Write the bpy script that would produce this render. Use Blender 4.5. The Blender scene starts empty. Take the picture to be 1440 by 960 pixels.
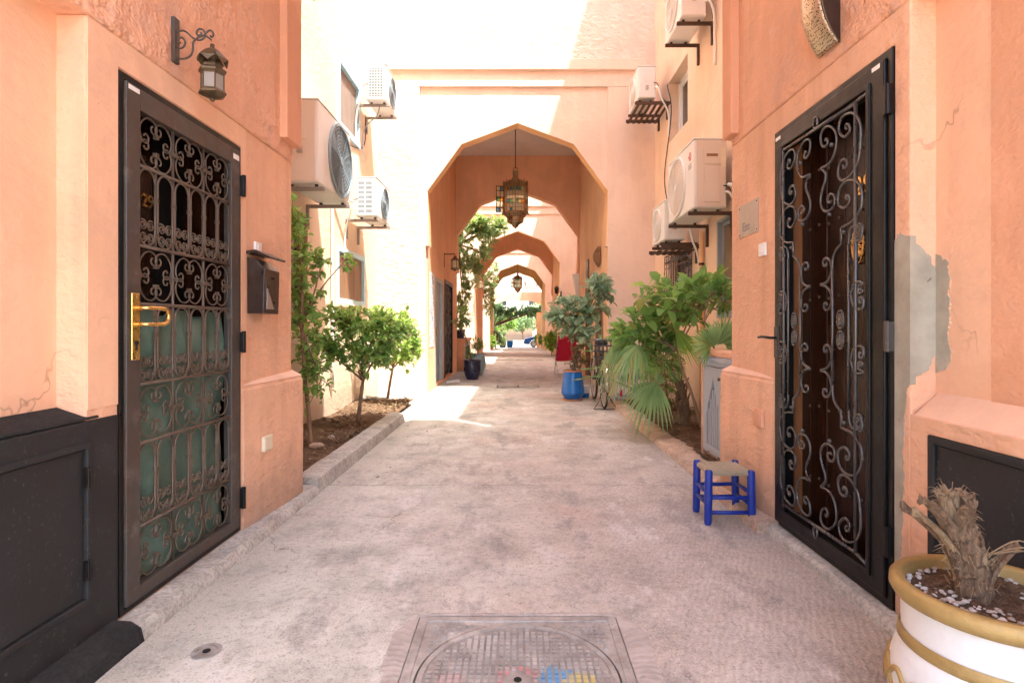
import bpy, bmesh, math, random
from mathutils import Vector, Matrix, Euler

R = math.radians
SC = bpy.context.scene
COL = SC.collection

# ------------------------------------------------------------------ camera
F, CX, HY, CAMH = 780.0, 728.0, 459.0, 1.2        # focal length and vanishing point in photo pixels, eye height
cam_d = bpy.data.cameras.new('camera')
cam = bpy.data.objects.new('camera', cam_d)
COL.objects.link(cam)
cam.location = (0, 0, CAMH)
cam.rotation_euler = (R(90), 0, 0)
cam_d.sensor_width = 36.0
cam_d.lens = 36.0 * F / 1440.0
cam_d.shift_x = (720.0 - CX) / 1440.0
cam_d.shift_y = (HY - 480.0) / 1440.0
cam_d.clip_start = 0.05
cam_d.clip_end = 2000.0
SC.camera = cam

# ------------------------------------------------------------------ light
SUN_TO = Vector((0.294, -0.297, 1.0)).normalized()     # direction towards the sun
elev = math.asin(SUN_TO.z)
world = bpy.data.worlds.new('World')
SC.world = world
world.use_nodes = True
wn = world.node_tree
sky = wn.nodes.new('ShaderNodeTexSky')
sky.sky_type = 'NISHITA'
sky.sun_disc = False
sky.sun_elevation = elev
sky.sun_rotation = math.atan2(SUN_TO.x, SUN_TO.y)
sky.air_density = 1.0
sky.dust_density = 2.5
sky.ozone_density = 0.6
bg = wn.nodes['Background']
bg.inputs[1].default_value = 0.15
wn.links.new(sky.outputs[0], bg.inputs[0])
sun_d = bpy.data.lights.new('sun', 'SUN')
sun_d.energy = 2.0
sun_d.angle = R(0.53)
sun_d.color = (1.0, 0.95, 0.88)
sun = bpy.data.objects.new('sun', sun_d)
COL.objects.link(sun)
sun.rotation_euler = (-SUN_TO).to_track_quat('-Z', 'Y').to_euler()
sun.location = (6, -6, 20)
SC.view_settings.view_transform = 'Standard'
SC.view_settings.look = 'None'
SC.view_settings.gamma = 1.0
SC.view_settings.use_curve_mapping = False
SC.view_settings.exposure = 2.85
SC.render.engine = 'CYCLES'
SC.cycles.use_denoising = True
SC.cycles.use_adaptive_sampling = True
SC.cycles.adaptive_threshold = 0.04
SC.cycles.max_bounces = 8
SC.cycles.diffuse_bounces = 6
SC.cycles.glossy_bounces = 4
SC.cycles.transmission_bounces = 6
SC.cycles.transparent_max_bounces = 8
SC.cycles.sample_clamp_indirect = 8.0

# ------------------------------------------------------------------ helpers: scene objects
ORG = {}
def tag(o, label=None, cat=None, group=None, kind=None):
    if label: o['label'] = label
    if cat: o['category'] = cat
    if group: o['group'] = group
    if kind: o['kind'] = kind
    return o
def thing(name, label, cat, loc=(0, 0, 0), group=None):
    o = bpy.data.objects.new(name, None)
    o.empty_display_size = 0.1
    COL.objects.link(o)
    o.location = loc
    ORG[o.name] = Vector(loc)
    return tag(o, label, cat, group, 'thing')
def org(o):
    return ORG.get(o.name, Vector((0, 0, 0))) if o else Vector((0, 0, 0))
def place(name, mesh, parent=None, loc=(0, 0, 0), rot=None, scale=None):
    """object that uses an already made mesh; loc in world coordinates"""
    o = bpy.data.objects.new(name, mesh)
    COL.objects.link(o)
    if parent: o.parent = parent
    o.location = Vector(loc) - org(parent)
    if rot is not None: o.rotation_euler = rot
    if scale is not None: o.scale = scale
    ORG[o.name] = Vector(loc)
    return o
def put(name, mesh, mw, parent=None):
    o = bpy.data.objects.new(name, mesh)
    COL.objects.link(o)
    if parent: o.parent = parent
    o.matrix_local = Matrix.Translation(-org(parent)) @ mw
    return o

class MB:
    """collects shapes of ONE object; build() links them as one mesh"""
    def __init__(s): s.v = []; s.f = []; s.mi = []; s.m = 0
    def add(s, vs, fs):
        n = len(s.v); s.v += [tuple(p) for p in vs]
        s.f += [tuple(i + n for i in q) for q in fs]; s.mi += [s.m] * len(fs)
        return s
    def box(s, x0, x1, y0, y1, z0, z1):
        if x0 > x1: x0, x1 = x1, x0
        if y0 > y1: y0, y1 = y1, y0
        if z0 > z1: z0, z1 = z1, z0
        return s.add([(x0,y0,z0),(x1,y0,z0),(x1,y1,z0),(x0,y1,z0),(x0,y0,z1),(x1,y0,z1),(x1,y1,z1),(x0,y1,z1)],
                     [(0,3,2,1),(4,5,6,7),(0,1,5,4),(1,2,6,5),(2,3,7,6),(3,0,4,7)])
    def prism(s, poly, axis, a0, a1):
        """poly: list of 2D points; axis 'x' (pts y,z), 'y' (pts x,z), 'z' (pts x,y)"""
        def p(q, a):
            return (a, q[0], q[1]) if axis == 'x' else (q[0], a, q[1]) if axis == 'y' else (q[0], q[1], a)
        n = len(poly)
        vs = [p(q, a0) for q in poly] + [p(q, a1) for q in poly]
        fs = [tuple(range(n)), tuple(range(2*n-1, n-1, -1))]
        fs += [(i, i + n, (i+1) % n + n, (i+1) % n) for i in range(n)]
        return s.add(vs, fs)
    def tube(s, pts, r, n=6, caps=True, r1=None):
        pts = [Vector(p) for p in pts]
        m = len(pts)
        rs = r if isinstance(r, (list, tuple)) else [r + (0 if r1 is None else (r1 - r) * i / max(1, m-1)) for i in range(m)]
        t0 = (pts[1] - pts[0]).normalized()
        up = Vector((0, 0, 1)) if abs(t0.z) < .9 else Vector((1, 0, 0))
        nrm = t0.cross(up).normalized()
        vs = []
        for i, p in enumerate(pts):
            t = (pts[min(i+1, m-1)] - pts[max(i-1, 0)])
            t = t.normalized() if t.length > 1e-9 else t0
            nrm = (nrm - t * nrm.dot(t))
            nrm = nrm.normalized() if nrm.length > 1e-6 else t.orthogonal().normalized()
            b = t.cross(nrm)
            for k in range(n):
                a = 2 * math.pi * k / n
                vs.append(p + (nrm * math.cos(a) + b * math.sin(a)) * rs[i])
        fs = [(i*n+k, i*n+(k+1) % n, (i+1)*n+(k+1) % n, (i+1)*n+k) for i in range(m-1) for k in range(n)]
        if caps: fs += [tuple(range(n-1, -1, -1)), tuple(range((m-1)*n, m*n))]
        return s.add(vs, fs)
    def lathe(s, prof, n=24, c=(0, 0, 0), caps=True, ang=2*math.pi, a0=0.0):
        full = abs(ang - 2*math.pi) < 1e-6
        k = n if full else n + 1
        vs = []
        for r, z in prof:
            for i in range(k):
                a = a0 + ang * i / n
                vs.append((c[0] + r*math.cos(a), c[1] + r*math.sin(a), c[2] + z))
        fs = []
        for j in range(len(prof)-1):
            for i in range(n):
                i2 = (i+1) % k
                fs.append((j*k+i, j*k+i2, (j+1)*k+i2, (j+1)*k+i))
        if caps and full:
            if prof[0][0] > 1e-5: fs.append(tuple(range(k-1, -1, -1)))
            if prof[-1][0] > 1e-5: fs.append(tuple(range((len(prof)-1)*k, len(prof)*k)))
        return s.add(vs, fs)
    def ball(s, c, r, n=10, sc=(1, 1, 1)):
        vs = []; fs = []; h = max(4, n // 2)
        for j in range(h + 1):
            t = math.pi * j / h
            for i in range(n):
                a = 2*math.pi*i/n
                vs.append((c[0]+r*sc[0]*math.sin(t)*math.cos(a), c[1]+r*sc[1]*math.sin(t)*math.sin(a), c[2]+r*sc[2]*math.cos(t)))
        for j in range(h):
            for i in range(n):
                fs.append((j*n+i, (j+1)*n+i, (j+1)*n+(i+1) % n, j*n+(i+1) % n))
        return s.add(vs, fs)
    def disc(s, c, r, axis='x', t=.004, n=24, r_in=0.0):
        """flat disc or ring with thickness t along +axis"""
        def p(a, rr, d):
            u, w = rr*math.cos(a), rr*math.sin(a)
            return (c[0]+d, c[1]+u, c[2]+w) if axis == 'x' else (c[0]+u, c[1]+d, c[2]+w) if axis == 'y' else (c[0]+u, c[1]+w, c[2]+d)
        A = [2*math.pi*i/n for i in range(n)]
        if r_in <= 0:
            vs = [p(a, r, 0) for a in A] + [p(a, r, t) for a in A]
            fs = [tuple(range(n)), tuple(range(2*n-1, n-1, -1))] + [(i, i+n, (i+1) % n+n, (i+1) % n) for i in range(n)]
        else:
            vs = [p(a, r, 0) for a in A]+[p(a, r, t) for a in A]+[p(a, r_in, 0) for a in A]+[p(a, r_in, t) for a in A]
            fs = []
            for i in range(n):
                j = (i+1) % n
                fs += [(i, i+n, j+n, j), (2*n+i, 2*n+j, 3*n+j, 3*n+i), (n+i, 3*n+i, 3*n+j, n+j), (i, j, 2*n+j, 2*n+i)]
        return s.add(vs, fs)
    def mesh(s, name, mats, smooth=False, o=Vector((0, 0, 0)), weld=False):
        me = bpy.data.meshes.new(name)
        me.from_pydata([(p[0]-o[0], p[1]-o[1], p[2]-o[2]) for p in s.v], [], s.f)
        for m in (mats if isinstance(mats, (list, tuple)) else [mats]): me.materials.append(m)
        if any(s.mi): me.polygons.foreach_set('material_index', s.mi)
        bm = bmesh.new(); bm.from_mesh(me)
        if weld: bmesh.ops.remove_doubles(bm, verts=bm.verts, dist=1e-4)
        bmesh.ops.recalc_face_normals(bm, faces=bm.faces)
        bm.to_mesh(me); bm.free()
        if smooth:
            me.polygons.foreach_set('use_smooth', [True]*len(me.polygons))
        me.update()
        return me
    def build(s, name, mats, parent=None, smooth=False, bevel=0.0, weld=False, seg=2, auto=None):
        o = bpy.data.objects.new(name, s.mesh(name, mats, smooth or auto is not None, org(parent), weld))
        COL.objects.link(o)
        if parent: o.parent = parent
        ORG[o.name] = org(parent)
        if bevel:
            b = o.modifiers.new('edge', 'BEVEL'); b.width = bevel; b.segments = seg
            b.limit_method = 'ANGLE'; b.angle_limit = R(40); b.harden_normals = False
        if auto is not None:
            o.data.set_sharp_from_angle(angle=R(auto))
        return o

def wallx(mb, x0, x1, y0, y1, z0, z1, holes=()):
    """wall slab between planes x0 and x1 with rectangular holes (ya,yb,za,zb)"""
    slab(mb, 'x', x0, x1, y0, y1, z0, z1, holes)
def wally(mb, ya, yb, x0, x1, z0, z1, holes=()):
    slab(mb, 'y', ya, yb, x0, x1, z0, z1, holes)
def slab(mb, axis, d0, d1, u0, u1, z0, z1, holes):
    us = sorted(set([u0, u1] + [max(u0, min(u1, h[i])) for h in holes for i in (0, 1)]))
    zs = sorted(set([z0, z1] + [max(z0, min(z1, h[i])) for h in holes for i in (2, 3)]))
    def P(u, z, d): return (d, u, z) if axis == 'x' else (u, d, z)
    def solid(i, j):
        if i < 0 or j < 0 or i >= len(us)-1 or j >= len(zs)-1: return False
        uc, zc = (us[i]+us[i+1])/2, (zs[j]+zs[j+1])/2
        return not any(h[0] < uc < h[1] and h[2] < zc < h[3] for h in holes)
    for i in range(len(us)-1):
        for j in range(len(zs)-1):
            if not solid(i, j): continue
            a, b, c, d = us[i], us[i+1], zs[j], zs[j+1]
            for D in (d0, d1): mb.add([P(a,c,D),P(b,c,D),P(b,d,D),P(a,d,D)], [(0,1,2,3)])
            if not solid(i-1, j): mb.add([P(a,c,d0),P(a,c,d1),P(a,d,d1),P(a,d,d0)], [(0,1,2,3)])
            if not solid(i+1, j): mb.add([P(b,c,d0),P(b,c,d1),P(b,d,d1),P(b,d,d0)], [(0,1,2,3)])
            if not solid(i, j-1): mb.add([P(a,c,d0),P(b,c,d0),P(b,c,d1),P(a,c,d1)], [(0,1,2,3)])
            if not solid(i, j+1): mb.add([P(a,d,d0),P(b,d,d0),P(b,d,d1),P(a,d,d1)], [(0,1,2,3)])

def crom(pts, k=6, closed=False):
    """smooth curve through points"""
    P = [Vector(p) for p in pts]; n = len(P); out = []
    rng = n if closed else n - 1
    for i in range(rng):
        p0 = P[(i-1) % n] if closed or i > 0 else P[0]*2-P[1]
        p1 = P[i]; p2 = P[(i+1) % n]
        p3 = P[(i+2) % n] if closed or i+2 < n else P[-1]*2-P[-2]
        for j in range(k):
            t = j/k
            out.append(.5*((2*p1)+(p2-p0)*t+(2*p0-5*p1+4*p2-p3)*t*t+(3*p1-p0-3*p2+p3)*t**3))
    if not closed: out.append(P[-1])
    return out
def spiral(c, r0, r1, a0, a1, n=18):
    """2D points"""
    return [(c[0]+(r0+(r1-r0)*i/n)*math.cos(a0+(a1-a0)*i/n), c[1]+(r0+(r1-r0)*i/n)*math.sin(a0+(a1-a0)*i/n)) for i in range(n+1)]
# points of the photograph on known planes of the place
def onx(px, py, X):
    y = X*F/(px-CX)
    return (X, y, CAMH+(HY-py)*y/F)
def ony(px, py, Y):
    return ((px-CX)*Y/F, Y, CAMH+(HY-py)*Y/F)

# ------------------------------------------------------------------ materials
class NT:
    def __init__(s, name):
        s.mat = bpy.data.materials.new(name); s.mat.use_nodes = True
        s.nt = s.mat.node_tree; s.b = s.nt.nodes['Principled BSDF']; s.out = s.nt.nodes['Material Output']
        g = s.nt.nodes.new('ShaderNodeNewGeometry'); s.pos = g.outputs['Position']; s.geo = g
    def n(s, t, **kw):
        o = s.nt.nodes.new(t)
        for k, v in kw.items(): setattr(o, k, v)
        return o
    def lk(s, a, b): s.nt.links.new(a, b)
    def inp(s, sock, v):
        if isinstance(v, bpy.types.NodeSocket): s.lk(v, sock)
        elif v is not None:
            if isinstance(v, (tuple, list)) and len(v) == 3 and sock.type == 'RGBA': v = (*v, 1)
            sock.default_value = v
    def scale(s, vec, sc):
        m = s.n('ShaderNodeMapping'); s.lk(vec, m.inputs[0]); m.inputs[3].default_value = sc; return m.outputs[0]
    def noise(s, scale, detail=4, rough=.55, vec=None, dist=0.0, col=False):
        o = s.n('ShaderNodeTexNoise'); s.lk(vec or s.pos, o.inputs['Vector'])
        o.inputs['Scale'].default_value = scale; o.inputs['Detail'].default_value = detail
        o.inputs['Roughness'].default_value = rough; o.inputs['Distortion'].default_value = dist
        return o.outputs['Color' if col else 'Fac']
    def voro(s, scale, vec=None, feature='F1', out='Distance', rnd=1.0):
        o = s.n('ShaderNodeTexVoronoi', feature=feature); s.lk(vec or s.pos, o.inputs['Vector'])
        o.inputs['Scale'].default_value = scale; o.inputs['Randomness'].default_value = rnd
        return o.outputs[out]
    def wave(s, scale, dist=1.0, dscale=1.0, vec=None, dirn='X', det=2):
        o = s.n('ShaderNodeTexWave', bands_direction=dirn); s.lk(vec or s.pos, o.inputs['Vector'])
        o.inputs['Scale'].default_value = scale; o.inputs['Distortion'].default_value = dist
        o.inputs['Detail Scale'].default_value = dscale; o.inputs['Detail'].default_value = det
        return o.outputs['Fac']
    def ramp(s, fac, *stops):
        o = s.n('ShaderNodeValToRGB'); s.lk(fac, o.inputs[0]); e = o.color_ramp.elements
        while len(e) < len(stops): e.new(.5)
        for x, (p, c) in zip(e, stops):
            x.position = p; x.color = (*c, 1) if isinstance(c, (tuple, list)) else (c, c, c, 1)
        return o.outputs[0]
    def mix(s, fac, a, b, mode='MIX'):
        o = s.n('ShaderNodeMix', data_type='RGBA', blend_type=mode)
        s.inp(o.inputs[0], fac); s.inp(o.inputs[6], a); s.inp(o.inputs[7], b); return o.outputs[2]
    def math(s, op, a, b=None, clamp=False):
        o = s.n('ShaderNodeMath', operation=op); o.use_clamp = clamp
        s.inp(o.inputs[0], a); s.inp(o.inputs[1], b) if b is not None else None; return o.outputs[0]
    def xyz(s, vec=None):
        o = s.n('ShaderNodeSeparateXYZ'); s.lk(vec or s.pos, o.inputs[0]); return o.outputs
    def rng(s, v, a, b, c=0.0, d=1.0):
        o = s.n('ShaderNodeMapRange'); s.inp(o.inputs[0], v)
        for i, x in enumerate((a, b, c, d)): o.inputs[i+1].default_value = x
        return o.outputs[0]
    def bump(s, h, strength=.3, dist=.01, normal=None):
        o = s.n('ShaderNodeBump'); s.lk(h, o.inputs['Height'])
        o.inputs['Strength'].default_value = strength; o.inputs['Distance'].default_value = dist
        if normal: s.lk(normal, o.inputs['Normal'])
        return o.outputs[0]
    def done(s, color=None, rough=.6, metal=0.0, normal=None, spec=None, emit=None, es=0.0, trans=0.0, alpha=None):
        b = s.b.inputs
        if color is not None: s.inp(b['Base Color'], color)
        s.inp(b['Roughness'], rough); s.inp(b['Metallic'], metal)
        if normal: s.lk(normal, b['Normal'])
        if spec is not None: b['Specular IOR Level'].default_value = spec
        if emit is not None: s.inp(b['Emission Color'], emit); b['Emission Strength'].default_value = es
        if trans: b['Transmission Weight'].default_value = trans
        if alpha is not None: s.inp(b['Alpha'], alpha)
        return s.mat

def stucco(name, col, dark=.78, light=1.12, trowel=.5, fine=.35, stain=.3, rub=0.0, low=None, hole=False):
    """painted lime render: mottled paint, trowel marks, grime and rubbed patches"""
    t = NT(name); p = t.pos
    n1 = t.noise(1.1, 2.5, .62)
    c = t.mix(t.ramp(n1, (.3, 0), (.72, 1)), tuple(x*dark for x in col), tuple(min(.95, x*light) for x in col))
    c = t.mix(t.math('MULTIPLY', t.ramp(n1, (.485, 0), (.50, 1)), .16), c, tuple(min(.95, x*1.1+.05) for x in col))
    sm = t.noise(2.4, 2, .6, t.scale(p, (3.2, 3.2, .35)))           # vertical water marks
    c = t.mix(t.math('MULTIPLY', t.ramp(sm, (.52, 0), (.78, 1)), stain), c, (col[0]*.6, col[1]*.52, col[2]*.5))
    c = t.mix(t.math('MULTIPLY', t.ramp(sm, (.26, 1), (.42, 0)), .35), c, tuple(min(.95, x*1.12+.03) for x in col))
    if rub:
        rb = t.noise(3.0, 5, .74)
        c = t.mix(t.math('MULTIPLY', t.ramp(rb, (.53, 0), (.62, 1)), rub), c, (.58, .36, .27))
        c = t.mix(t.math('MULTIPLY', t.ramp(rb, (.36, 1), (.41, 0)), rub*.5), c, (.80, .60, .50))
    if low:     # splash dirt near the ground
        z = t.xyz()[2]
        zz = t.math('ADD', z, t.math('MULTIPLY', t.noise(5, 3, .7), -.5))
        c = t.mix(t.math('MULTIPLY', t.rng(zz, .25, -.28), low), c, (.22, .17, .14))
    if hole:
        ck = t.voro(.85, t.mix(.32, p, t.noise(2.0, 4, .75, col=True)), 'DISTANCE_TO_EDGE')
        c = t.mix(t.math('MULTIPLY', t.ramp(ck, (.0, 1), (.0035, 0)), t.ramp(n1, (.50, 0), (.58, .55))), c, (.25, .12, .07))
        pits = t.ramp(t.voro(9), (.0, 1), (.035, 0))
        c = t.mix(t.math('MULTIPLY', pits, t.math('MULTIPLY', t.ramp(n1, (.5, 0), (.6, 1)), .75)), c, (.16, .10, .07))
    tr = t.noise(9, 3, .68, t.scale(p, (1, 1, 1.5)))
    h = t.math('MULTIPLY', tr, trowel)
    if trowel > .6: h = t.math('MULTIPLY', h, t.ramp(n1, (.36, .25), (.62, 1)))
    if fine: h = t.math('ADD', h, t.math('MULTIPLY', t.noise(70, 1, .5), fine*.12))
    return t.done(c, .88, normal=t.bump(h, .8, .045), spec=.25)

M = {}
PEACH = (.78, .455, .285)
M['peach'] = stucco('peach_render', PEACH, .86, 1.08, .5, .5, .34, .22, .7, True)
M['peach_rough'] = stucco('peach_rough_render', (.76, .425, .27), .88, 1.08, 1.25, .8, .22, .5, None, True)
M['peach_smooth'] = stucco('peach_smooth_render', (.80, .49, .31), .93, 1.05, .18, .15, .16, .2, None, True)
M['peach_deep'] = stucco('peach_deep_render', (.72, .375, .22), .9, 1.06, .3, .4, .15, .1, None, True)
M['court'] = stucco('court_lit_render', (.79, .59, .43), .93, 1.06, .3, .4, .10, .0, .5)  # peach walls too; the court's brightness is put into this paler colour
M['court_rough'] = stucco('court_combed_render', (.77, .61, .51), .9, 1.08, 1.1, .7, .08, .0)
M['front'] = stucco('arch_front_render', (.77, .585, .47), .94, 1.06, .25, 0, .08)
M['orange'] = stucco('passage_orange_render', (.83, .47, .285), .9, 1.06, .2, 0, .15)
M['impost'] = stucco('impost_render', (.68, .34, .20), .92, 1.06, .2, 0, .12)
M['passage_lit'] = stucco('passage_lit_render', (.82, .54, .33), .9, 1.06, .2, 0, .12)  # lighter copy for the right wall, its stronger light put into the colour
M['rim'] = stucco('arch_rim_paint', (.82, .49, .25), .94, 1.06, .1, 0, .1)
M['ochre'] = stucco('ochre_render', (.74, .50, .24), .9, 1.06, .2, 0, .1)
M['ceil'] = stucco('white_ceiling_render', (.76, .71, .67), .93, 1.05, .1, 0, .08)
M['sill'] = stucco('ledge_render', (.80, .52, .36), .9, 1.08, .2, .3, .2, .2)

def m_cement():
    t = NT('bare_cement')
    a = t.noise(4, 6, .65); b = t.noise(40, 4, .6)
    c = t.ramp(a, (.25, (.25, .225, .17)), (.55, (.39, .36, .28)), (.8, (.52, .48, .38)))
    cr = t.ramp(t.noise(11, 5, .75), (.30, .0), (.36, 1))
    c = t.mix(cr, (.20, .17, .13), c)
    h = t.math('ADD', t.math('MULTIPLY', a, .8), t.math('MULTIPLY', b, .25))
    return t.done(c, .92, normal=t.bump(t.math('MULTIPLY', h, cr), .6, .02), spec=.2)
M['cement'] = m_cement()

def m_lane(name):
    t = NT(name); x, y, z = t.xyz()
    n1 = t.noise(.8, 3, .65); n2 = t.noise(2.8, 4, .68); n3 = t.noise(30, 3, .7)
    pink = t.ramp(n2, (.28, (.36, .32, .275)), (.55, (.56, .505, .44)), (.8, (.70, .65, .58)))
    grey = t.ramp(n2, (.28, (.34, .34, .30)), (.52, (.57, .565, .50)), (.8, (.75, .75, .68)))
    side = t.rng(t.math('ADD', x, t.math('MULTIPLY', t.math('SUBTRACT', n1, .5), 3.4)), -.75, .35)
    c = t.mix(side, grey, pink)
    ps = t.noise(1.2, 5, .72, t.scale(t.pos, (1.8, .8, 1)))            # scoured pale streaks, damp dark patches
    c = t.mix(t.math('MULTIPLY', t.ramp(ps, (.56, 0), (.63, 1)), .55), c, (.74, .72, .69))
    c = t.mix(t.math('MULTIPLY', t.ramp(ps, (.37, 1), (.46, 0)), .62), c, (.27, .255, .24))
    c = t.mix(t.math('MULTIPLY', t.math('MULTIPLY', t.ramp(n1, (.56, 0), (.68, 1)), side), .32), c, (.56, .33, .28))
    c = t.mix(t.math('MULTIPLY', t.ramp(n3, (.34, 1), (.48, 0)), .42), c, (.22, .20, .185))
    c = t.mix(t.math('MULTIPLY', t.ramp(n3, (.55, 0), (.68, 1)), .3), c, (.72, .69, .66))
    ed = t.rng(t.math('ADD', t.math('ABSOLUTE', x), t.math('MULTIPLY', t.math('SUBTRACT', n2, .5), .7)), 1.12, 1.50)
    c = t.mix(t.math('MULTIPLY', ed, .5), c, (.27, .225, .18))          # dust and soil swept to the kerbs
    n4 = t.noise(120, 1.5, .6)
    c = t.mix(t.math('MULTIPLY', t.ramp(n4, (.30, 1), (.40, 0)), .5), c, (.13, .115, .10))
    c = t.mix(t.math('MULTIPLY', t.ramp(n4, (.60, 0), (.70, 1)), .4), c, (.80, .76, .70))
    ck = t.voro(.62, t.mix(.30, t.pos, t.noise(2.4, 4, .75, col=True)), 'DISTANCE_TO_EDGE')
    c = t.mix(t.math('MULTIPLY', t.ramp(ck, (.0, 1), (.003, 0)), t.ramp(n1, (.50, 0), (.58, .6))), c, (.11, .095, .085))
    h = t.math('ADD', t.math('MULTIPLY', n2, .7), t.math('MULTIPLY', n3, .28))
    rot = t.n('ShaderNodeMapping'); t.lk(t.pos, rot.inputs[0]); rot.inputs[2].default_value = (0, 0, R(-64))
    g = t.wave(11, 8.0, 1.1, rot.outputs[0], 'Y', 3)
    gm = t.math('MULTIPLY', t.rng(t.math('ADD', x, t.math('MULTIPLY', t.math('SUBTRACT', n2, .5), 2.4)), .0, .9), t.rng(y, 5.6, 3.8))
    g = t.math('MULTIPLY', g, gm)
    h = t.math('ADD', h, t.math('MULTIPLY', g, .11))
    c = t.mix(t.math('MULTIPLY', t.math('SUBTRACT', gm, g), .2), c, (.26, .20, .185))
    return t.done(c, .85, normal=t.bump(h, .55, .03), spec=.3)
M['lane'] = m_lane('lane_concrete')
def m_kerb(name, base=(.50, .475, .42)):
    t = NT(name); a = t.noise(6, 6, .68); b = t.noise(55, 4, .65)
    c = t.ramp(a, (.25, tuple(x*.55 for x in base)), (.55, base), (.8, tuple(min(.9, x*1.35) for x in base)))
    c = t.mix(t.math('MULTIPLY', t.ramp(b, (.4, 1), (.55, 0)), .45), c, tuple(x*.35 for x in base))
    return t.done(c, .93, normal=t.bump(t.math('ADD', t.math('MULTIPLY', a, .8), t.math('MULTIPLY', b, .3)), .8, .025), spec=.2)
M['kerb'] = m_kerb('kerb_concrete')
M['kerb_pink'] = m_kerb('pink_kerb_concrete', (.60, .44, .33))
M['kerb_black'] = m_kerb('black_painted_kerb', (.035, .034, .033))
def m_soil():
    t = NT('planter_soil'); a = t.noise(7, 6, .7); b = t.noise(45, 5, .7)
    c = t.ramp(t.math('ADD', t.math('MULTIPLY', a, .5), t.math('MULTIPLY', b, .5)), (.3, (.07, .042, .026)), (.5, (.17, .105, .065)), (.7, (.30, .20, .13)))
    return t.done(c, .97, normal=t.bump(t.math('ADD', a, t.math('MULTIPLY', b, .6)), 1.0, .05), spec=.1)
M['soil'] = m_soil()
def m_ground():
    t = NT('ground_earth'); a = t.noise(.6, 6, .6)
    return t.done(t.ramp(a, (.3, (.30, .26, .22)), (.7, (.45, .40, .35))), .95, normal=t.bump(a, .3, .05))
M['ground'] = m_ground()

def m_iron(name, base=(.012, .011, .011), rust=.12, rough=.36, metal=.55, wear=.25):
    t = NT(name); a = t.noise(9, 6, .7); b = t.noise(90, 3, .6); v = t.noise(5, 5, .7, t.scale(t.pos, (2, 2, .5)))
    c = t.mix(t.math('MULTIPLY', t.ramp(v, (.5, 0), (.7, 1)), rust), base, (.10, .045, .022))
    c = t.mix(t.math('MULTIPLY', t.ramp(a, (.55, 0), (.72, 1)), wear), c, tuple(min(.3, q*3+.01) for q in base))
    return t.done(c, t.rng(a, .3, .7, rough-.1, rough+.22), metal, t.bump(t.math('ADD', a, t.math('MULTIPLY', b, .3)), .15, .01))
M['iron'] = m_iron('black_door_iron')
M['iron_grey'] = m_iron('weathered_door_iron', (.085, .072, .062), .5, .5, .35, .5)
M['scroll'] = m_iron('wrought_iron_bar', (.15, .112, .082), .35, .42, .5, .4)
M['scroll_black'] = m_iron('black_wrought_iron_bar', (.125, .118, .113), .05, .27, .75, .4)
M['rust'] = m_iron('rusty_bracket_iron', (.10, .055, .035), .8, .7, .3, .2)
M['bracket'] = m_iron('galvanised_bracket', (.32, .28, .25), .5, .55, .5, .3)
def m_blackpaint():
    t = NT('chalky_black_paint'); a = t.noise(5, 6, .7); b = t.noise(60, 4, .7); d = t.noise(14, 5, .75, t.scale(t.pos, (1, 1, .5)))
    c = t.mix(t.ramp(a, (.3, 0), (.75, 1)), (.011, .011, .011), (.028, .028, .029))
    sp = t.math('MULTIPLY', t.ramp(b, (.58, 0), (.68, 1)), t.ramp(d, (.45, 0), (.60, 1)))
    c = t.mix(t.math('MULTIPLY', sp, .4), c, (.16, .16, .15))
    return t.done(c, t.rng(a, .3, .7, .5, .75), normal=t.bump(t.math('ADD', a, t.math('MULTIPLY', b, .25)), .3, .01), spec=.4)
M['blackpaint'] = m_blackpaint()
def m_wood(name, c0, c1, rough=.45, sc=(6, 6, .6), bs=.2, bd=.01):
    t = NT(name); g = t.noise(7, 6, .65, t.scale(t.pos, sc), dist=.8); f = t.noise(60, 3, .6, t.scale(t.pos, (4, 4, .3)))
    c = t.mix(t.ramp(g, (.3, 0), (.7, 1)), c0, c1)
    return t.done(c, rough, normal=t.bump(t.math('ADD', g, t.math('MULTIPLY', f, .4)), bs, bd), spec=.35)
M['wood'] = m_wood('dark_varnished_wood', (.016, .006, .003), (.045, .015, .007), .25)
M['orange_wood'] = m_wood('orange_stained_wood', (.30, .10, .035), (.46, .18, .07), .4)
M['wood_brown'] = m_wood('brown_board', (.20, .10, .055), (.34, .19, .10), .6)
def plain(name, col, rough=.5, metal=0.0, var=.15, bump=.1, sc=14, dirt=0.0, dirtcol=(.18, .14, .11), spec=None):
    t = NT(name); a = t.noise(sc, 5, .65); b = t.noise(sc*6, 3, .6); d = t.noise(sc*.35, 6, .72, t.scale(t.pos, (1.4, 1.4, .6)))
    c = t.mix(a, tuple(x*(1-var) for x in col), tuple(min(.97, x*(1+var)) for x in col))
    if dirt: c = t.mix(t.math('MULTIPLY', t.ramp(d, (.5, 0), (.72, 1)), dirt), c, dirtcol)
    return t.done(c, t.rng(a, .3, .7, max(.05, rough-.08), min(1, rough+.08)), metal, t.bump(t.math('ADD', a, t.math('MULTIPLY', b, .3)), bump, .008) if bump else None, spec)
M['brass'] = plain('polished_brass', (.80, .50, .17), .28, .95, .12, .06)
M['old_brass'] = plain('aged_brass', (.36, .245, .13), .45, .75, .3, .25, 30, .5, (.07, .05, .035))
M['lantern_metal'] = plain('lantern_pewter', (.15, .105, .06), .45, .6, .25, .2, 25, .4, (.10, .07, .05))
M['bronze'] = plain('mailbox_bronze', (.055, .034, .026), .33, .5, .2, .08, 20, .2, (.22, .17, .14))
M['steel'] = plain('engraved_steel', (.47, .42, .37), .4, .7, .18, .12, 20, .5, (.28, .22, .17))
M['white_plastic'] = plain('white_plastic', (.82, .80, .76), .4, 0, .04, .02)
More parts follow.
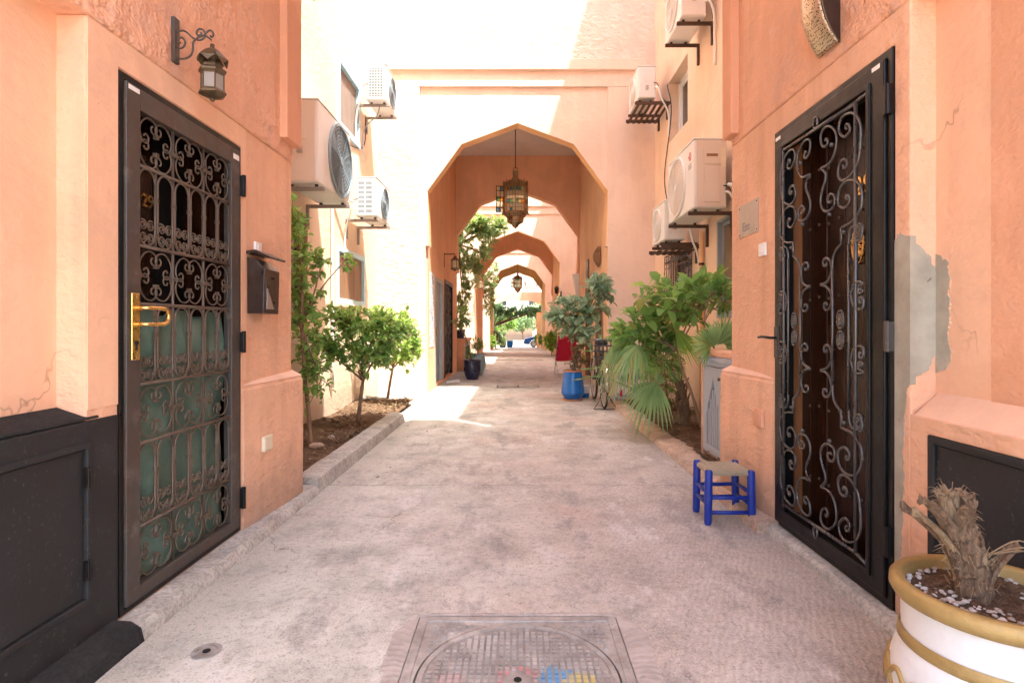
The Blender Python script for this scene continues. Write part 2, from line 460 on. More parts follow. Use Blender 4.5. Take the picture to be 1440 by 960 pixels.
M['beige_plastic'] = plain('beige_plastic', (.74, .66, .48), .5, 0, .06, .05)
M['peach_plastic'] = plain('painted_over_plastic', (.72, .36, .21), .7, 0, .06, .1)
M['ac_white'] = plain('ac_white_enamel', (.78, .76, .72), .42, 0, .05, .04, 4, .6, (.55, .46, .35))
M['ac_beige'] = plain('ac_sun_yellowed_enamel', (.70, .60, .50), .45, 0, .06, .04, 4, .3, (.45, .35, .27))
M['ac_dark'] = plain('ac_dark_grille', (.10, .12, .13), .5, .1, .2, .05)
M['ac_mesh'] = plain('ac_coil_grille', (.24, .31, .35), .45, .3, .2, .05)
M['red_logo'] = plain('red_print', (.62, .03, .08), .45, 0, .05, 0)
M['grey_print'] = plain('grey_print', (.22, .21, .20), .5, 0, .05, 0)
M['blue'] = plain('blue_gloss_paint', (.008, .030, .27), .45, 0, .3, .35, 26, .45, (.05, .10, .36))
def m_straw():
    t = NT('woven_straw'); w = t.wave(60, 1.5, 3, t.scale(t.pos, (1, 1, 1)), 'DIAGONAL'); a = t.noise(60, 4, .7)
    c = t.ramp(t.math('ADD', t.math('MULTIPLY', w, .5), t.math('MULTIPLY', a, .5)), (.3, (.34, .25, .14)), (.55, (.66, .54, .36)), (.8, (.80, .72, .54)))
    return t.done(c, .85, normal=t.bump(t.math('ADD', w, a), .8, .008), spec=.2)
M['straw'] = m_straw()
M['pot_white'] = plain('whitewashed_pot', (.72, .71, .68), .6, 0, .06, .5, 9, .4, (.52, .48, .43))
M['gold'] = plain('gold_paint', (.40, .27, .095), .5, .3, .25, .5, 18, .5, (.20, .13, .05))
M['pot_blue'] = plain('cobalt_glaze', (.015, .15, .50), .32, 0, .25, .15, 10, .2, (.03, .08, .2))
M['pot_navy'] = plain('navy_glaze', (.022, .026, .06), .3, 0, .25, .1, 10)
M['terracotta'] = plain('terracotta', (.50, .22, .10), .8, 0, .15, .3)
_t = NT('mixed_pebble')
M['pebble'] = _t.done(_t.mix(_t.noise(60, 3), _t.ramp(_t.geo.outputs['Random Per Island'], (0, (.24, .17, .12)), (.3, (.50, .45, .40)), (.6, (.66, .62, .57)), (1, (.52, .52, .52))), (.38, .32, .27)), .8)
M['bark'] = m_wood('bark', (.17, .105, .065), (.34, .23, .15), .9, (3, 3, .8))
M['palm_bark'] = m_wood('palm_fibre', (.085, .052, .033), (.29, .19, .115), .95, (14, 14, .6), 1.0, .012)
M['palm_cut'] = m_wood('cut_palm_stalk', (.24, .16, .09), (.46, .33, .20), .95, (14, 14, .6), 1.0, .010)
M['red_fabric'] = plain('crimson_canvas', (.55, .012, .06), .8, 0, .1, .2, 30)
M['chrome'] = plain('bare_tube_metal', (.55, .54, .52), .3, .9, .1, .03)
M['rubber'] = plain('black_rubber', (.02, .02, .02), .7, 0, .2, .1)
M['bike'] = plain('dark_bicycle_paint', (.045, .04, .045), .4, .3, .2, .05)
M['grey_wood'] = plain('blue_grey_paint', (.36, .40, .45), .5, 0, .08, .15, 8, .25, (.2, .2, .22))
M['window_blue'] = plain('pale_blue_paint', (.42, .64, .72), .5, 0, .08, .1)
M['window_grey'] = plain('grey_window_frame', (.33, .36, .38), .4, .2, .08, .05)
M['window_white'] = plain('white_window_frame', (.80, .80, .78), .4, 0, .04, .03)
M['boarding'] = plain('grey_brown_boarding', (.27, .21, .17), .8, 0, .35, .5, 5, .3)
def m_glass(name, col=(.03, .035, .04), rough=.06):
    t = NT(name); a = t.noise(2.5, 2)
    return t.done(col, rough, 0, t.bump(a, .05, .02), spec=.8)
M['glass_dark'] = m_glass('dark_window_glass')
M['glass_tan'] = m_glass('tan_window_glass', (.20, .13, .06), .1)
M['glass_milky'] = plain('milky_lantern_glass', (.27, .24, .20), .3, 0, .25, .05, 8)
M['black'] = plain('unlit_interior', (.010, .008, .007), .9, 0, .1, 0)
M['cream_cloth'] = plain('white_paper', (.85, .84, .82), .8, 0, .05, .05)
def m_tarp():
    t = NT('green_plastic_sheet'); a = t.noise(4, 5, .6, dist=.6); b = t.noise(12, 5, .65)
    c = t.ramp(a, (.25, (.05, .10, .075)), (.5, (.10, .17, .13)), (.8, (.20, .29, .23)))
    c = t.mix(t.math('MULTIPLY', t.ramp(b, (.55, 0), (.75, 1)), .3), c, (.25, .22, .15))
    return t.done(c, .45, normal=t.bump(t.math('ADD', a, t.math('MULTIPLY', b, .3)), .5, .03), spec=.4)
M['tarp'] = m_tarp()
def m_leaf(name, lo, hi, gloss=.4, trans=.35):
    t = NT(name)
    rnd = t.geo.outputs['Random Per Island']; oi = t.n('ShaderNodeObjectInfo').outputs['Random']
    f = t.math('FRACT', t.math('ADD', rnd, oi))
    c = t.ramp(f, (.0, lo), (.62, tuple((a+b)/2 for a, b in zip(lo, hi))), (.93, hi), (.975, (.38, .30, .07)))
    c = t.mix(t.math('MULTIPLY', t.noise(30, 3), .3), c, lo)
    t.done(c, gloss, spec=.35)
    tr = t.n('ShaderNodeBsdfTranslucent'); t.inp(tr.inputs[0], t.mix(.6, c, tuple(min(1, x*2.0) for x in hi)))
    mx = t.n('ShaderNodeMixShader'); mx.inputs[0].default_value = trans
    t.lk(t.b.outputs[0], mx.inputs[1]); t.lk(tr.outputs[0], mx.inputs[2]); t.lk(mx.outputs[0], t.out.inputs[0])
    return t.mat
M['leaf'] = m_leaf('shrub_leaf', (.085, .20, .045), (.32, .50, .14))
M['leaf_dark'] = m_leaf('dark_glossy_leaf', (.045, .125, .030), (.18, .35, .085), .3)
M['leaf_bright'] = m_leaf('bright_young_leaf', (.14, .30, .05), (.40, .58, .14))
M['leaf_ficus'] = m_leaf('dusty_rubber_leaf', (.13, .26, .13), (.42, .54, .38), .4, .25)
M['leaf_dry'] = m_leaf('dry_brown_leaf', (.12, .075, .04), (.34, .25, .15), .8, .2)
M['frond'] = m_leaf('fan_palm_blade', (.10, .23, .08), (.34, .50, .22), .45, .35)
M['tree_far'] = m_leaf('courtyard_tree_leaf', (.12, .22, .09), (.40, .54, .24), .5)

# ------------------------------------------------------------------ the setting
LX, RX = -1.55, 1.52              # inner faces of the near passage
CL, CR = -2.45, 2.40              # walls of the open court
TOP = 10.9                        # roof height of the houses
def gz(y):                        # the lane falls gently in the distance
    return 0.0 if y < 24 else -0.024*(min(y, 70)-24)

def ground_sheet():
    mb = MB(); ys = [-300, -60, -20, 0, 24, 30, 36, 42, 48, 54, 60, 70, 90, 160, 400, 900]
    for a, b in zip(ys, ys[1:]):
        za, zb = gz(a)-.06, gz(b)-.06
        mb.add([(-600, a, za), (600, a, za), (600, b, zb), (-600, b, zb)], [(0, 1, 2, 3)])
    return tag(mb.build('ground', M['ground'], weld=True), kind='structure')
ground_sheet()
# paving slabs of the lane, with open joints between them
joints = [-9.0, -1.35, 4.20, 9.62, 14.9, 20.6, 26.0, 31.6, 37.0, 42.6, 47.5]
lane_obj = None
for i, (a, b) in enumerate(zip(joints, joints[1:])):
    mb = MB(); a2, b2 = a+.006, b-.006
    ww = 8.0 if i == 0 else 2.44  # first slab: unseen plaza behind the camera, added to bounce light in
    if i == 1:                      # surface kept out of the manhole frame
        hs = (-.405, .405, 1.485, 2.295)
        xs, ysx = [-1.75, hs[0], hs[1], 1.75], [a2, hs[2], hs[3], b2]
        for p in range(3):
            for q in range(3):
                if p == 1 and q == 1: continue
                mb.add([(xs[p], ysx[q], 0), (xs[p+1], ysx[q], 0), (xs[p+1], ysx[q+1], 0), (xs[p], ysx[q+1], 0)], [(0, 1, 2, 3)])
        mb.add([(hs[0], hs[2], 0), (hs[0], hs[3], 0), (hs[0], hs[3], -.05), (hs[0], hs[2], -.05)], [(0, 1, 2, 3)])
        mb.add([(hs[1], hs[2], 0), (hs[1], hs[3], 0), (hs[1], hs[3], -.05), (hs[1], hs[2], -.05)], [(0, 1, 2, 3)])
        mb.add([(hs[0], hs[3], 0), (hs[1], hs[3], 0), (hs[1], hs[3], -.05), (hs[0], hs[3], -.05)], [(0, 1, 2, 3)])
        mb.add([(-1.75, b2, 0), (1.75, b2, 0), (1.75, b2, -.05), (-1.75, b2, -.05)], [(0, 1, 2, 3)])
    else:
        za, zb = gz(a2), gz(b2)
        mb.add([(-ww, a2, za), (ww, a2, za), (ww, b2, zb), (-ww, b2, zb), (-ww, a2, za-.05), (ww, a2, za-.05), (ww, b2, zb-.05), (-ww, b2, zb-.05)],
               [(0, 1, 2, 3), (0, 4, 5, 1), (2, 6, 7, 3)])
    o = mb.build('lane_paving', M['lane'])
    tag(o, kind='structure')

# ---- near passage, left side
t = thing('house_wall', 'peach wall with the green-backed grille door, mailbox and wall lantern', 'wall', (-1.7, 1.2, 0))
mb = MB(); wallx(mb, -1.85, LX, 1.99, 3.80, 0, 2.32, [(2.15, 3.10, .065, 2.20)]); mb.build('wall', M['peach'], t, weld=True, bevel=.006)
mb = MB(); mb.box(-1.86, LX+.014, -.8, 3.795, 2.32, 5.66); mb.build('upper_wall', M['peach_rough'], t, bevel=.012)
mb = MB(); mb.box(-1.95, -1.655, -.8, 1.995, .8, 2.33); mb.build('niche_wall', M['peach_smooth'], t)
mb = MB(); mb.box(-2.42, -1.84, 3.45, 3.79, 0, TOP); mb.build('pier', M['court'], t)
def loft(polys):
    n = len(polys[0][1]); mb = MB()
    for y, p in polys: mb.v += [(q[0], y, q[1]) for q in p]
    k = len(polys)
    for i in range(k-1):
        for j in range(n): mb.f.append((i*n+j, i*n+(j+1) % n, (i+1)*n+(j+1) % n, (i+1)*n+j))
    mb.f += [tuple(range(n)), tuple(range(k*n-1, (k-1)*n-1, -1))]; mb.mi = [0]*len(mb.f)
    return mb
def plinth(s, X, y0, y1, p0, p1, z):
    def sec(p): return [(s*(X+.02), -.01), (s*(X-p), -.01), (s*(X-p-.004), z*.6), (s*(X-p), z-.03), (s*(X-p+.012), z-.005), (s*(X+.02), z+.035)]
    ys = [y0+(y1-y0)*i/6 for i in range(7)]
    return loft([(y, sec(p0+(p1-p0)*(i/6)**.8)) for i, y in enumerate(ys)])
def ledge(s, X, y0, y1, p0, p1, z):
    def sec(p): return [(s*(X+.03), z-.002), (s*(X-p+.004), z-.004), (s*(X-p+.014), z+.006), (s*(X+.03), z+.046)]
    ys = [y0+(y1-y0)*i/6 for i in range(7)]
    return loft([(y, sec(p0+(p1-p0)*(i/6)**.8)) for i, y in enumerate(ys)])
plinth(-1, 1.55, 3.11, 3.83, .008, .068, .867).build('plinth', M['peach'], t, bevel=.012, seg=3)
ledge(-1, 1.55, 3.115, 3.825, .008, .068, .867).build('plinth_ledge', M['sill'], t, bevel=.004)
mb = MB(); wallx(mb, LX, LX+.004, 1.995, 3.157, .9, 2.318, [(2.146, 3.104, .06, 2.205)]); mb.build('door_surround', M['peach_smooth'], t)
mb = MB(); mb.box(-7.0, -1.96, -.8, 3.44, 0, TOP); mb.build('house_core', M['peach'], t)

# ---- near passage, right side
t = thing('house_wall', 'peach wall with the black scroll door, broken plaster and engraved plaque', 'wall', (1.7, 1.2, 0))
mb = MB(); wallx(mb, 1.82, RX, 2.148, 3.94, 0, 2.47, [(2.237, 3.27, .05, 2.335)]); mb.build('wall', M['peach'], t, weld=True, bevel=.006)
mb = MB(); mb.box(1.83, RX-.008, -.8, 3.935, 2.47, 5.66); mb.build('upper_wall', M['peach_rough'], t, bevel=.012)
mb = MB(); mb.box(1.62, 1.95, 1.894, 2.152, .8, 2.48); mb.build('niche_wall', M['peach_smooth'], t)
mb = MB(); mb.box(1.617, 1.95, -.8, 1.894, .8, 2.48); mb.build('niche_wall', M['peach_deep'], t)
mb = MB(); wallx(mb, 1.94, RX, -.8, 2.150, 0, .862, [(.9, 2.055, .12, .80)]); mb.build('base_wall', M['peach'], t, weld=True, bevel=.006)
mb = MB(); mb.prism([(RX-.002, .855), (1.63, .955), (1.94, .955), (1.94, .855)], 'y', -.8, 2.143); mb.build('ledge', M['sill'], t, bevel=.012)
plinth(1, RX, 3.285, 3.97, .008, .07, .89).build('plinth', M['peach'], t, bevel=.012, seg=3)
ledge(1, RX, 3.29, 3.965, .008, .07, .89).build('plinth_ledge', M['sill'], t, bevel=.004)
mb = MB(); mb.box(2.37, 1.81, 3.59, 3.93, 0, TOP); mb.build('pier', M['court'], t)
mb = MB(); mb.box(7.0, 1.96, -.8, 3.44, 0, TOP); mb.build('house_core', M['peach'], t)

# ---- storey bridging the near passage; its arch ends in two hanging imposts
def arch_half(sgn, hw, sh, apex, spr, shz, foot, W, top, c=0.0):
    return [(c+sgn*W, foot), (c+sgn*hw, foot), (c+sgn*hw, spr), (c+sgn*sh, shz), (c, apex), (c, top), (c+sgn*W, top)]
t = thing('archway', 'peach archway over the near passage ending in two hanging imposts', 'archway', (0, 3.7, 2.4))
mb = MB(); mb.prism(arch_half(-1, 1.486, .985, 4.77, 3.58, 4.40, 2.42, 1.56, 5.67), 'y', 3.58, 3.818); mb.build('impost', M['impost'], t, bevel=.008)
mb = MB(); mb.prism(arch_half(1, 1.457, .985, 4.77, 3.58, 4.40, 2.52, 1.53, 5.67), 'y', 3.79, 3.955); mb.build('impost', M['impost'], t, bevel=.008)
mb = MB(); mb.box(-1.9, 1.9, -.8, 3.84, 5.66, 5.74); mb.build('ceiling', M['ceil'], t)
mb = MB(); mb.box(CL, CR, -.8, 3.80, 5.741, TOP); mb.build('upper_storey', M['court'], t)  # unseen rear end of the passage, cut short to let more light in
mb = MB(); mb.box(-1.6, 1.6, -.8, -.5, 5.3, 5.66); mb.build('lintel', M['rim'], t)

# ---- open court walls
def court_wall(side, y0, y1, holes, label, mat='court'):
    t = thing('court_wall', label, 'wall', (side*2.6, (y0+y1)/2, 0))
    X = CL if side < 0 else CR
    mb = MB(); wallx(mb, X+side*.38, X, y0, y1, -.9, TOP+.001, holes); mb.build('wall', M[mat], t, weld=True)
    mb = MB(); mb.box(X+side*.9, X+side*.40, y0, y1, -.9, TOP-.1); mb.build('wall_core', M['black'], t)
    return t
WL_UP = (7.50, 8.57, 3.92, 4.90); WL_LO = (7.50, 8.85, 1.52, 2.30); WL_NEAR = (5.55, 6.42, 1.25, 2.45)
WR_UP = (7.83, 8.83, 4.10, 5.06); WR_GR = (7.62, 8.75, 1.30, 2.32); WR_NEAR = (5.60, 6.64, 1.30, 2.46)
cwl = court_wall(-1, 3.801, 9.74, [WL_UP, WL_LO, WL_NEAR], 'sunlit court wall with blue-framed windows above the planted shrubs')
cwr = court_wall(1, 3.941, 9.74, [WR_UP, WR_GR, WR_NEAR], 'peach court wall with a grilled window behind the palm bed')

# ---- archways: front wall with recessed panel, passage, rear arch
def archway(y0, label, back='orange', side='orange', holesL=(), holesR=(), L=5.1, front='front', rim='rim'):
    t = thing('archway', label, 'archway', (0, y0, gz(y0)))
    z0 = -.9
    for s in (-1, 1):
        Wd = -CL if s < 0 else CR
        mb = MB()
        mb.prism([(s*(Wd+.2), 2.62), (s*1.56, 2.62), (s*1.585, 3.58), (s*.985, 4.40), (-.0, 4.77), (-.0, 5.67), (s*(Wd+.2), 5.67)], 'y', y0+.04, y0+.30)
        o = mb.build('front_wall', [M[front], M[rim], M['orange']], t)
        for p in o.data.polygons:           # soffit carries the trim colour, the hidden rear face the passage colour
            n = p.normal
            if n.y > .9: p.material_index = 2
            elif abs(n.y) < .1 and p.center.z+gz(y0) < 5.0 and abs(p.center.x) < 1.6: p.material_index = 1
        mb = MB(); mb.box(s*(Wd+.2), s*1.62, y0+.038, y0+.302, z0, 2.625)
        mb.build('jamb', M['front'] if front == 'front' else M[front], t)
        e = 1.72 if s < 0 else 1.58
        mb = MB(); mb.box(s*(Wd+.01), s*e, y0-.003, y0+.037, z0, 5.39); mb.build('pilaster', M['court_rough'] if s < 0 else M['front'], t, bevel=.008)
        mb = MB(); mb.box(s*(Wd+.01), s*1.62, y0+4.83, y0+L, z0, 2.62); mb.build('jamb', M[side], t)
    mb = MB(); mb.box(CL-.01, CR+.01, y0-.003, y0+.037, 5.392, 5.68); mb.build('frieze', M['front'], t, bevel=.006)
    mb = MB(); mb.box(CL-.02, CR-.15, y0-.055, y0+.03, 5.665, 5.86); mb.build('cornice', M['front'], t, bevel=.012)
    mb = MB(); mb.box(CL-.015, CR+.015, y0-.006, y0+L, 5.74, TOP); mb.build('upper_wall', M['court_rough'], t)
    mb = MB(); mb.box(-1.9, 1.9, y0+.25, y0+L-.02, 5.66, 5.739); mb.build('ceiling', M['ceil'], t)
    for s in (-1, 1):
        mb = MB()
        mb.prism([(s*1.95, 2.615), (s*1.56, 2.615), (s*1.585, 3.58), (s*.985, 4.40), (-.0, 4.77), (-.0, 5.665), (s*1.95, 5.665)], 'y', y0+4.8, y0+L-.01)
        mb.build('rear_wall', M[back], t)
        mb = MB(); wallx(mb, s*1.92, s*1.62, y0+.3, y0+4.83, z0, 5.665, holesL if s < 0 else holesR)
        mb.build('side_wall', M[side if s < 0 or side != 'orange' else 'passage_lit'], t, weld=True)
        mb = MB(); mb.box(s*2.6, s*1.95, y0+.31, y0+L-.02, z0, 5.7); mb.build('side_core', M['black'], t)
    return t
D1L = (10.85, 12.0, .06, 2.18); D2L = (12.25, 13.75, .06, 2.25)
D1R = (10.5, 11.5, .05, 2.15); D2R = (12.3, 13.2, .05, 2.10)
aw1 = archway(9.70, 'first and largest archway with the big hanging lantern inside', holesL=(D1L, D2L), holesR=(D1R, D2R))
aw2 = archway(20.70, 'second archway down the lane, behind the overhanging tree', holesR=((21.5, 22.5, -.1, 2.1),))
aw3 = archway(31.70, 'third, yellowish archway far down the lane with a small lantern', back='ochre', side='ochre', rim='ochre')
court_wall(-1, 14.79, 20.71, [], 'hidden side wall of the middle court behind the leafy tree')
court_wall(1, 14.79, 20.71, [], 'pale side wall of the middle court beyond the red chair')
court_wall(-1, 25.79, 31.71, [], 'white side wall of the far court beyond the second archway')
court_wall(1, 25.79, 31.71, [], 'side wall of the far court with shrubs at its foot')
court_wall(-1, 36.79, 42.71, [], 'farthest court wall on the shrub side before the balcony house')
court_wall(1, 36.79, 42.71, [], 'farthest court wall on the blue car side before the balcony house')

# ------------------------------------------------------------------ text and copies
def text_mesh(txt, size, ext, mat):
    cu = bpy.data.curves.new('lettering', 'FONT'); cu.body = txt; cu.size = size; cu.extrude = ext
    cu.align_x = 'CENTER'; cu.align_y = 'CENTER'
    o = bpy.data.objects.new('lettering', cu); COL.objects.link(o)
    me = bpy.data.meshes.new_from_object(o.evaluated_get(bpy.context.evaluated_depsgraph_get()))
    bpy.data.objects.remove(o); bpy.data.curves.remove(cu)
    me.materials.clear(); me.materials.append(mat)
    return me
FACE_PX = Matrix(((0, 0, 1, 0), (1, 0, 0, 0), (0, 1, 0, 0), (0, 0, 0, 1)))      # text facing +x
FACE_NX = Matrix(((0, 0, -1, 0), (-1, 0, 0, 0), (0, 1, 0, 0), (0, 0, 0, 1)))    # text facing -x
def copy_tree(o, loc=None, label=None, group=None, parent=None):
    c = o.copy(); COL.objects.link(c)
    if parent: c.parent = parent
    if loc is not None: c.location = loc; ORG[c.name] = Vector(loc)
    if label: c['label'] = label
    if group: c['group'] = group
    for ch in list(o.children): copy_tree(ch, parent=c)
    return c

# ------------------------------------------------------------------ scroll ironwork
def scroll2d(r, half=95, curl=420, r_mid=.42, r_end=.14, ease=55, step=9, flip=False):
    """C-scroll in the u,v plane, its back towards +u; both ends curl inwards"""
    def arm(sg):
        x, y, th = r, 0.0, math.pi/2*sg
        pts = []; tau = 0.0
        while tau < half+ease+curl:
            if tau < half: rr = r
            elif tau < half+ease:
                k = (tau-half)/ease; rr = r*(1+(r_mid-1)*k*k*(3-2*k))
            else: rr = r*(r_mid+(r_end-r_mid)*(tau-half-ease)/curl)
            d = R(step); ds = rr*d
            x += ds*math.cos(th); y += ds*math.sin(th); th += sg*d; tau += step
            pts.append((x, y))
        return pts
    a = arm(1); b = arm(-1)
    return list(reversed(b)) + [(r, 0.0)] + a
def flat_tube(pts2, r, n=5):
    return MB().tube([(0, u, v) for u, v in pts2], r, n)

# ---- left door: iron frame, quatrefoils and arched bays, green sheet behind its lower half
DX = LX+.004
t = thing('grille_door', 'rusty grey iron grille door with quatrefoils, brass handle and green backing', 'door', (DX, 2.62, .065))
mb = MB(); wallx(mb, -1.63, -1.547, 2.155, 3.098, .068, 2.198, [(2.178, 3.075, .09, 2.172)]); mb.build('outer_frame', M['iron'], t, weld=True, bevel=.002)
Y0, Y1 = 2.262, 2.985
ROWS = [2.08, 1.863, 1.533, 1.293, .962, .719, .38, .148]
mb = MB()
mb.box(-1.582, -1.538, 2.182, Y0, .094, 2.168); mb.box(-1.582, -1.538, Y1, 3.071, .094, 2.168)
mb.box(-1.582, -1.5385, Y0, Y1, 2.08, 2.168); mb.box(-1.582, -1.5385, Y0, Y1, .094, .148)
mb.build('leaf_frame', M['iron_grey'], t, bevel=.003)
GX = -1.553
cw = (Y1-Y0)/3
for z in ROWS[1:-1]:
    mb = MB(); mb.tube([(GX, Y0-.004, z), (GX, Y1+.004, z)], .0075, 8); mb.build('rail', M['scroll'], t, smooth=True)
for k in (1, 2):
    mb = MB(); mb.tube([(GX-.004, Y0+k*cw, .14), (GX-.004, Y0+k*cw, 2.09)], .0065, 8); mb.build('upright', M['scroll'], t, smooth=True)
me_q = flat_tube([(u*.056, v*.056) for u, v in scroll2d(1.0, 70, 300, .44, .18, 40, 10)], .0038).mesh('scroll', M['scroll'], True)
me_s = flat_tube(spiral((0, 0), .0235, .006, R(60), R(60+560), 34), .0036).mesh('scroll', M['scroll'], True)
me_col = MB().box(-.008, .008, -.009, .009, -.009, .009).mesh('collar', M['scroll'])
for i in range(7):
    zt, zb = ROWS[i], ROWS[i+1]; zc = (zt+zb)/2; hh = (zt-zb)/2
    if i % 2 == 0:
        for c in range(3):
            yc = Y0+(c+.5)*cw
            for q in range(4):
                a = R(45+90*q)
                o = place('scroll', me_q, t, (GX, yc+math.cos(a)*.0615*1.03, zc+math.sin(a)*.0615), (a, 0, 0))
            for (dy, dz) in ((cw/2-.008, 0), (-cw/2+.008, 0), (0, hh*.36), (0, -hh*.36)):
                place('collar', me_col, t, (GX, yc+dy, zc+dz))
    else:
        mbt = MB(); r = cw/4-.009
        for c in range(6):
            yc = Y0+(c+.5)*cw/2
            arc = [(yc+r*math.cos(R(a)), zt-.006-r+r*math.sin(R(a))) for a in range(0, 181, 15)]
            arc2 = [(yc-r*math.cos(R(a)), zb+.006+r-r*math.sin(R(a))) for a in range(0, 181, 15)]
            loop = arc+arc2+[arc[0]]
            place('arched_bay', MB().tube([(GX+.001, u, v) for u, v in loop], .0046, 5).mesh('arched_bay', M['scroll'], True), t)
            if c % 2 == 0:
                mb = MB(); mb.tube([(GX-.003, yc+cw/4, zb), (GX-.003, yc+cw/4, zt)], .0055, 6); mb.build('upright', M['scroll'], t, smooth=True)
            for su in (1, -1):
                for sv in (1, -1):
                    place('scroll', me_s, t, (GX, yc+su*.0245, zb+.064+sv*.0255), None, (1, su, sv))
            place('collar', me_col, t, (GX, yc+cw/4 if c < 5 else yc-cw/4, zb+.62*(zt-zb)))
            place('collar', me_col, t, (GX, yc+cw/4 if c < 5 else yc-cw/4, zb+.16*(zt-zb)))
rng = random.Random(5)
mb = MB(); ny, nz = 36, 44; ya, yb, za, zb = 2.245, 3.0, .13, 1.275
vs = []
for j in range(nz+1):
    for i in range(ny+1):
        y = ya+(yb-ya)*i/ny; z = za+(zb-za)*j/nz
        d = .010*math.sin(17*y+4*math.sin(3*z))+.007*math.sin(9*z+6*math.sin(5*y))+.012*math.sin(31*y+2*z)*max(0, math.sin(5*z+y))
        vs.append((-1.60+d, y, z-(.05*max(0, math.sin(21*y)) if j == nz else 0)))
mb.add(vs, [(j*(ny+1)+i, j*(ny+1)+i+1, (j+1)*(ny+1)+i+1, (j+1)*(ny+1)+i) for j in range(nz) for i in range(ny)])
mb.build('green_sheet', M['tarp'], t, smooth=True)
h = MB(); h.box(-1.538, -1.530, 2.203, 2.249, 1.065, 1.335); hp = h.build('handle', M['brass'], t, bevel=.006)
h = MB(); lp = [(-1.535, 2.232, 1.275), (-1.505, 2.234, 1.275), (-1.488, 2.25, 1.275), (-1.486, 2.31, 1.275), (-1.486, 2.348, 1.268), (-1.486, 2.362, 1.243), (-1.486, 2.348, 1.216), (-1.486, 2.31, 1.209), (-1.488, 2.25, 1.209), (-1.505, 2.234, 1.209), (-1.535, 2.232, 1.209)]
h.tube(crom(lp, 5), .0085, 10); h.build('grip', M['brass'], hp, smooth=True)
h = MB(); h.disc((-1.5299, 2.226, 1.135), .009, 'x', .004, 14); h.box(-1.5299, -1.527, 2.222, 2.230, 1.105, 1.135); h.build('keyhole', M['black'], hp)
for z in (1.08, 1.32):
    mb = MB(); mb.ball((-1.530, 2.226, z), .004, 8); mb.build('screw', M['old_brass'], hp, smooth=True)
for z in (1.98, 1.115, .25):
    mb = MB(); mb.box(-1.56, -1.518, 3.068, 3.098, z-.055, z+.055); mb.tube([(-1.522, 3.083, z-.06), (-1.522, 3.083, z+.06)], .011, 10); mb.build('hinge', M['iron'], t, bevel=.002)
mb = MB(); mb.box(-1.538, -1.5365, 2.192, 2.255, 2.142, 2.16); mb.build('sticker', M['white_plastic'], t)
mb = MB(); mb.box(-1.5385, -1.5365, 3.0, 3.06, 2.11, 2.138); mb.build('sticker', M['white_plastic'], t)
# studded wooden door standing ajar behind the grille
t = thing('wooden_door', 'dark studded wooden door behind the green-backed grille', 'door', (-1.8, 2.4, .065))
for k in range(4):
    mb = MB(); mb.box(-1.83, -1.79+.002*(k % 2), 2.10+k*.155, 2.252+k*.155, .068, 2.3); mb.build('plank', M['wood'], t, bevel=.005)
for k in range(4):
    for j in range(6):
        mb = MB(); mb.ball((-1.787, 2.16+k*.155+.02*(j % 2), .35+j*.33), .016, 10, (.6, 1, 1)); mb.build('stud', M['iron'], t, smooth=True)
nm = text_mesh('29', .088, .003, M['brass'])
put('door_number', nm, Matrix.Translation((-1.780, 2.668, 1.80)) @ FACE_PX, t)
mb = MB(); mb.box(-1.955, -1.93, 1.995, 3.4, 0, 2.5); mb.box(-1.94, -1.86, 3.2, 3.22, 0, 2.5); mb.build('hall_shade_panel', M['black'], t)  # black panel painted in for the shade of the hall
mb = MB(); mb.box(-1.86, -1.60, 3.085, 3.099, .07, 2.2); mb.box(-1.86, -1.64, 2.151, 2.16, .07, 2.2); mb.box(-1.86, -1.64, 2.16, 3.085, 2.186, 2.199); mb.build('lining', M['wood'], t)

# ---- right door: broad black frame, proud scroll cage, studded door behind
t = thing('grille_door', 'black framed door with a proud cage of large iron scrolls', 'door', (RX, 2.75, .05))
mb = MB(); wallx(mb, 1.60, RX-.006, 2.240, 3.268, .053, 2.332, [(2.272, 3.236, .085, 2.30)]); mb.build('outer_frame', M['iron'], t, weld=True, bevel=.003)
mb = MB(); wallx(mb, 1.565, RX-.018, 2.275, 3.233, .088, 2.297, [(2.388, 3.142, .165, 2.212)]); mb.build('leaf_frame', M['iron'], t, weld=True, bevel=.005)
mb = MB(); wallx(mb, 1.55, RX-.026, 2.36, 3.165, .14, 2.236, [(2.386, 3.144, .163, 2.214)]); mb.build('leaf_bead', M['iron'], t, weld=True, bevel=.004)
GX2 = RX-.030; yc2, zc2 = 2.775, 1.195; ca, cb, cza, czb = 2.445, 3.105, .205, 2.185
for (p, q) in (((ca, cza), (ca, czb)), ((cb, cza), (cb, czb)), ((ca, cza), (cb, cza)), ((ca, czb), (cb, czb))):
    mb = MB(); mb.tube([(GX2, *p), (GX2, *q)], .0085, 8); mb.build('cage_bar', M['scroll_black'], t, smooth=True)
for (a, b, c, d) in ((ca, cza, 2.39, .168), (ca, czb, 2.39, 2.21), (cb, cza, 3.14, .168), (cb, czb, 3.14, 2.21)):
    mb = MB(); mb.tube([(GX2, a, b), (RX-.01, c, d)], .0075, 8); mb.build('corner_strut', M['scroll_black'], t, smooth=True)
def rd(oy, pts): 
    return [onx(1090+a/4.8, oy+b/4.8, GX2)[1:] for a, b in pts]
A1 = rd(100, [(485,395),(475,375),(490,358),(505,378),(500,415),(470,445),(437,420),(432,370),(455,310),(510,283),(555,310),(578,390),(570,560),(545,650),(500,715),(455,738),(428,710),(428,655),(445,610),(470,595),(485,615),(480,645),(465,655),(460,635)])
B1 = rd(100, [(310,658),(370,620),(405,540),(415,450),(400,395),(360,372),(325,395),(308,440),(315,495),(335,512),(352,495),(355,470),(345,458),(337,472)])
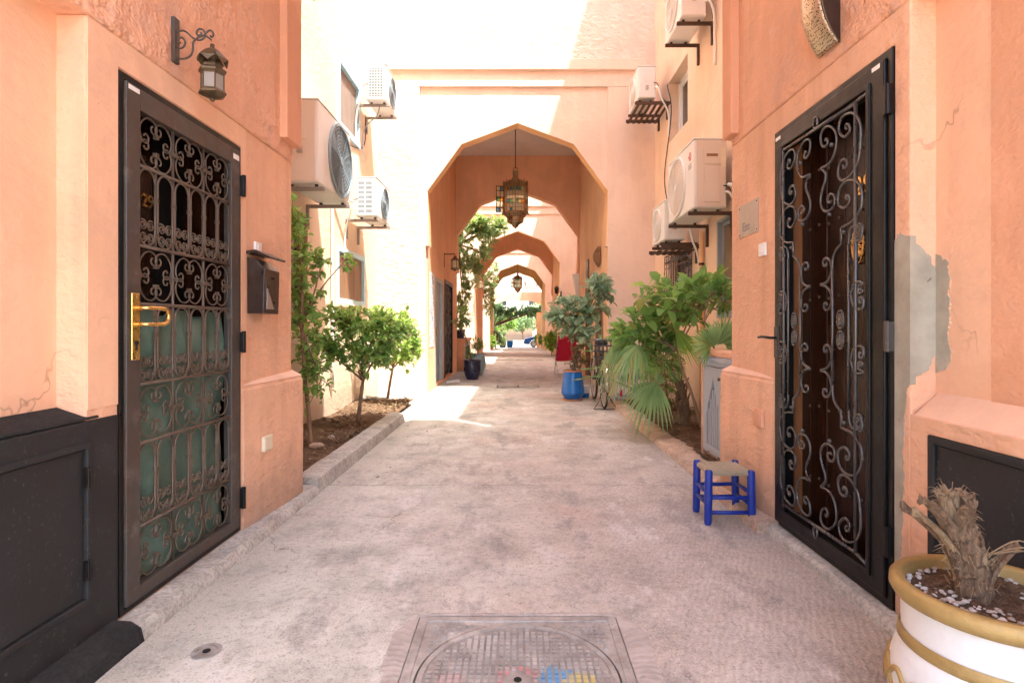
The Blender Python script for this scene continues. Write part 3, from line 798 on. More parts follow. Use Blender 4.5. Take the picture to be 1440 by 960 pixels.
C1 = rd(100, [(312,658),(340,690),(338,740),(320,800),(308,860),(315,920),(345,948),(385,930),(402,890),(400,845),(380,828),(360,845),(355,875),(370,888),(382,875)])
D1 = rd(100, [(487,865),(478,850),(490,838),(503,855),(497,895),(465,925),(430,900),(425,850),(440,790),(480,745),(530,735),(570,765),(586,830),(583,912),(560,962),(520,1017),(448,1057)])
D2 = rd(290, [(448,145),(448,255)]); D3 = rd(290, [(448,255),(410,300),(390,360),(388,430)])
E1 = rd(290, [(556,212),(570,200),(558,178),(540,185),(533,210),(550,232),(575,225),(583,190),(575,145),(550,130),(515,150),(500,200),(497,260)])
G1 = rd(290, [(310,525),(345,515),(372,470),(380,410),(370,365),(345,350),(325,370),(328,400),(345,400),(348,385)])
G2 = rd(290, [(310,532),(350,545),(378,590),(380,650),(365,690),(345,700),(330,680),(335,655),(350,655),(350,670)])
Fc = rd(290, [(572,572),(580,558),(590,572),(580,588),(563,578),(562,545),(580,530),(592,520),(570,508),(530,530),(512,600)])
Fc2 = rd(290, [(512,600),(530,670),(565,695),(592,685),(598,640),(585,612),(568,625),(572,650),(585,645)])
def mirror(p, sy, sz): return [(y if sy > 0 else 2*yc2-y, z if sz > 0 else 2*zc2-z) for y, z in p]
for sy in (1, -1):
    for sz in (1, -1):
        for nm_, pts, sm in (('scroll', A1, 1), ('scroll', B1, 1), ('scroll', C1, 1), ('scroll', D1, 1), ('bar', D2, 0), ('scroll', D3, 1), ('scroll', E1, 1), ('scroll', G1, 1), ('scroll', G2, 1), ('scroll', Fc, 1), ('scroll', Fc2, 1)):
            q = mirror(pts, sy, sz)
            q3 = [Vector((GX2, y, z)) for y, z in q]
            mb = MB(); mb.tube(crom(q3, 4) if sm else q3, .0062, 6); mb.build(nm_, M['scroll_black'], t, smooth=True)
    for (pp, z1) in ((D3[-1], None), (E1[-1], None)):
        y = pp[0] if sy > 0 else 2*yc2-pp[0]
        mb = MB(); mb.tube([(GX2, y, 2*zc2-pp[1]), (GX2, y, pp[1])], .0065, 6); mb.build('bar', M['scroll_black'], t, smooth=True)
    ym = (D3[-1][0]+E1[-1][0])/2; ym = ym if sy > 0 else 2*yc2-ym; half = abs(D3[-1][0]-E1[-1][0])/2
    me4 = flat_tube([(u*half*.44, v*half*.6) for u, v in scroll2d(1.0, 60, 400, .7, .2, 40)], .005).mesh('scroll', M['scroll_black'], True)
    for a in (1, -1):
        for b in (1, -1):
            place('scroll', me4, t, (GX2, ym-b*half*.05, zc2-.01+a*.047), (0 if b > 0 else math.pi, 0, 0))
me_r = MB(); me_r.tube([(0, .019*math.cos(R(a)), .027*math.sin(R(a))) for a in range(0, 361, 20)], .0055, 6)
me_r = me_r.mesh('ring', M['scroll_black'], True)
for (y, z) in ((yc2, czb+.034), (yc2, cza-.034), (ca-.03, 1.62), (ca-.03, .77), (cb+.03, 1.62), (cb+.03, .77)):
    place('ring', me_r, t, (GX2, y, z))
for (y, z) in ((2.63, 2.06), (2.92, 2.06), (2.65, 1.735), (2.90, 1.735), (2.65, .655), (2.90, .655), (2.53, 1.63), (3.02, 1.63), (2.53, .76), (3.02, .76)):
    mb = MB(); mb.ball((GX2, y, z), .011, 8); mb.build('bead', M['scroll_black'], t, smooth=True)
for z in (2.12, 1.16, .33):
    mb = MB(); mb.box(1.49, 1.55, 2.236, 2.262, z-.06, z+.06); mb.tube([(1.494, 2.243, z-.062), (1.494, 2.243, z+.062)], .011, 10); mb.build('hinge', M['iron_grey'] if z == 1.16 else M['iron'], t, bevel=.002)
mb = MB(); mb.box(1.488, 1.505, 3.175, 3.225, 1.02, 1.20); hp = mb.build('lock_plate', M['iron_grey'], t, bevel=.004)
mb = MB(); mb.tube([(1.49, 3.2, 1.135), (1.455, 3.2, 1.135), (1.448, 3.21, 1.137), (1.448, 3.29, 1.14), (1.448, 3.335, 1.136)], .008, 8); mb.build('lever', M['iron'], hp, smooth=True)
for (y0, y1) in ((2.30, 2.35), (3.17, 3.225)):
    mb = MB(); mb.box(1.4995, 1.5018, y0, y1, 2.272, 2.29); mb.build('sticker', M['white_plastic'], t)
t = thing('wooden_door', 'dark studded wooden door with brass knocker behind the scroll cage', 'door', (1.68, 2.75, .05))
for k in range(7):
    mb = MB(); mb.box(1.71, 1.668-.002*(k % 2), 2.14+k*.17, 2.306+k*.17, .06, 2.45); mb.build('plank', M['wood'], t, bevel=.005)
for z in (.35, .75, 1.35, 1.75, 2.05):
    for k in range(10):
        mb = MB(); mb.ball((1.664, 2.3+k*.095, z+(.0 if k % 2 else .012)), .0095, 8, (.7, 1, 1)); mb.build('stud', M['iron_grey'], t, smooth=True)
mb = MB()       # pierced heart-shaped brass knocker
for k in range(12):
    a = R(30*k); mb.tube([(1.655, 2.70+.024*math.cos(R(b))+.030*math.cos(a)*(1 if math.sin(a) > -.3 else .5), 1.60+.010*math.sin(R(b))+.052*math.sin(a)) for b in range(0, 361, 45)], .004, 5)
mb.tube([(1.655, 2.70+.046*math.cos(R(b)), 1.60+.075*math.sin(R(b))*(1.0 if math.sin(R(b)) > 0 else 1.25)) for b in range(0, 361, 20)], .005, 6)
mb.build('knocker', M['brass'], t, smooth=True)
mb = MB(); mb.box(1.605, 1.70, 3.250, 3.269, .06, 2.33); mb.build('lining', M['orange_wood'], t)
put('door_number', text_mesh('29', .13, .004, M['brass']), Matrix.Translation((1.655, 2.655, 1.875)) @ FACE_NX, t)

# ---- sills and kerbs of the near passage
def strip(name, poly, y0, y1, mat, rng_seed=1, amp=.0025, step=.10, label=None, cat=None):
    """kerb drawn as a cross section run along the lane with a slightly uneven line"""
    rg = random.Random(rng_seed); n = max(2, int((y1-y0)/step)); mb = MB(); k = len(poly)
    for i in range(n+1):
        y = y0+(y1-y0)*i/n
        dx = [rg.uniform(-amp, amp) for _ in poly]; dz = [rg.uniform(-amp, amp)*.6 for _ in poly]
        mb.v += [(p[0]+dx[j], y, p[1]+(dz[j] if p[1] > 0.01 else 0)) for j, p in enumerate(poly)]
    for i in range(n):
        for j in range(k):
            j2 = (j+1) % k
            mb.f.append((i*k+j, i*k+j2, (i+1)*k+j2, (i+1)*k+j)); mb.mi.append(0)
    mb.f += [tuple(range(k)), tuple(range((n+1)*k-1, n*k-1, -1))]; mb.mi += [0, 0]
    o = mb.build(name, M[mat], None, auto=35)
    tag(o, kind='structure') if not label else tag(o, label, cat)
    return o
strip('kerb', [(-1.70, -.01), (-1.425, -.01), (-1.432, .03), (-1.452, .058), (-1.70, .066)], 2.12, 4.0, 'kerb', 3)
strip('kerb', [(-1.70, -.01), (-1.425, -.01), (-1.44, .05), (-1.475, .075), (-1.70, .09)], -.15, 2.12, 'kerb_black', 4)
strip('kerb', [(1.70, -.01), (1.445, -.01), (1.452, .03), (1.47, .048), (1.70, .052)], 2.0, 3.30, 'kerb', 5)
strip('kerb', [(1.60, -.01), (1.385, -.01), (1.392, .045), (1.405, .065), (1.60, .07)], 3.22, 4.05, 'kerb_pink', 6)

# ------------------------------------------------------------------ things on the near walls
# black meter cupboard, left
t = thing('meter_cupboard', 'chalky black painted meter cupboard with hinged door beside the green-backed grille', 'cupboard', (-1.6, 1.2, 0))
mb = MB(); wallx(mb, -1.7, LX+.006, -.15, 2.147, .06, .862, [(1.05, 1.985, .225, .765)]); mb.build('carcass', M['blackpaint'], t, weld=True, bevel=.008)
mb = MB(); mb.prism([(LX+.007, .864), (LX+.003, .874), (-1.66, .912), (-1.70, .912), (-1.70, .864)], 'y', -.15, 2.05); mb.build('ledge', M['kerb_black'], t, bevel=.008)
mb = MB(); mb.box(-1.58, LX+.0, 1.055, 1.98, .23, .76); d = mb.build('door', M['blackpaint'], t, bevel=.004)
for z in (.66, .33):
    mb = MB(); mb.box(LX+.004, LX+.016, 1.972, 2.0, z-.035, z+.035); mb.tube([(LX+.013, 1.986, z-.036), (LX+.013, 1.986, z+.036)], .008, 8); mb.build('hinge', M['iron'], d)
mb = MB(); wallx(mb, LX-.01, LX+.013, 1.03, 2.0, .205, .785, [(1.052, 1.983, .228, .763)]); mb.build('door_frame', M['blackpaint'], t, weld=True, bevel=.004)
# black meter cupboard, right
t = thing('meter_cupboard', 'black steel meter cupboard door behind the white and gold planter', 'cupboard', (1.53, 1.5, .12))
mb = MB(); wallx(mb, 1.62, RX-.004, .9, 2.055, .12, .80, [(.93, 2.025, .15, .77)]); mb.build('frame', M['blackpaint'], t, weld=True, bevel=.004)
mb = MB(); mb.box(1.60, RX+.006, .932, 2.023, .152, .768); mb.build('door', M['blackpaint'], t, bevel=.003)

# broken plaster: cement patch with a ragged outline, beside the right door
t = thing('plaster_patch', 'bare grey cement patch with ragged edge beside the black scroll door', 'plaster patch', (RX, 2.2, 1.0))
def ragged(pts, seed, amp=.012, sub=6):
    """polygon outline broken up by a random walk across its free sides"""
    rg = random.Random(seed); out = []
    for i in range(len(pts)):
        a, b = Vector(pts[i]), Vector(pts[(i+1) % len(pts)])
        if abs(a.x-b.x) < 1e-6: out.append((a.x, a.y)); continue      # straight side, left clean
        n = max(2, int((b-a).length/.007)); nr = Vector((-(b-a).y, (b-a).x)).normalized(); w = 0.0
        for k in range(n):
            p = a.lerp(b, k/n)+nr*w
            w = max(-.008, min(.008, w+rg.uniform(-.0045, .0045)))*(.5 if k > n-4 else 1)
            out.append((p.x, p.y))
    return out
def crumbs(edge, seed, n, X=None, Y=None):
    """flakes of paint and plaster along a broken edge"""
    rg = random.Random(seed); mb = MB()
    for k in range(n):
        i = rg.randrange(len(edge)-1); u, z = Vector(edge[i]).lerp(Vector(edge[i+1]), rg.random()); u += rg.uniform(-.006, .006); z += rg.uniform(-.008, .008); r = rg.uniform(.0015, .0055)
        mb.ball((X, u, z) if X is not None else (u, Y, z), r, 5, (.5, 1, 1.3) if X is not None else (1, .5, 1.3))
    return mb
ol = [(2.2345, .16), (2.2345, 1.545), (2.20, 1.57), (2.175, 1.555), (2.145, 1.55), (2.145, .985), (2.165, .96), (2.185, .78), (2.19, .52), (2.212, .20), (2.222, .165)]
pl = [(max(2.145, min(2.2345, y)), z) for y, z in ragged(ol, 8, .012, 9)]
mb = MB(); mb.prism(pl, 'x', RX-.0022, RX+.02); mb.build('cement', M['cement'], t)
ol2 = [(1.5175, 1.55), (1.55, 1.515), (1.60, 1.47), (1.6168, 1.42), (1.6168, 1.10), (1.59, 1.03), (1.55, 1.01), (1.5175, .99)]
pl2 = [(max(1.5175, min(1.617, x)), z) for x, z in ragged(ol2, 9, .010, 8)]
mb = MB(); mb.prism(pl2, 'y', 2.1448, 2.16); mb.build('cement_return', M['cement'], t)
ol3 = [(2.1462, 1.48), (2.12, 1.47), (2.09, 1.45), (2.075, 1.38), (2.085, 1.2), (2.072, 1.08), (2.11, 1.03), (2.1462, 1.02)]
pl3 = [(max(2.0, min(2.1462, y)), z) for y, z in ragged(ol3, 10, .012, 8)]
mb = MB(); mb.prism(pl3, 'x', 1.6165, 1.64); mb.build('cement_niche', M['cement'], t)
o = crumbs([q for q in pl if 2.153 < q[0] < 2.2325], 3, 60, X=RX+.001).build('flakes', M['peach'], t); o['kind'] = 'stuff'
o = crumbs([q for q in pl if 2.153 < q[0] < 2.2325], 4, 40, X=RX+.001).build('flakes', M['kerb'], t); o['kind'] = 'stuff'
o = crumbs([q for q in pl3 if q[0] < 2.14], 5, 50, X=1.6185).build('flakes', M['peach_smooth'], t); o['kind'] = 'stuff'
o = crumbs(pl2[:16]+pl2[-20:], 6, 30, Y=2.1485).build('flakes', M['peach'], t); o['kind'] = 'stuff'

def plate(name, label, cat, X, y0, y1, z0, z1, d, mat, bev=.004):
    s = 1 if X < 0 else -1
    t = thing(name, label, cat, (X, (y0+y1)/2, z0))
    mb = MB(); mb.box(X-s*.004, X+s*d, y0, y1, z0, z1); mb.build('plate', M[mat], t, bevel=bev)
    return t, s
# bell push, junction box left
t, s = plate('bell_switch', 'white bell switch above the dark bronze mailbox', 'switch', LX+.002, 3.255, 3.335, 1.625, 1.70, .011, 'white_plastic')
mb = MB(); mb.box(LX+.012, LX+.018, 3.278, 3.312, 1.645, 1.68); mb.build('button', M['white_plastic'], t, bevel=.003)
t, s = plate('junction_box', 'beige junction box low on the plinth under the mailbox', 'junction box', -1.522, 3.29, 3.40, .455, .545, .022, 'beige_plastic')
mb = MB(); mb.box(-1.501, -1.497, 3.30, 3.39, .465, .535); mb.build('cover', M['beige_plastic'], t, bevel=.003)
# mailbox
t = thing('mailbox', 'dark bronze mailbox with open sloping lid beside the grille door', 'mailbox', (LX, 3.28, 1.27))
my0, my1 = 3.175, 3.375
mb = MB(); mb.prism([(LX, 1.275), (-1.455, 1.275), (-1.448, 1.53), (-1.50, 1.585), (LX, 1.60)], 'y', my0, my1); mb.build('box', M['bronze'], t, bevel=.004)
mb = MB(); mb.prism([(LX, 1.615), (LX, 1.633), (-1.50, 1.640), (-1.415, 1.600), (-1.42, 1.588), (-1.50, 1.622)], 'y', my0-.012, my1+.012); mb.build('lid', M['bronze'], t, bevel=.003)
mb = MB(); mb.box(-1.4535, -1.4475, my0+.02, my1-.02, 1.30, 1.52); mb.build('front_plate', M['bronze'], t, bevel=.003)
mb = MB(); mb.box(-1.4478, -1.4462, my0+.075, my0+.125, 1.475, 1.49); mb.build('slot', M['black'], t)
mb = MB(); mb.prism([(my0+.02, 1.30), (my0+.11, 1.302), (my0+.025, 1.42)], 'x', -1.4476, -1.442); mb.build('bent_corner', M['steel'], t)
mb = MB(); mb.disc((-1.4477, my0+.12, 1.34), .007, 'x', .004, 10); mb.build('lock', M['black'], t)

# right: plaque, bell, painted box
X = RX-.001
pa, pb = onx(1040, 300, RX)[1], onx(1067, 300, RX)[1]
t, s = plate('name_plaque', 'engraved grey metal name plaque on the pier beside the scroll door', 'plaque', X, pb, pa, 1.80, 2.015, .005, 'steel', .001)
put('lettering', text_mesh('Ens', .085, .0012, M['grey_print']), Matrix.Translation((X-.0055, (pa+pb)/2+.03, 1.86)) @ FACE_NX, t)
for y in (pb+.018, pa-.018):
    for z in (1.818, 1.997):
        mb = MB(); mb.ball((X-.005, y, z), .0055, 8, (.6, 1, 1)); mb.build('screw', M['iron'], t, smooth=True)
ya, yb = onx(1069, 342, RX)[1], onx(1078, 342, RX)[1]
t, s = plate('bell_switch', 'white bell switch below the metal name plaque', 'switch', X, yb, ya, 1.635, 1.715, .012, 'white_plastic')
mb = MB(); mb.box(X-.018, X-.012, yb+.02, ya-.02, 1.655, 1.69); mb.build('button', M['white_plastic'], t, bevel=.003)
t, s = plate('junction_box', 'peach painted junction box behind the blue stool', 'junction box', 1.493, 3.37, 3.47, .585, .69, .018, 'peach_plastic')
mb = MB(); mb.box(1.476, 1.471, 3.38, 3.46, .595, .68); mb.build('cover', M['peach_plastic'], t, bevel=.003)

# ---- wall lantern on scroll bracket, left
LY = 2.477
def lt(pts): return [ony(225+a/7.385, 20+b/7.385, LY) for a, b in pts]
t = thing('wall_lantern', 'small hexagonal pewter lantern on a scroll bracket above the grille door', 'lantern', (LX, LY, 2.38))
mb = MB(); mb.box(LX-.002, LX+.03, LY-.02, LY+.02, 2.375, 2.575); mb.build('back_plate', M['iron_grey'], t, bevel=.003)
for pts in ([(215,290),(200,300),(185,280),(200,250),(235,250),(262,290),(245,340),(205,355),(160,325),(145,260),(155,205),(215,175),(270,185),(330,240),(370,265),(420,270),(460,245),(470,200),(440,160),(400,160),(380,195),(395,225),(430,215),(425,195)],
            [(150,462),(215,465),(270,460),(320,430),(343,370),(345,300),(370,265),(420,230),(470,225),(510,250),(535,270)],
            [(520,225),(535,240),(555,220),(545,185),(515,170),(480,195),(468,215)]):
    mb = MB(); mb.tube(crom([Vector(p) for p in lt(pts)], 4), .0042, 6); mb.build('scroll', M['iron_grey'], t, smooth=True)
lx, _, lz = ony(225+545/7.385, 20+560/7.385, LY)     # centre of the glass body's upper rim
def hexlathe(prof, name, mat, par=None, n=6): 
    mb = MB(); mb.lathe(prof, n, (lx, LY, lz), a0=R(10)); return mb.build(name, M[mat], par or t, bevel=.001)
hexlathe([(.040, -.004), (.054, -.006), (.060, -.014), (.058, -.022), (.049, -.030), (.046, -.034)], 'upper_rim', 'lantern_metal')
hexlathe([(.046, -.098), (.052, -.101), (.060, -.112), (.058, -.119), (.040, -.128), (.012, -.135)], 'lower_rim', 'lantern_metal')
mb = MB(); mb.lathe([(.006, -.150), (.011, -.143), (.008, -.134), (.0, -.133)], 10, (lx, LY, lz)); mb.build('finial', M['lantern_metal'], t, smooth=True)
hexlathe([(.042, .012), (.044, .002), (.040, -.005)], 'crown', 'lantern_metal')
mb = MB(); mb.lathe([(.026, -.004), (.022, .02), (.018, .03), (.024, .045), (.024, .058), (.016, .066)], 12, (lx, LY, lz)); mb.build('neck', M['lantern_metal'], t, smooth=True)
mb = MB(); mb.lathe([(.040, .060), (.034, .072), (.020, .082), (.010, .086), (.009, .104), (.004, .106)], 12, (lx, LY, lz)); mb.build('cap', M['lantern_metal'], t, smooth=True)
for k in range(6):
    a0, a1 = R(10+60*k), R(70+60*k); am = (a0+a1)/2
    p = lambda a, r, z: (lx+r*math.cos(a), LY+r*math.sin(a), lz+z)
    mb = MB(); mb.tube([p(a0, .0475, -.102), p(a0, .0475, -.030)], .0032, 5); mb.build('post', M['lantern_metal'], t)
    mb = MB(); mb.add([p(a0, .045, -.1), p(a1, .045, -.1), p(a1, .045, -.032), p(a0, .045, -.032), p(a0, .042, -.1), p(a1, .042, -.1), p(a1, .042, -.032), p(a0, .042, -.032)],
                      [(0, 1, 2, 3), (7, 6, 5, 4), (0, 4, 5, 1), (3, 2, 6, 7)]); mb.build('pane', M['glass_milky'], t)
    mb = MB(); mb.add([p(a0+.08, .036, .066), p(a1-.08, .036, .066), p(a1-.03, .064, .036), p(am, .058, .012), p(a0+.03, .064, .036)], [(0, 1, 2, 3, 4)])
    o = mb.build('cap_shutter', M['lantern_metal'], t); sd = o.modifiers.new('thick', 'SOLIDIFY'); sd.thickness = .003

# ---- pierced brass sconce, right
t = thing('wall_sconce', 'pierced brass crescent wall sconce above the black scroll door', 'sconce', (RX, 2.67, 2.53))
mb = MB(); nseg = 26; z0, z1 = 2.53, 3.02
def sd_(k): 
    u = k/nseg; return .115*math.sin(math.pi*min(1, u*.98+.01))**.75
rows = []
for k in range(nseg+1):
    z = z0+(z1-z0)*k/nseg; d = sd_(k)
    for j in range(9):
        v = j/8; y = 2.592+.165*v
        rows.append((RX-.012-d*(.86+.14*math.sin(math.pi*v)), y, z))
mb.add(rows, [(k*9+j, k*9+j+1, (k+1)*9+j+1, (k+1)*9+j) for k in range(nseg) for j in range(8)])
sm = NT('pierced_brass'); hv = sm.voro(95, rnd=.55); hole = sm.ramp(hv, (.30, 1), (.36, 0))
cc = sm.mix(sm.noise(25, 3), (.50, .40, .27), (.68, .56, .40))
M['pierced'] = sm.done(sm.mix(hole, cc, (.03, .018, .01)), .38, .8, sm.bump(sm.math('SUBTRACT', 1.0, hole), .6, .006))
o = mb.build('shell', M['pierced'], t, smooth=True); s_ = o.modifiers.new('thick', 'SOLIDIFY'); s_.thickness = .003; s_.offset = 0
mb = MB(); pr = [(RX-.010-sd_(k)*.8, z0+(z1-z0)*k/nseg) for k in range(nseg+1)]
mb.prism([(RX-.002, z0)]+pr+[(RX-.002, z1)], 'y', 2.598, 2.602); mb.build('side_plate', M['bronze'], t)
mb = MB(); mb.tube([(a, 2.592, b) for a, b in pr], .004, 6); mb.build('rim', M['lantern_metal'], t, smooth=True)

# ------------------------------------------------------------------ air conditioner units
def ac(label, s, Xf, y0, y1, z0, z1, dep, fan=.64, fr=.36, body='ac_white', side='ac_white', dark=True, logo=None, vent=None, tray=False, arm='bracket', pipes=True, group='air conditioner units on the court walls'):
    """outdoor unit; s = -1 hangs on the left wall, front face at x = Xf looking into the lane"""
    Xw = CL if s < 0 else CR
    Xb = Xf+s*dep
    t = thing('air_conditioner', label, 'air conditioner', (Xb, (y0+y1)/2, z0), group)
    f = -s                                      # outward direction of the front
    mb = MB(); mb.box(Xb, Xf, y0, y1, z0, z1); mb.build('casing', M[body], t, bevel=.018, seg=3)
    mb = MB(); mb.box(Xb+f*.012, Xf-f*.03, y0-.004, y0+.02, z0+.012, z1-.012); sp = mb.build('side_panel', M[side], t, bevel=.006)
    mb = MB(); mb.box(Xb-f*.004, Xf+f*.006, y0-.006, y1+.006, z1-.002, z1+.016); mb.build('lid', M[body], t, bevel=.006)
    zc = (z0+z1)/2; yc = y0+(y1-y0)*fan; r = (z1-z0)*fr*1.08
    mb = MB(); mb.disc((Xf-f*.001, yc, zc), r*.98, 'x', f*.005, 40); mb.build('fan_opening', M['ac_dark' if dark else 'ac_beige'], t)
    gm = M['ac_mesh' if dark else 'ac_white']
    mb = MB(); mb.disc((Xf, yc, zc), r*1.03, 'x', f*.022, 40, r*.95); gr = mb.build('fan_grille', gm, t, bevel=.002)
    mb = MB()
    for k in range(1, 10): 
        rr = r*k/10
        mb.tube([(Xf+f*.018, yc+rr*math.cos(R(a)), zc+rr*math.sin(R(a))) for a in range(0, 361, 15)], .0028, 4, False)
    for a in range(0, 360, 30): mb.tube([(Xf+f*.016, yc+r*.1*math.cos(R(a)), zc+r*.1*math.sin(R(a))), (Xf+f*.016, yc+r*.97*math.cos(R(a)), zc+r*.97*math.sin(R(a)))], .003, 4)
    mb.disc((Xf+f*.012, yc, zc), r*.13, 'x', f*.012, 20); mb.build('guard_wires', gm, gr)
    for k in range(3):
        mb = MB(); a0 = R(120*k+20); n = 8
        pts = []
        for i in range(n+1):
            rr = r*(.15+.75*i/n); 
            for d in (-.32, .32): pts.append((Xf+f*(.006+.004*(d > 0)), yc+rr*math.cos(a0+d+.2*i/n), zc+rr*math.sin(a0+d+.2*i/n)))
        mb.add(pts, [(2*i, 2*i+1, 2*i+3, 2*i+2) for i in range(n)]); mb.build('fan_blade', M['ac_mesh' if dark else 'ac_beige'], gr)
    if logo:
        ly, lz = y0+(y1-y0)*.13, z0+(z1-z0)*.80
        mb = MB(); mb.disc((Xf+f*.0005, ly, lz), .048, 'x', f*.002, 28); lo = mb.build('emblem', M['red_logo'], t)
        mb = MB(); mb.tube([(Xf+f*.003, ly+.036*math.cos(R(a)), lz+.036*math.sin(R(a))) for a in range(20, 331, 15)], .0035, 5); mb.tube([(Xf+f*.003, ly-.004, lz+.016), (Xf+f*.003, ly-.004, lz-.016), (Xf+f*.003, ly-.02, lz-.016)], .003, 5)
        mb.ball((Xf+f*.003, ly+.015, lz+.012), .005, 8); mb.build('emblem_mark', M['white_plastic'], lo)
        put('emblem_letters', text_mesh(logo, .085, .001, M['grey_print']), Matrix.Translation((Xf+f*.002, ly, lz-.115)) @ (FACE_PX if s < 0 else FACE_NX), t)
    # side: grab handle, louvres or service cover
    ys = y0-.004
    if vent == 'louvre':
        nx = 2; nz = 7; xa, xb = min(Xb, Xf)+.03, max(Xb, Xf)-.06
        for i in range(nx):
            for j in range(nz):
                cw_ = (xb-xa)/nx; ch = (z1-z0-.08)/nz
                mb = MB(); mb.box(xa+i*cw_+.008, xa+(i+1)*cw_-.008, ys-.001, ys+.003, z0+.04+j*ch+.01, z0+.04+(j+1)*ch-.012); mb.build('louvre_opening', M['ac_mesh'], sp)
    elif vent == 'mesh':
        xa, xb = min(Xb, Xf)+.04, max(Xb, Xf)-.05
        mb = MB(); mb.box(xa, xb, ys-.001, ys+.003, z0+.06, z1-.05); mb.build('coil_grille', M['ac_mesh'], sp)
        mb = MB()
        for k in range(10): mb.box(xa, xb, ys-.006, ys-.001, z0+.07+k*(z1-z0-.12)/10, z0+.078+k*(z1-z0-.12)/10)
        for k in range(5): mb.box(xa+k*(xb-xa)/5, xa+k*(xb-xa)/5+.006, ys-.008, ys-.0015, z0+.06, z1-.05)
        mb.build('coil_guard', M['ac_white'], sp)
    elif vent == 'service':
        xa, xb = min(Xb, Xf), max(Xb, Xf); w = xb-xa
        mb = MB(); mb.box(xa+w*.30, xa+w*.80, ys-.016, ys+.002, z0+.06, z1-.30); mb.build('service_cover', M[side], sp, bevel=.008)
        mb = MB(); mb.box(xa+w*.28, xa+w*.82, ys-.010, ys+.002, z1-.27, z1-.10); mb.build('terminal_cover', M[side], sp, bevel=.006)
        mb = MB(); mb.box(xa+w*.38, xa+w*.72, ys-.013, ys-.009, z1-.19, z1-.16); mb.build('grip_slot', M['wood_brown'], sp)
        mb = MB(); mb.box(xa+w*.82, xa+w*.97, ys-.004, ys+.002, z1-.3, z1-.1); mb.build('rating_label', M['beige_plastic'], sp)
    else:
        xa, xb = min(Xb, Xf), max(Xb, Xf); w = xb-xa
        mb = MB(); mb.box(xa+w*.35, xa+w*.65, ys-.005, ys+.002, zc+.02, zc+.12); mb.build('grab_handle', M[side], sp, bevel=.004)
        mb = MB(); mb.box(xa+w*.42, xa+w*.58, ys-.012, ys+.002, zc-.12, zc-.05); mb.build('valve_cover', M['steel'], sp, bevel=.004)
    # steel brackets to the wall
    for yb in (y0+.10, y1-.12):
        mb = MB(); mb.box(Xw, Xf+f*.03, yb-.018, yb+.018, z0-.060, z0-.022); mb.box(Xw, Xw+f*.03, yb-.02, yb+.02, z0-.30, z0-.06)
        mb.build('bracket', M[arm], t, bevel=.003)
    mb = MB()
    for yb in (y0+.10, y1-.12):
        for xx in (Xb+f*.06, Xf-f*.05): mb.lathe([(.018, -.024), (.018, 0.002)], 10, (xx, yb, z0))
    mb.build('rubber_feet', M['rubber'], t)
    if tray:
        mb = MB(); wa, wb = min(Xw, Xf+f*.04), max(Xw, Xf+f*.04)
        for yy in (y0-.03, y1+.0): mb.box(wa, wb, yy, yy+.04, z0-.105, z0-.062)
        for k in range(6): mb.box(wa+.02+k*(wb-wa-.08)/5, wa+.06+k*(wb-wa-.08)/5, y0-.03, y1+.04, z0-.118, z0-.106)
        mb.build('tray', M['rust'], t)
    if pipes:
        mb = MB(); mb.tube(crom([Vector((Xb+f*.03, y0+.02, z0+.18)), Vector((Xb-f*.02, y0-.05, z0+.15)), Vector((Xb-f*.07, y0-.06, z0-.02)), Vector((Xw+f*.03, y0-.02, z0-.25)), Vector((Xw+f*.02, y0-.01, z0-.6))], 6), .014, 6); mb.build('pipe', M['white_plastic'], t, smooth=True)
        mb = MB(); mb.tube(crom([Vector((Xb+f*.05, y0+.01, z0+.25)), Vector((Xb-f*.02, y0-.03, z0+.21)), Vector((Xb-f*.06, y0-.02, z0+.05)), Vector((Xw+f*.02, y0+.02, z0-.1))], 6), .007, 6); mb.build('cable', M['rubber'], t, smooth=True)
    return t
ac('big yellowed air conditioner unit with dark fan, nearest on the sunlit wall', -1, -1.98, 5.5, 6.55, 2.63, 3.45, .36, .66, .44, 'ac_white', 'ac_beige', True, None, None)
ac('upper small white air conditioner unit near the corner with a meshed side', -1, -1.98, 8.34, 9.07, 4.60, 5.14, .30, .55, .38, vent='mesh')
ac('lower small white air conditioner unit with louvred side above the blue-framed window', -1, -1.98, 7.8, 8.6, 2.75, 3.29, .30, .55, .38, vent='louvre')
ac('highest air conditioner unit, cut off by the top of the photo', 1, 1.98, 6.7, 7.45, 4.95, 5.55, .30, .55, .38, dark=False, arm='rust')
ac('white air conditioner unit on a rusty tray beside the cornice end', 1, 1.90, 8.75, 9.5, 4.80, 5.30, .28, .55, .38, dark=False, tray=True, arm='rust')
ac('large beige air conditioner unit with a red round emblem above the palm bed', 1, 1.93, 6.08, 7.10, 2.50, 3.25, .36, .63, .43, 'ac_white', 'ac_beige', False, 'LG', 'service', arm='rust')
ac('low white air conditioner unit half hidden below the one with the red emblem', 1, 1.93, 7.30, 7.95, 2.34, 2.85, .28, .55, .38, dark=False, tray=True, arm='rust')

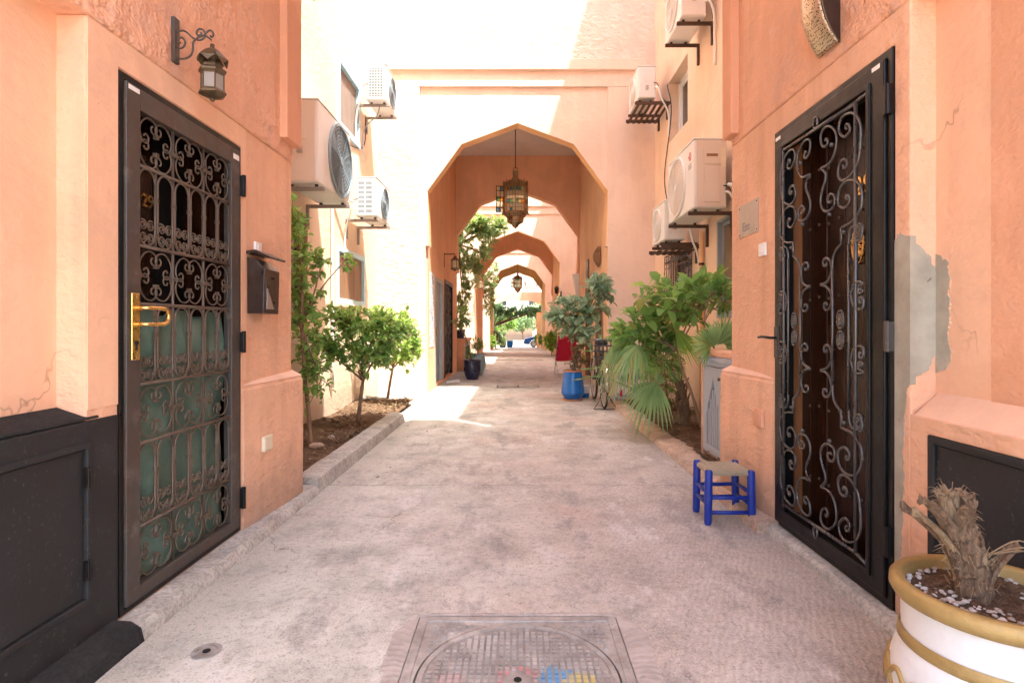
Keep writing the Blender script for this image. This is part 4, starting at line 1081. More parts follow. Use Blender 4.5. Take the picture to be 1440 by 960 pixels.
# ------------------------------------------------------------------ windows of the court
def window(name, label, s, hole, fr_mat, fill, fw=.06, bars=0, mull=0, depth=.10, proud=.02, boards=0, glass='glass_dark', group=None, sill=False):
    y0, y1, z0, z1 = hole; X = CL if s < 0 else CR
    t = thing(name, label, 'window', (X, (y0+y1)/2, z0), group)
    o = s                                       # into the wall
    xf, xb = X-o*proud, X+o*depth
    mb = MB(); wallx(mb, xf, xb, y0, y1, z0, z1, [(y0+fw, y1-fw, z0+fw, z1-fw)]); fo = mb.build('frame', M[fr_mat], t, weld=True, bevel=.004)
    if boards:
        bw = (y1-y0-2*fw)/boards
        for k in range(boards):
            mb = MB(); mb.box(X+o*.02, X+o*.045, y0+fw+k*bw+.002, y0+fw+(k+1)*bw-.002, z0+fw, z1-fw); mb.build('board', M[fill], t, bevel=.004)
    else:
        for k in range(mull+1):
            w = (y1-y0-2*fw)/(mull+1); a = y0+fw+k*w
            mb = MB(); wallx(mb, X+o*.03, X+o*.07, a+.002, a+w-.002, z0+fw, z1-fw, [(a+.045, a+w-.045, z0+fw+.045, z1-fw-.045)]); so = mb.build('sash', M[fr_mat], t, weld=True, bevel=.003)
            mb = MB(); mb.box(X+o*.045, X+o*.052, a+.04, a+w-.04, z0+fw+.04, z1-fw-.04); mb.build('pane', M[glass], so)
    if sill:
        mb = MB(); mb.box(X-o*.05, X+o*.1, y0-.03, y1+.03, z0-.05, z0-.002); mb.build('sill', M['court'], t, bevel=.006)
    return t
window('window', 'upper boarded window with pale blue frame on the sunlit wall', -1, WL_UP, 'window_blue', 'boarding', .09, boards=4, proud=.03, sill=False)
window('window', 'low window with pale blue frame and brown board behind the shrubs', -1, WL_LO, 'window_blue', 'wood_brown', .07, boards=3, proud=.02, sill=True)
window('window', 'dark brown window half hidden behind the climbing vine', -1, WL_NEAR, 'wood_brown', None, .07, mull=1)
# recessed white sliding window high on the right wall
y0, y1, z0, z1 = WR_UP
t = thing('window', 'white sliding window recessed high in the peach wall', 'window', (CR+.1, 8.3, z0))
mb = MB(); wallx(mb, CR+.16, CR+.24, y0+.001, y1-.001, z0+.001, z1-.001, [(y0+.05, y1-.05, z0+.05, z1-.05)]); mb.build('frame', M['window_white'], t, weld=True, bevel=.003)
for k in range(2):
    a = y0+.05+k*.45
    mb = MB(); wallx(mb, CR+.17+.02*k, CR+.20+.02*k, a, a+.45, z0+.05, z1-.05, [(a+.045, a+.405, z0+.1, z1-.1)]); so = mb.build('sash', M['window_white'], t, weld=True, bevel=.003)
    mb = MB(); mb.box(CR+.182+.02*k, CR+.188+.02*k, a+.04, a+.41, z0+.095, z1-.095); mb.build('pane', M['glass_dark'], so)
# grilled window
y0, y1, z0, z1 = WR_GR
t = thing('window', 'window behind an ornate wrought iron grille, above the palm bed', 'window', (CR, 8.2, z0))
mb = MB(); wallx(mb, CR+.10, CR+.16, y0+.001, y1-.001, z0+.001, z1-.001, [(y0+.06, y1-.06, z0+.06, z1-.06)]); fo = mb.build('frame', M['wood_brown'], t, weld=True, bevel=.003)
mb = MB(); mb.box(CR+.12, CR+.13, y0+.05, y1-.05, z0+.05, z1-.05); mb.build('pane', M['glass_dark'], fo)
mb = MB()
for z in (z0+.02, z0+.35, z1-.22, z1-.02): mb.tube([(CR-.07, y0-.04, z), (CR-.07, y1+.04, z)], .008, 6)
for y in (y0-.04, y1+.04):
    for z in (z0+.02, z1-.02): mb.tube([(CR-.07, y, z), (CR+.02, y, z)], .008, 6)
go = mb.build('grille', M['scroll_black'], t)
me_w = flat_tube([(u*.05, v*.05) for u, v in scroll2d(1, 80, 360, .5, .15, 50)], .006).mesh('scroll', M['scroll_black'], True)
n = 10
for k in range(n+1):
    y = y0-.04+(y1-y0+.08)*k/n
    mb = MB(); mb.tube([(CR-.07, y, z0+.02), (CR-.07, y, z1-.02)], .007, 6); mb.build('bar', M['scroll_black'], go)
    if k < n:
        place('scroll', me_w, t, (CR-.075, y+.06, z1-.12), (R(90), 0, 0)); place('scroll', me_w, t, (CR-.075, y+.06, z0+.19), (R(-90), 0, 0))
window('window', 'tan glazed window with grey metal frame next to the right pier', 1, WR_NEAR, 'window_grey', None, .035, mull=0, glass='glass_tan', depth=.06)
t = thing('downpipe', 'orange painted downpipe on the right court wall beside the low air conditioner', 'pipe', (CR, 7.25, 0))
mb = MB(); mb.tube([(CR-.04, 7.12, .05), (CR-.04, 7.12, 2.42)], .03, 12); mb.build('pipe', M['rim'], t, smooth=True)
for z in (.8, 2.0):
    mb = MB(); mb.tube([(CR-.04, 7.12, z-.015), (CR-.04, 7.12, z+.015)], .036, 12); mb.build('clip', M['rust'], t)
t = thing('downpipe', 'thin white conduit looping below the louvred air conditioner', 'pipe', (CL, 7.3, 1))
mb = MB(); mb.tube(crom([Vector((CL+.03, 7.25, .4)), Vector((CL+.03, 7.25, 2.2)), Vector((CL+.03, 7.25, 2.85)), Vector((CL+.05, 7.35, 2.93)), Vector((CL+.16, 7.7, 2.93))], 6), .02, 8); mb.build('pipe', M['white_plastic'], t, smooth=True)

# ------------------------------------------------------------------ planting beds, kerbs
strip('kerb', [(-1.62, -.01), (-1.425, -.01), (-1.435, .05), (-1.45, .095), (-1.48, .112), (-1.61, .112), (-1.62, .02)], 4.004, 7.02, 'kerb', 11, .003, .12)
strip('kerb', [(1.66, -.01), (1.40, -.01), (1.415, .035), (1.43, .048), (1.60, .062), (1.66, .05)], 4.054, 8.55, 'kerb_pink', 12, .004, .12)
rg = random.Random(3)
def bed(x0, x1, y0, y1, seed):
    rr = random.Random(seed); nx, ny = 14, int((y1-y0)/.07); mb = MB(); vs = []
    for j in range(ny+1):
        for i in range(nx+1):
            u = i/nx; hz = .062+.035*math.sin(6*u+3*j/ny*5)*.5+rr.uniform(-.012, .016)+.02*u*(1-u)*4
            vs.append((x0+(x1-x0)*u, y0+(y1-y0)*j/ny, hz))
    mb.add(vs, [(j*(nx+1)+i, j*(nx+1)+i+1, (j+1)*(nx+1)+i+1, (j+1)*(nx+1)+i) for j in range(ny) for i in range(nx)])
    return tag(mb.build('planting_soil', M['soil'], smooth=True), kind='structure')
bed(-2.44, -1.60, 3.84, 8.6, 1); bed(1.60, 2.39, 3.97, 8.6, 2)
mb = MB(); mb.prism([(-2.44, -.01), (-2.44, .13), (-1.75, .05), (-1.72, -.01)], 'y', 8.55, 8.72); tag(mb.build('kerb', M['kerb'], bevel=.02), kind='structure')
mb = MB(); mb.box(1.62, 2.39, 8.55, 8.7, -.01, .085); tag(mb.build('kerb', M['kerb_pink'], bevel=.02), kind='structure')

# dry leaves and clods on the beds, a few on the lane
lb = MB(); rr = random.Random(21)
def add_leaf(mb, p, d, up, L, W, fold=.25, curl=.2):
    d = Vector(d).normalized(); sd = d.cross(Vector(up))
    sd = sd.normalized() if sd.length > 1e-4 else d.orthogonal().normalized()
    nr = sd.cross(d); p = Vector(p)
    a = p+d*L*.35; b = p+d*L*.72-nr*L*curl*.35; tip = p+d*L-nr*L*curl
    mb.add([p, a-sd*W*.5+nr*W*fold, a, a+sd*W*.5+nr*W*fold, b-sd*W*.38+nr*W*fold*.8, b, b+sd*W*.38+nr*W*fold*.8, tip],
           [(0, 2, 1), (0, 3, 2), (1, 2, 5, 4), (2, 3, 6, 5), (4, 5, 7), (5, 6, 7)])
for k in range(620):
    s = rr.choice((-1, 1)) if k > 200 else -1
    y = rr.uniform(4.0, 8.6) if rr.random() < .6 else rr.uniform(7.0, 8.6)
    x = s*rr.uniform(1.64, 2.35); a = rr.uniform(0, 6.28)
    add_leaf(lb, (x, y, .10+rr.uniform(0, .03)), (math.cos(a), math.sin(a), rr.uniform(-.2, .3)), (rr.uniform(-.4, .4), rr.uniform(-.4, .4), 1), rr.uniform(.03, .08), rr.uniform(.015, .03))
for k in range(26):
    s = rr.choice((-1, 1)); x = s*rr.uniform(.9, 1.42); y = rr.uniform(4.2, 9.5); a = rr.uniform(0, 6.28)
    add_leaf(lb, (x, y, .006), (math.cos(a), math.sin(a), .05), (0, 0, 1), rr.uniform(.025, .05), .018)
tag(lb.build('leaf_litter', M['leaf_dry']), 'dry brown leaves scattered on the planting beds', 'leaves', None, 'stuff')
cb = MB()
for k in range(260):
    s = rr.choice((-1, 1)); r_ = rr.uniform(.006, .024)
    cb.ball((s*rr.uniform(1.66, 2.35), rr.uniform(3.95, 8.4), .085), r_, 6, (rr.uniform(.8, 1.4), rr.uniform(.8, 1.4), rr.uniform(.5, .9)))
tag(cb.build('soil_clods', M['soil']), 'small clods of earth on the planting beds', 'soil', None, 'stuff')
def stone(label, c, r, sc, mat, seed):
    rr = random.Random(seed); mb = MB(); mb.ball(c, r, 12, sc)
    mb.v = [(x+rr.uniform(-.1, .1)*r, y+rr.uniform(-.1, .1)*r, z+rr.uniform(-.08, .08)*r) for x, y, z in mb.v]
    return tag(mb.build('stone', M[mat], smooth=True, weld=True), label, 'stone')
x, y, z = ony(445, 628, 5.05); stone('pale rounded stone at the foot of the vine stem', (x, y, .115), .05, (1.5, .9, .6), 'kerb_pink', 1)
stone('small grey stone lying near the end of the planter kerb', (-1.85, 5.5, .105), .03, (1.3, 1, .7), 'kerb', 2)

# ------------------------------------------------------------------ grey cupboard at the bed's end
t = thing('garden_cupboard', 'low grey-blue double-door cupboard with arched slatted panels by the pier', 'cupboard', (1.75, 4.5, 0))
gx, gy0, gy1, gz0, gz1 = 1.665, 3.98, 4.98, .10, .90
mb = MB(); mb.box(gx+.03, 2.38, 3.98, 5.02, .0, .985); mb.box(gx-.005, gx+.04, 4.985, 5.03, 0, .985); mb.box(gx-.012, 2.38, 3.972, 5.035, .945, 1.0); mb.build('masonry', M['peach'], t, bevel=.012)
mb = MB(); mb.box(gx+.02, gx-.012, 3.985, 4.983, .862, .944); mb.box(gx+.02, gx-.022, 3.985, 4.983, .90, .93); mb.build('cornice', M['grey_wood'], t, bevel=.004)
for k in range(2):
    a = 4.485+.003 if k else 3.99; b = a+.492
    # door stile frame with an ogee arched opening filled by slats
    yc = (a+b)/2; w = .155
    op = [(yc-w, .17), (yc-w, .44), (yc-w*.82, .47), (yc-w*.80, .53), (yc-w*.55, .56), (yc-w*.45, .62), (yc-w*.2, .68), (yc, .76), (yc+w*.2, .68), (yc+w*.45, .62), (yc+w*.55, .56), (yc+w*.80, .53), (yc+w*.82, .47), (yc+w, .44), (yc+w, .17)]
    mb = MB()
    half = len(op)//2
    mb.prism([(a, .105), (yc, .105), (yc, .17)] + op[:half+1] + [(yc, .855), (a, .855)], 'x', gx, gx+.022)
    mb.prism([(b, .105), (b, .855), (yc, .855)] + op[half:] + [(yc, .17), (yc, .105)], 'x', gx, gx+.022)
    d = mb.build('door', M['grey_wood'], t)
    for j in range(6):
        ys = yc-w+.01+j*(2*w-.02)/6
        mb = MB(); mb.box(gx+.006, gx+.02, ys+.006, ys+.036, .165, .70-.22*abs((j-2.5)/2.5)); mb.build('slat', M['grey_wood'], d)
    mb = MB(); mb.box(gx+.024, gx+.028, yc-w-.01, yc+w+.01, .16, .78); mb.build('dark_backing', M['black'], d)
    yk = a+.03 if k else b-.03
    mb = MB(); mb.lathe([(.006, 0), (.006, .02), (.016, .025), (.014, .035), (0, .038)], 10); mb.v = [(gx-z_, yk+y_, .77+x_) for x_, y_, z_ in mb.v]; mb.build('knob', M['old_brass'], d, smooth=True)

# ------------------------------------------------------------------ blue stool with straw seat
t = thing('stool', 'small cobalt blue wooden stool with woven straw seat', 'stool', (1.285, 3.48, 0))
lg = {}
for (k, x, y, h, lean) in (('fl', 1.152, 3.362, .330, .006), ('fr', 1.42, 3.362, .328, -.006), ('bl', 1.158, 3.60, .335, .006), ('br', 1.415, 3.60, .335, -.006)):
    mb = MB(); mb.tube([(x, y, .001), (x, y, .02), (x+lean*.5, y, .15), (x+lean, y, h-.01), (x+lean, y, h)], [.019, .0225, .0245, .0235, .018], 12); mb.build('leg', M['blue'], t, smooth=False, auto=40)
for (a, b, zz) in (((1.16, 3.362), (1.41, 3.362), (.075, .165)), ((1.165, 3.60), (1.41, 3.60), (.10, .18)), ((1.157, 3.37), (1.160, 3.59), (.12, .19)), ((1.416, 3.37), (1.414, 3.59), (.12, .19))):
    for z in zz:
        mb = MB(); mb.tube([(a[0], a[1], z), ((a[0]+b[0])/2, (a[1]+b[1])/2, z-.002), (b[0], b[1], z)], .0125, 8); mb.build('stretcher', M['blue'], t, smooth=True)
# seat: ropes laid in four triangles
n = 22; x0, x1, y0, y1 = 1.172, 1.402, 3.368, 3.595
cx_, cy_ = (x0+x1)/2, (y0+y1)/2
def rope(pts, r): MB_ = MB(); MB_.tube(pts, r, 6); return MB_
sb = MB()
for k in range(n):
    u = k/n
    for (pa, pb, ax) in (((x0-.012, None), (x1+.012, None), 'x'), ((None, y0-.012), (None, y1+.012), 'y')):
        v = (k+.5)/n
        if ax == 'x':
            y = y0+(y1-y0)*v; m = abs(v-.5)*2
            ins = (x1-x0)/2*(1-m)
            for (xe, sg) in ((x0-.012, 1), (x1+.012, -1)):
                xi = (x0 if sg > 0 else x1)+sg*ins*0+sg*(x1-x0)/2*(min(v, 1-v)*2)
                sb.tube([(xe, y, .300), (xe, y, .316), (xe+sg*.012, y, .324), (xi, y, .316-.008*math.sin(math.pi*v))], .0058, 5)
        else:
            x = x0+(x1-x0)*v
            for (ye, sg) in ((y0-.012, 1), (y1+.012, -1)):
                yi = (y0 if sg > 0 else y1)+sg*(y1-y0)/2*(min(v, 1-v)*2)
                sb.tube([(x, ye, .298), (x, ye, .316), (x, ye+sg*.012, .324), (x, yi, .316-.008*math.sin(math.pi*v))], .0058, 5)
sb.box(x0, x1, y0, y1, .296, .312)
sb.build('seat', M['straw'], t, smooth=False)

# ------------------------------------------------------------------ white and gold planter with cut palm
PC = Vector((1.285, 1.50, -.025))
t = thing('planter', 'large white planter with gold bands standing by the black cupboard', 'planter', (PC.x, PC.y, 0))
prof = [(.13, .026), (.15, .03), (.195, .07), (.232, .16), (.238, .24), (.225, .31), (.208, .36), (.206, .40), (.207, .47)]
def smooth_prof(pr, k=5): return [(v.x, v.y) for v in crom([Vector((a, b, 0)) for a, b in pr], k)]
mb = MB(); mb.lathe(smooth_prof(prof), 56, PC); mb.build('bowl', M['pot_white'], t, smooth=True)
mb = MB(); mb.lathe([(.206, .465), (.226, .472), (.235, .488), (.234, .508), (.222, .520), (.205, .519), (.196, .508), (.194, .44)], 56, PC, caps=False); mb.build('rim', M['gold'], t, smooth=True)
mb = MB(); mb.lathe([(.211, .343), (.2165, .350), (.2135, .372), (.2085, .379)], 56, PC, caps=False); mb.build('gold_band', M['gold'], t, smooth=True)
mb = MB(); mb.lathe([(.218, .105), (.2245, .112), (.2345, .135), (.234, .142)], 56, PC, caps=False); mb.build('gold_band', M['gold'], t, smooth=True)
def pot_r(z):
    P = smooth_prof(prof)
    for (r0, z0), (r1, z1) in zip(P, P[1:]):
        if z0 <= z <= z1: return r0+(r1-r0)*(z-z0)/(z1-z0+1e-9)
    return .2
for ph in (0, math.pi):
    pts = []
    for k in range(0, 241):
        a = 2*math.pi*k/240; z = .245+.030*math.sin(9*a+ph)
        r = pot_r(z)+.001; pts.append((PC.x+r*math.cos(a), PC.y+r*math.sin(a), z-.025))
    mb = MB(); mb.tube(pts, .0085, 6); mb.build('gold_wave', M['gold'], t, smooth=True)
rr = random.Random(4)
mb = MB(); vs = [(PC.x, PC.y, .47)]; ns = 30
for j in range(1, 9):
    for i in range(ns):
        a = 2*math.pi*i/ns; r = .197*j/8; vs.append((PC.x+r*math.cos(a), PC.y+r*math.sin(a), .457+rr.uniform(-.006, .008)+.012*(1-j/8)))
fs = [(0, 1+i, 1+(i+1) % ns) for i in range(ns)] + [(1+j*ns+i, 1+(j+1)*ns+i, 1+(j+1)*ns+(i+1) % ns, 1+j*ns+(i+1) % ns) for j in range(7) for i in range(ns)]
mb.add(vs, fs); mb.build('soil', M['soil'], t, smooth=True)
pb = MB()
for k in range(380):
    a = rr.uniform(0, 6.28); r = .19*math.sqrt(rr.random())
    if r < .07 or (math.cos(a*1.5+1.0) < .1 and r < .165): continue
    q = rr.uniform(.0025, .0075); m = len(pb.v)
    pb.ball((PC.x+r*math.cos(a), PC.y+r*math.sin(a), .464+q*.3), q, 7, (rr.uniform(.7, 1.5), rr.uniform(.7, 1.5), rr.uniform(.5, .8)))
    pb.v[m:] = [(x+rr.uniform(-.12, .12)*q, y+rr.uniform(-.12, .12)*q, z+rr.uniform(-.12, .12)*q) for x, y, z in pb.v[m:]]
o = pb.build('pebbles', M['pebble'], t, weld=False); o['kind'] = 'stuff'
# cut palm: core wrapped in old leaf bases, the upper ones cut long
B = Vector((1.235, 1.515, .455))
t = thing('palm_stump', 'dead cut back palm stump with frayed stalks in the white planter', 'palm stump', B)
rr = random.Random(12)
axis = [Vector(p) for p in crom([Vector(p) for p in ((.012, 0, -.02), (.006, 0, .06), (-.008, .004, .14), (-.026, .008, .21), (-.040, .01, .29))], 5)]
def core(h):
    f = max(0, min(1, (h+.02)/.31))*(len(axis)-1); i = int(min(f, len(axis)-2)); return B+axis[i].lerp(axis[i+1], f-i)
mb = MB(); mb.tube([B+p for p in axis], [.046-.026*(k/20)+.004*math.sin(k*2.3) for k in range(len(axis))], 14)
mb.v = [(x+rr.uniform(-.003, .003), y+rr.uniform(-.003, .003), z+rr.uniform(-.004, .004)) for x, y, z in mb.v]; mb.build('trunk', M['palm_bark'], t)
for k in range(22):
    a = k*2.4+rr.uniform(-.2, .2); h0 = .005+.24*(k/22)**.9; d = Vector((math.cos(a), math.sin(a), 0)); sd = d.cross(Vector((0, 0, 1)))
    big = k % 3 == 0 or k > 16
    ln = rr.uniform(.10, .155) if big else rr.uniform(.05, .085); lean = (rr.uniform(.0, .10) if k > 15 else rr.uniform(.28, .55)) if big else rr.uniform(.02, .12); w = (.034 if k < 9 else .022)*rr.uniform(.8, 1.15)
    rb = .044-.08*h0; n, m = 9, 7; vs = []
    for i in range(n+1):
        u = i/n; c = core(h0+ln*u)+d*(rb+ln*lean*u*u*1.6); ww = w*(1-.45*u)
        for j in range(m):
            v = j/(m-1)*2-1
            p = c+sd*ww*v-d*ww*.75*v*v+d*rr.uniform(-.0018, .0018)
            if i == n: p = p+Vector((0, 0, rr.uniform(-.016, .012)))
            vs.append(p)
    mb = MB(); mb.add(vs, [(i*m+j, i*m+j+1, (i+1)*m+j+1, (i+1)*m+j) for i in range(n) for j in range(m-1)])
    o = mb.build('cut_stalk', M['palm_cut'] if k % 4 == 1 or k > 18 else M['palm_bark'], t); so = o.modifiers.new('thick', 'SOLIDIFY'); so.thickness = .009 if big else .006; so.offset = -1
fb = MB()
for k in range(330):
    a = rr.uniform(0, 6.28); h = rr.choice((rr.uniform(.20, .31), rr.uniform(.20, .31), rr.uniform(.02, .22))); r0 = .05 if h < .15 else .028
    p = core(h)+Vector((r0*math.cos(a), r0*math.sin(a), 0)); d = Vector((math.cos(a)*rr.uniform(.1, .8), math.sin(a)*rr.uniform(.1, .8), rr.uniform(-.6, 1.1)))
    L = rr.uniform(.012, .05); q = p+d*L*.6; e = q+Vector((d.x, d.y, -.4))*L*.5
    fb.tube([p, q, e], [.0011, .0009, .0004], 3)
for (dx, dy, dz) in ((.12, -.06, .05), (.13, -.10, .03), (.10, -.13, .045)):
    p = B+Vector((.03, -.02, .13)); fb.tube(crom([p, p+Vector((dx*.5, dy*.5, dz)), p+Vector((dx, dy, dz*.3))], 4), .0018, 4)
o = fb.build('fibres', M['palm_cut'], t); o['kind'] = 'stuff'

# ------------------------------------------------------------------ manholes and drain caps
t = thing('manhole', 'square iron manhole with round studded cover and paint splashes in the foreground', 'manhole', (0, 1.89, 0))
MC = (0, 1.89)
mt = NT('manhole_iron'); a_ = mt.noise(10, 5, .7); b_ = mt.noise(3.2, 5, .7); x_, y_, z_ = mt.xyz()
c_ = mt.ramp(a_, (.3, (.24, .22, .20)), (.55, (.40, .38, .355)), (.75, (.55, .53, .50)))
def splash(cx, cy, r, col, c, k):
    dx = mt.math('SUBTRACT', x_, cx); dy = mt.math('SUBTRACT', y_, cy)
    d = mt.math('SQRT', mt.math('ADD', mt.math('MULTIPLY', dx, dx), mt.math('MULTIPLY', dy, dy)))
    d = mt.math('ADD', d, mt.math('MULTIPLY', mt.math('SUBTRACT', mt.noise(18+k, 4, .7), .5), r*2.6))
    return mt.mix(mt.math('MULTIPLY', mt.rng(d, r, r*.75), .75), c, col)
c_ = mt.mix(mt.math('MULTIPLY', mt.ramp(b_, (.56, 0), (.62, 1)), .6), c_, (.62, .60, .56))
c_ = splash(.0, 1.885, .075, (.60, .22, .22), c_, 1); c_ = splash(.0, 1.89, .035, (.45, .42, .40), c_, 2)
c_ = splash(.135, 1.89, .07, (.06, .33, .62), c_, 3); c_ = splash(.215, 1.875, .06, (.66, .55, .16), c_, 5)
c_ = splash(-.23, 1.88, .05, (.58, .42, .40), c_, 7)
M['manhole'] = mt.done(c_, .6, .25, mt.bump(a_, .3, .01))
md = NT('dirt_in_grooves'); M['manhole_dirt'] = md.done(md.ramp(md.noise(14, 4, .7), (.3, (.20, .18, .16)), (.7, (.42, .385, .35))), .9)
mb = MB(); ro = .355
sq = [(-.402, 1.488), (.402, 1.488), (.402, 2.292), (-.402, 2.292)]
nn = 64; inner = [(MC[0]+ro*math.cos(2*math.pi*k/nn+math.pi/4*0), MC[1]+ro*math.sin(2*math.pi*k/nn)) for k in range(nn)]
def sqpt(a):
    c, s = math.cos(a), math.sin(a); m = max(abs(c), abs(s)); return (MC[0]+.402*c/m, MC[1]+.402*s/m)
outer = [sqpt(2*math.pi*k/nn) for k in range(nn)]
zt = -.001
mb.add([(x, y, zt) for x, y in outer]+[(x, y, zt) for x, y in inner]+[(x, y, -.04) for x, y in inner], [(k, (k+1) % nn, nn+(k+1) % nn, nn+k) for k in range(nn)]+[(nn+k, nn+(k+1) % nn, 2*nn+(k+1) % nn, 2*nn+k) for k in range(nn)])
fr = mb.build('frame', M['manhole'], t)
mb = MB(); w = .402
for (x0, x1, y0, y1) in ((-w, -w+.035, 1.488, 2.292), (w-.035, w, 1.488, 2.292), (-w+.035, w-.035, 2.257, 2.292)): mb.box(x0, x1, y0, y1, -.003, .004)
mb.build('frame_edge', M['manhole'], fr, bevel=.002)
mb = MB(); mb.disc((MC[0], MC[1], -.045), ro-.008, 'z', .041, 64); cv = mb.build('cover', M['manhole_dirt'], t)
mb = MB(); mb.disc((MC[0], MC[1], -.005), ro-.008, 'z', .006, 64, ro-.028); mb.build('cover_rim', M['manhole'], cv)
sb = MB(); fb = MB()
for i in range(-16, 17):
    for j in range(-16, 17):
        x, y = MC[0]+i*.0245+.012, MC[1]+j*.0245+.012; d = math.hypot(x-MC[0], y-MC[1])
        if d < ro-.045 and d > .05: sb.box(x-.0075, x+.0075, y-.0075, y+.0075, -.006, .0025)
        elif d > ro+.022 and abs(x) < w-.05 and abs(y-MC[1]) < w-.05: fb.box(x-.0075, x+.0075, y-.0075, y+.0075, -.003, .0045)
o = sb.build('studs', M['manhole'], cv, bevel=0); o['kind'] = 'stuff'
o = fb.build('frame_studs', M['manhole'], fr); o['kind'] = 'stuff'
mb = MB(); mb.disc((0, 1.893, -.0035), .014, 'z', .001, 20); mb.build('lifting_hole', M['black'], cv)
# the collar of later concrete round the manhole
rr = random.Random(6); mb = MB(); nn = 90
def so(a, e):
    c, s = math.cos(a), math.sin(a); k = (abs(c)**5+abs(s)**5)**(-1/5); return k
po = []; pi_ = []
for k in range(nn):
    a = 2*math.pi*k/nn; q = so(a, 5)*(.478+.018*math.sin(3*a)+rr.uniform(-.008, .008)); po.append((MC[0]+.01+q*math.cos(a), MC[1]+q*math.sin(a)*.93, .0012))
    x, y = sqpt(a); pi_.append((MC[0]+(x-MC[0])*1.008, MC[1]+(y-MC[1])*1.008, .0045))
mid = [((a[0]*.35+b[0]*.65), (a[1]*.35+b[1]*.65), .009) for a, b in zip(po, pi_)]
mb.add(po+mid+pi_, [(k, (k+1) % nn, nn+(k+1) % nn, nn+k) for k in range(nn)]+[(nn+k, nn+(k+1) % nn, 2*nn+(k+1) % nn, 2*nn+k) for k in range(nn)])
mc = NT('collar_concrete'); a_ = mc.noise(5, 5, .7); b_ = mc.noise(60, 3, .65)
sx, sy, sz = mc.xyz()
ang = mc.math('ARCTAN2', mc.math('SUBTRACT', sy, 1.89), sx); gw = mc.math('SINE', mc.math('ADD', mc.math('MULTIPLY', ang, 95), mc.math('MULTIPLY', a_, 9)))
cc = mc.ramp(a_, (.3, (.30, .27, .24)), (.55, (.47, .425, .385)), (.8, (.60, .555, .51)))
cc = mc.mix(mc.math('MULTIPLY', mc.ramp(gw, (.3, 0), (.8, 1)), .14), cc, (.60, .54, .51))
M['collar'] = mc.done(cc, .9, normal=mc.bump(mc.math('ADD', mc.math('MULTIPLY', gw, .12), mc.math('ADD', a_, mc.math('MULTIPLY', b_, .4))), .6, .012))
mb.build('concrete_collar', M['collar'], t, smooth=True)
t = thing('drain_cap', 'small round iron drain cap near the black kerb', 'drain cap', (-1.15, 2.05, 0))
mb = MB(); mb.disc((-1.15, 2.05, -.002), .052, 'z', .006, 28, .036); mb.build('ring', M['manhole'], t, bevel=.001)
mb = MB(); mb.disc((-1.15, 2.05, -.002), .034, 'z', .0045, 28); c = mb.build('cap', M['manhole'], t, bevel=.001)
mb = MB(); mb.disc((-1.15, 2.05, .0026), .014, 'z', .002, 16); mb.build('key_hole', M['black'], c)
for (y, w, h, lab) in ((11.1, .42, .22, 'flat concrete access cover in the floor of the first passage'), (19.9, .9, .3, 'farther concrete access cover in the middle court')):
    t = thing('access_cover', lab, 'access cover', (0, y, 0))
    mb = MB(); mb.box(-w, w, y-h, y+h, .0, .006); mb.build('frame', M['iron_grey'], t)
    for k in range(2):
        mb = MB(); mb.box(-w+.03+k*w, -.015+k*w, y-h+.03, y+h-.03, .002, .010); mb.build('slab', M['kerb'], t, bevel=.002)

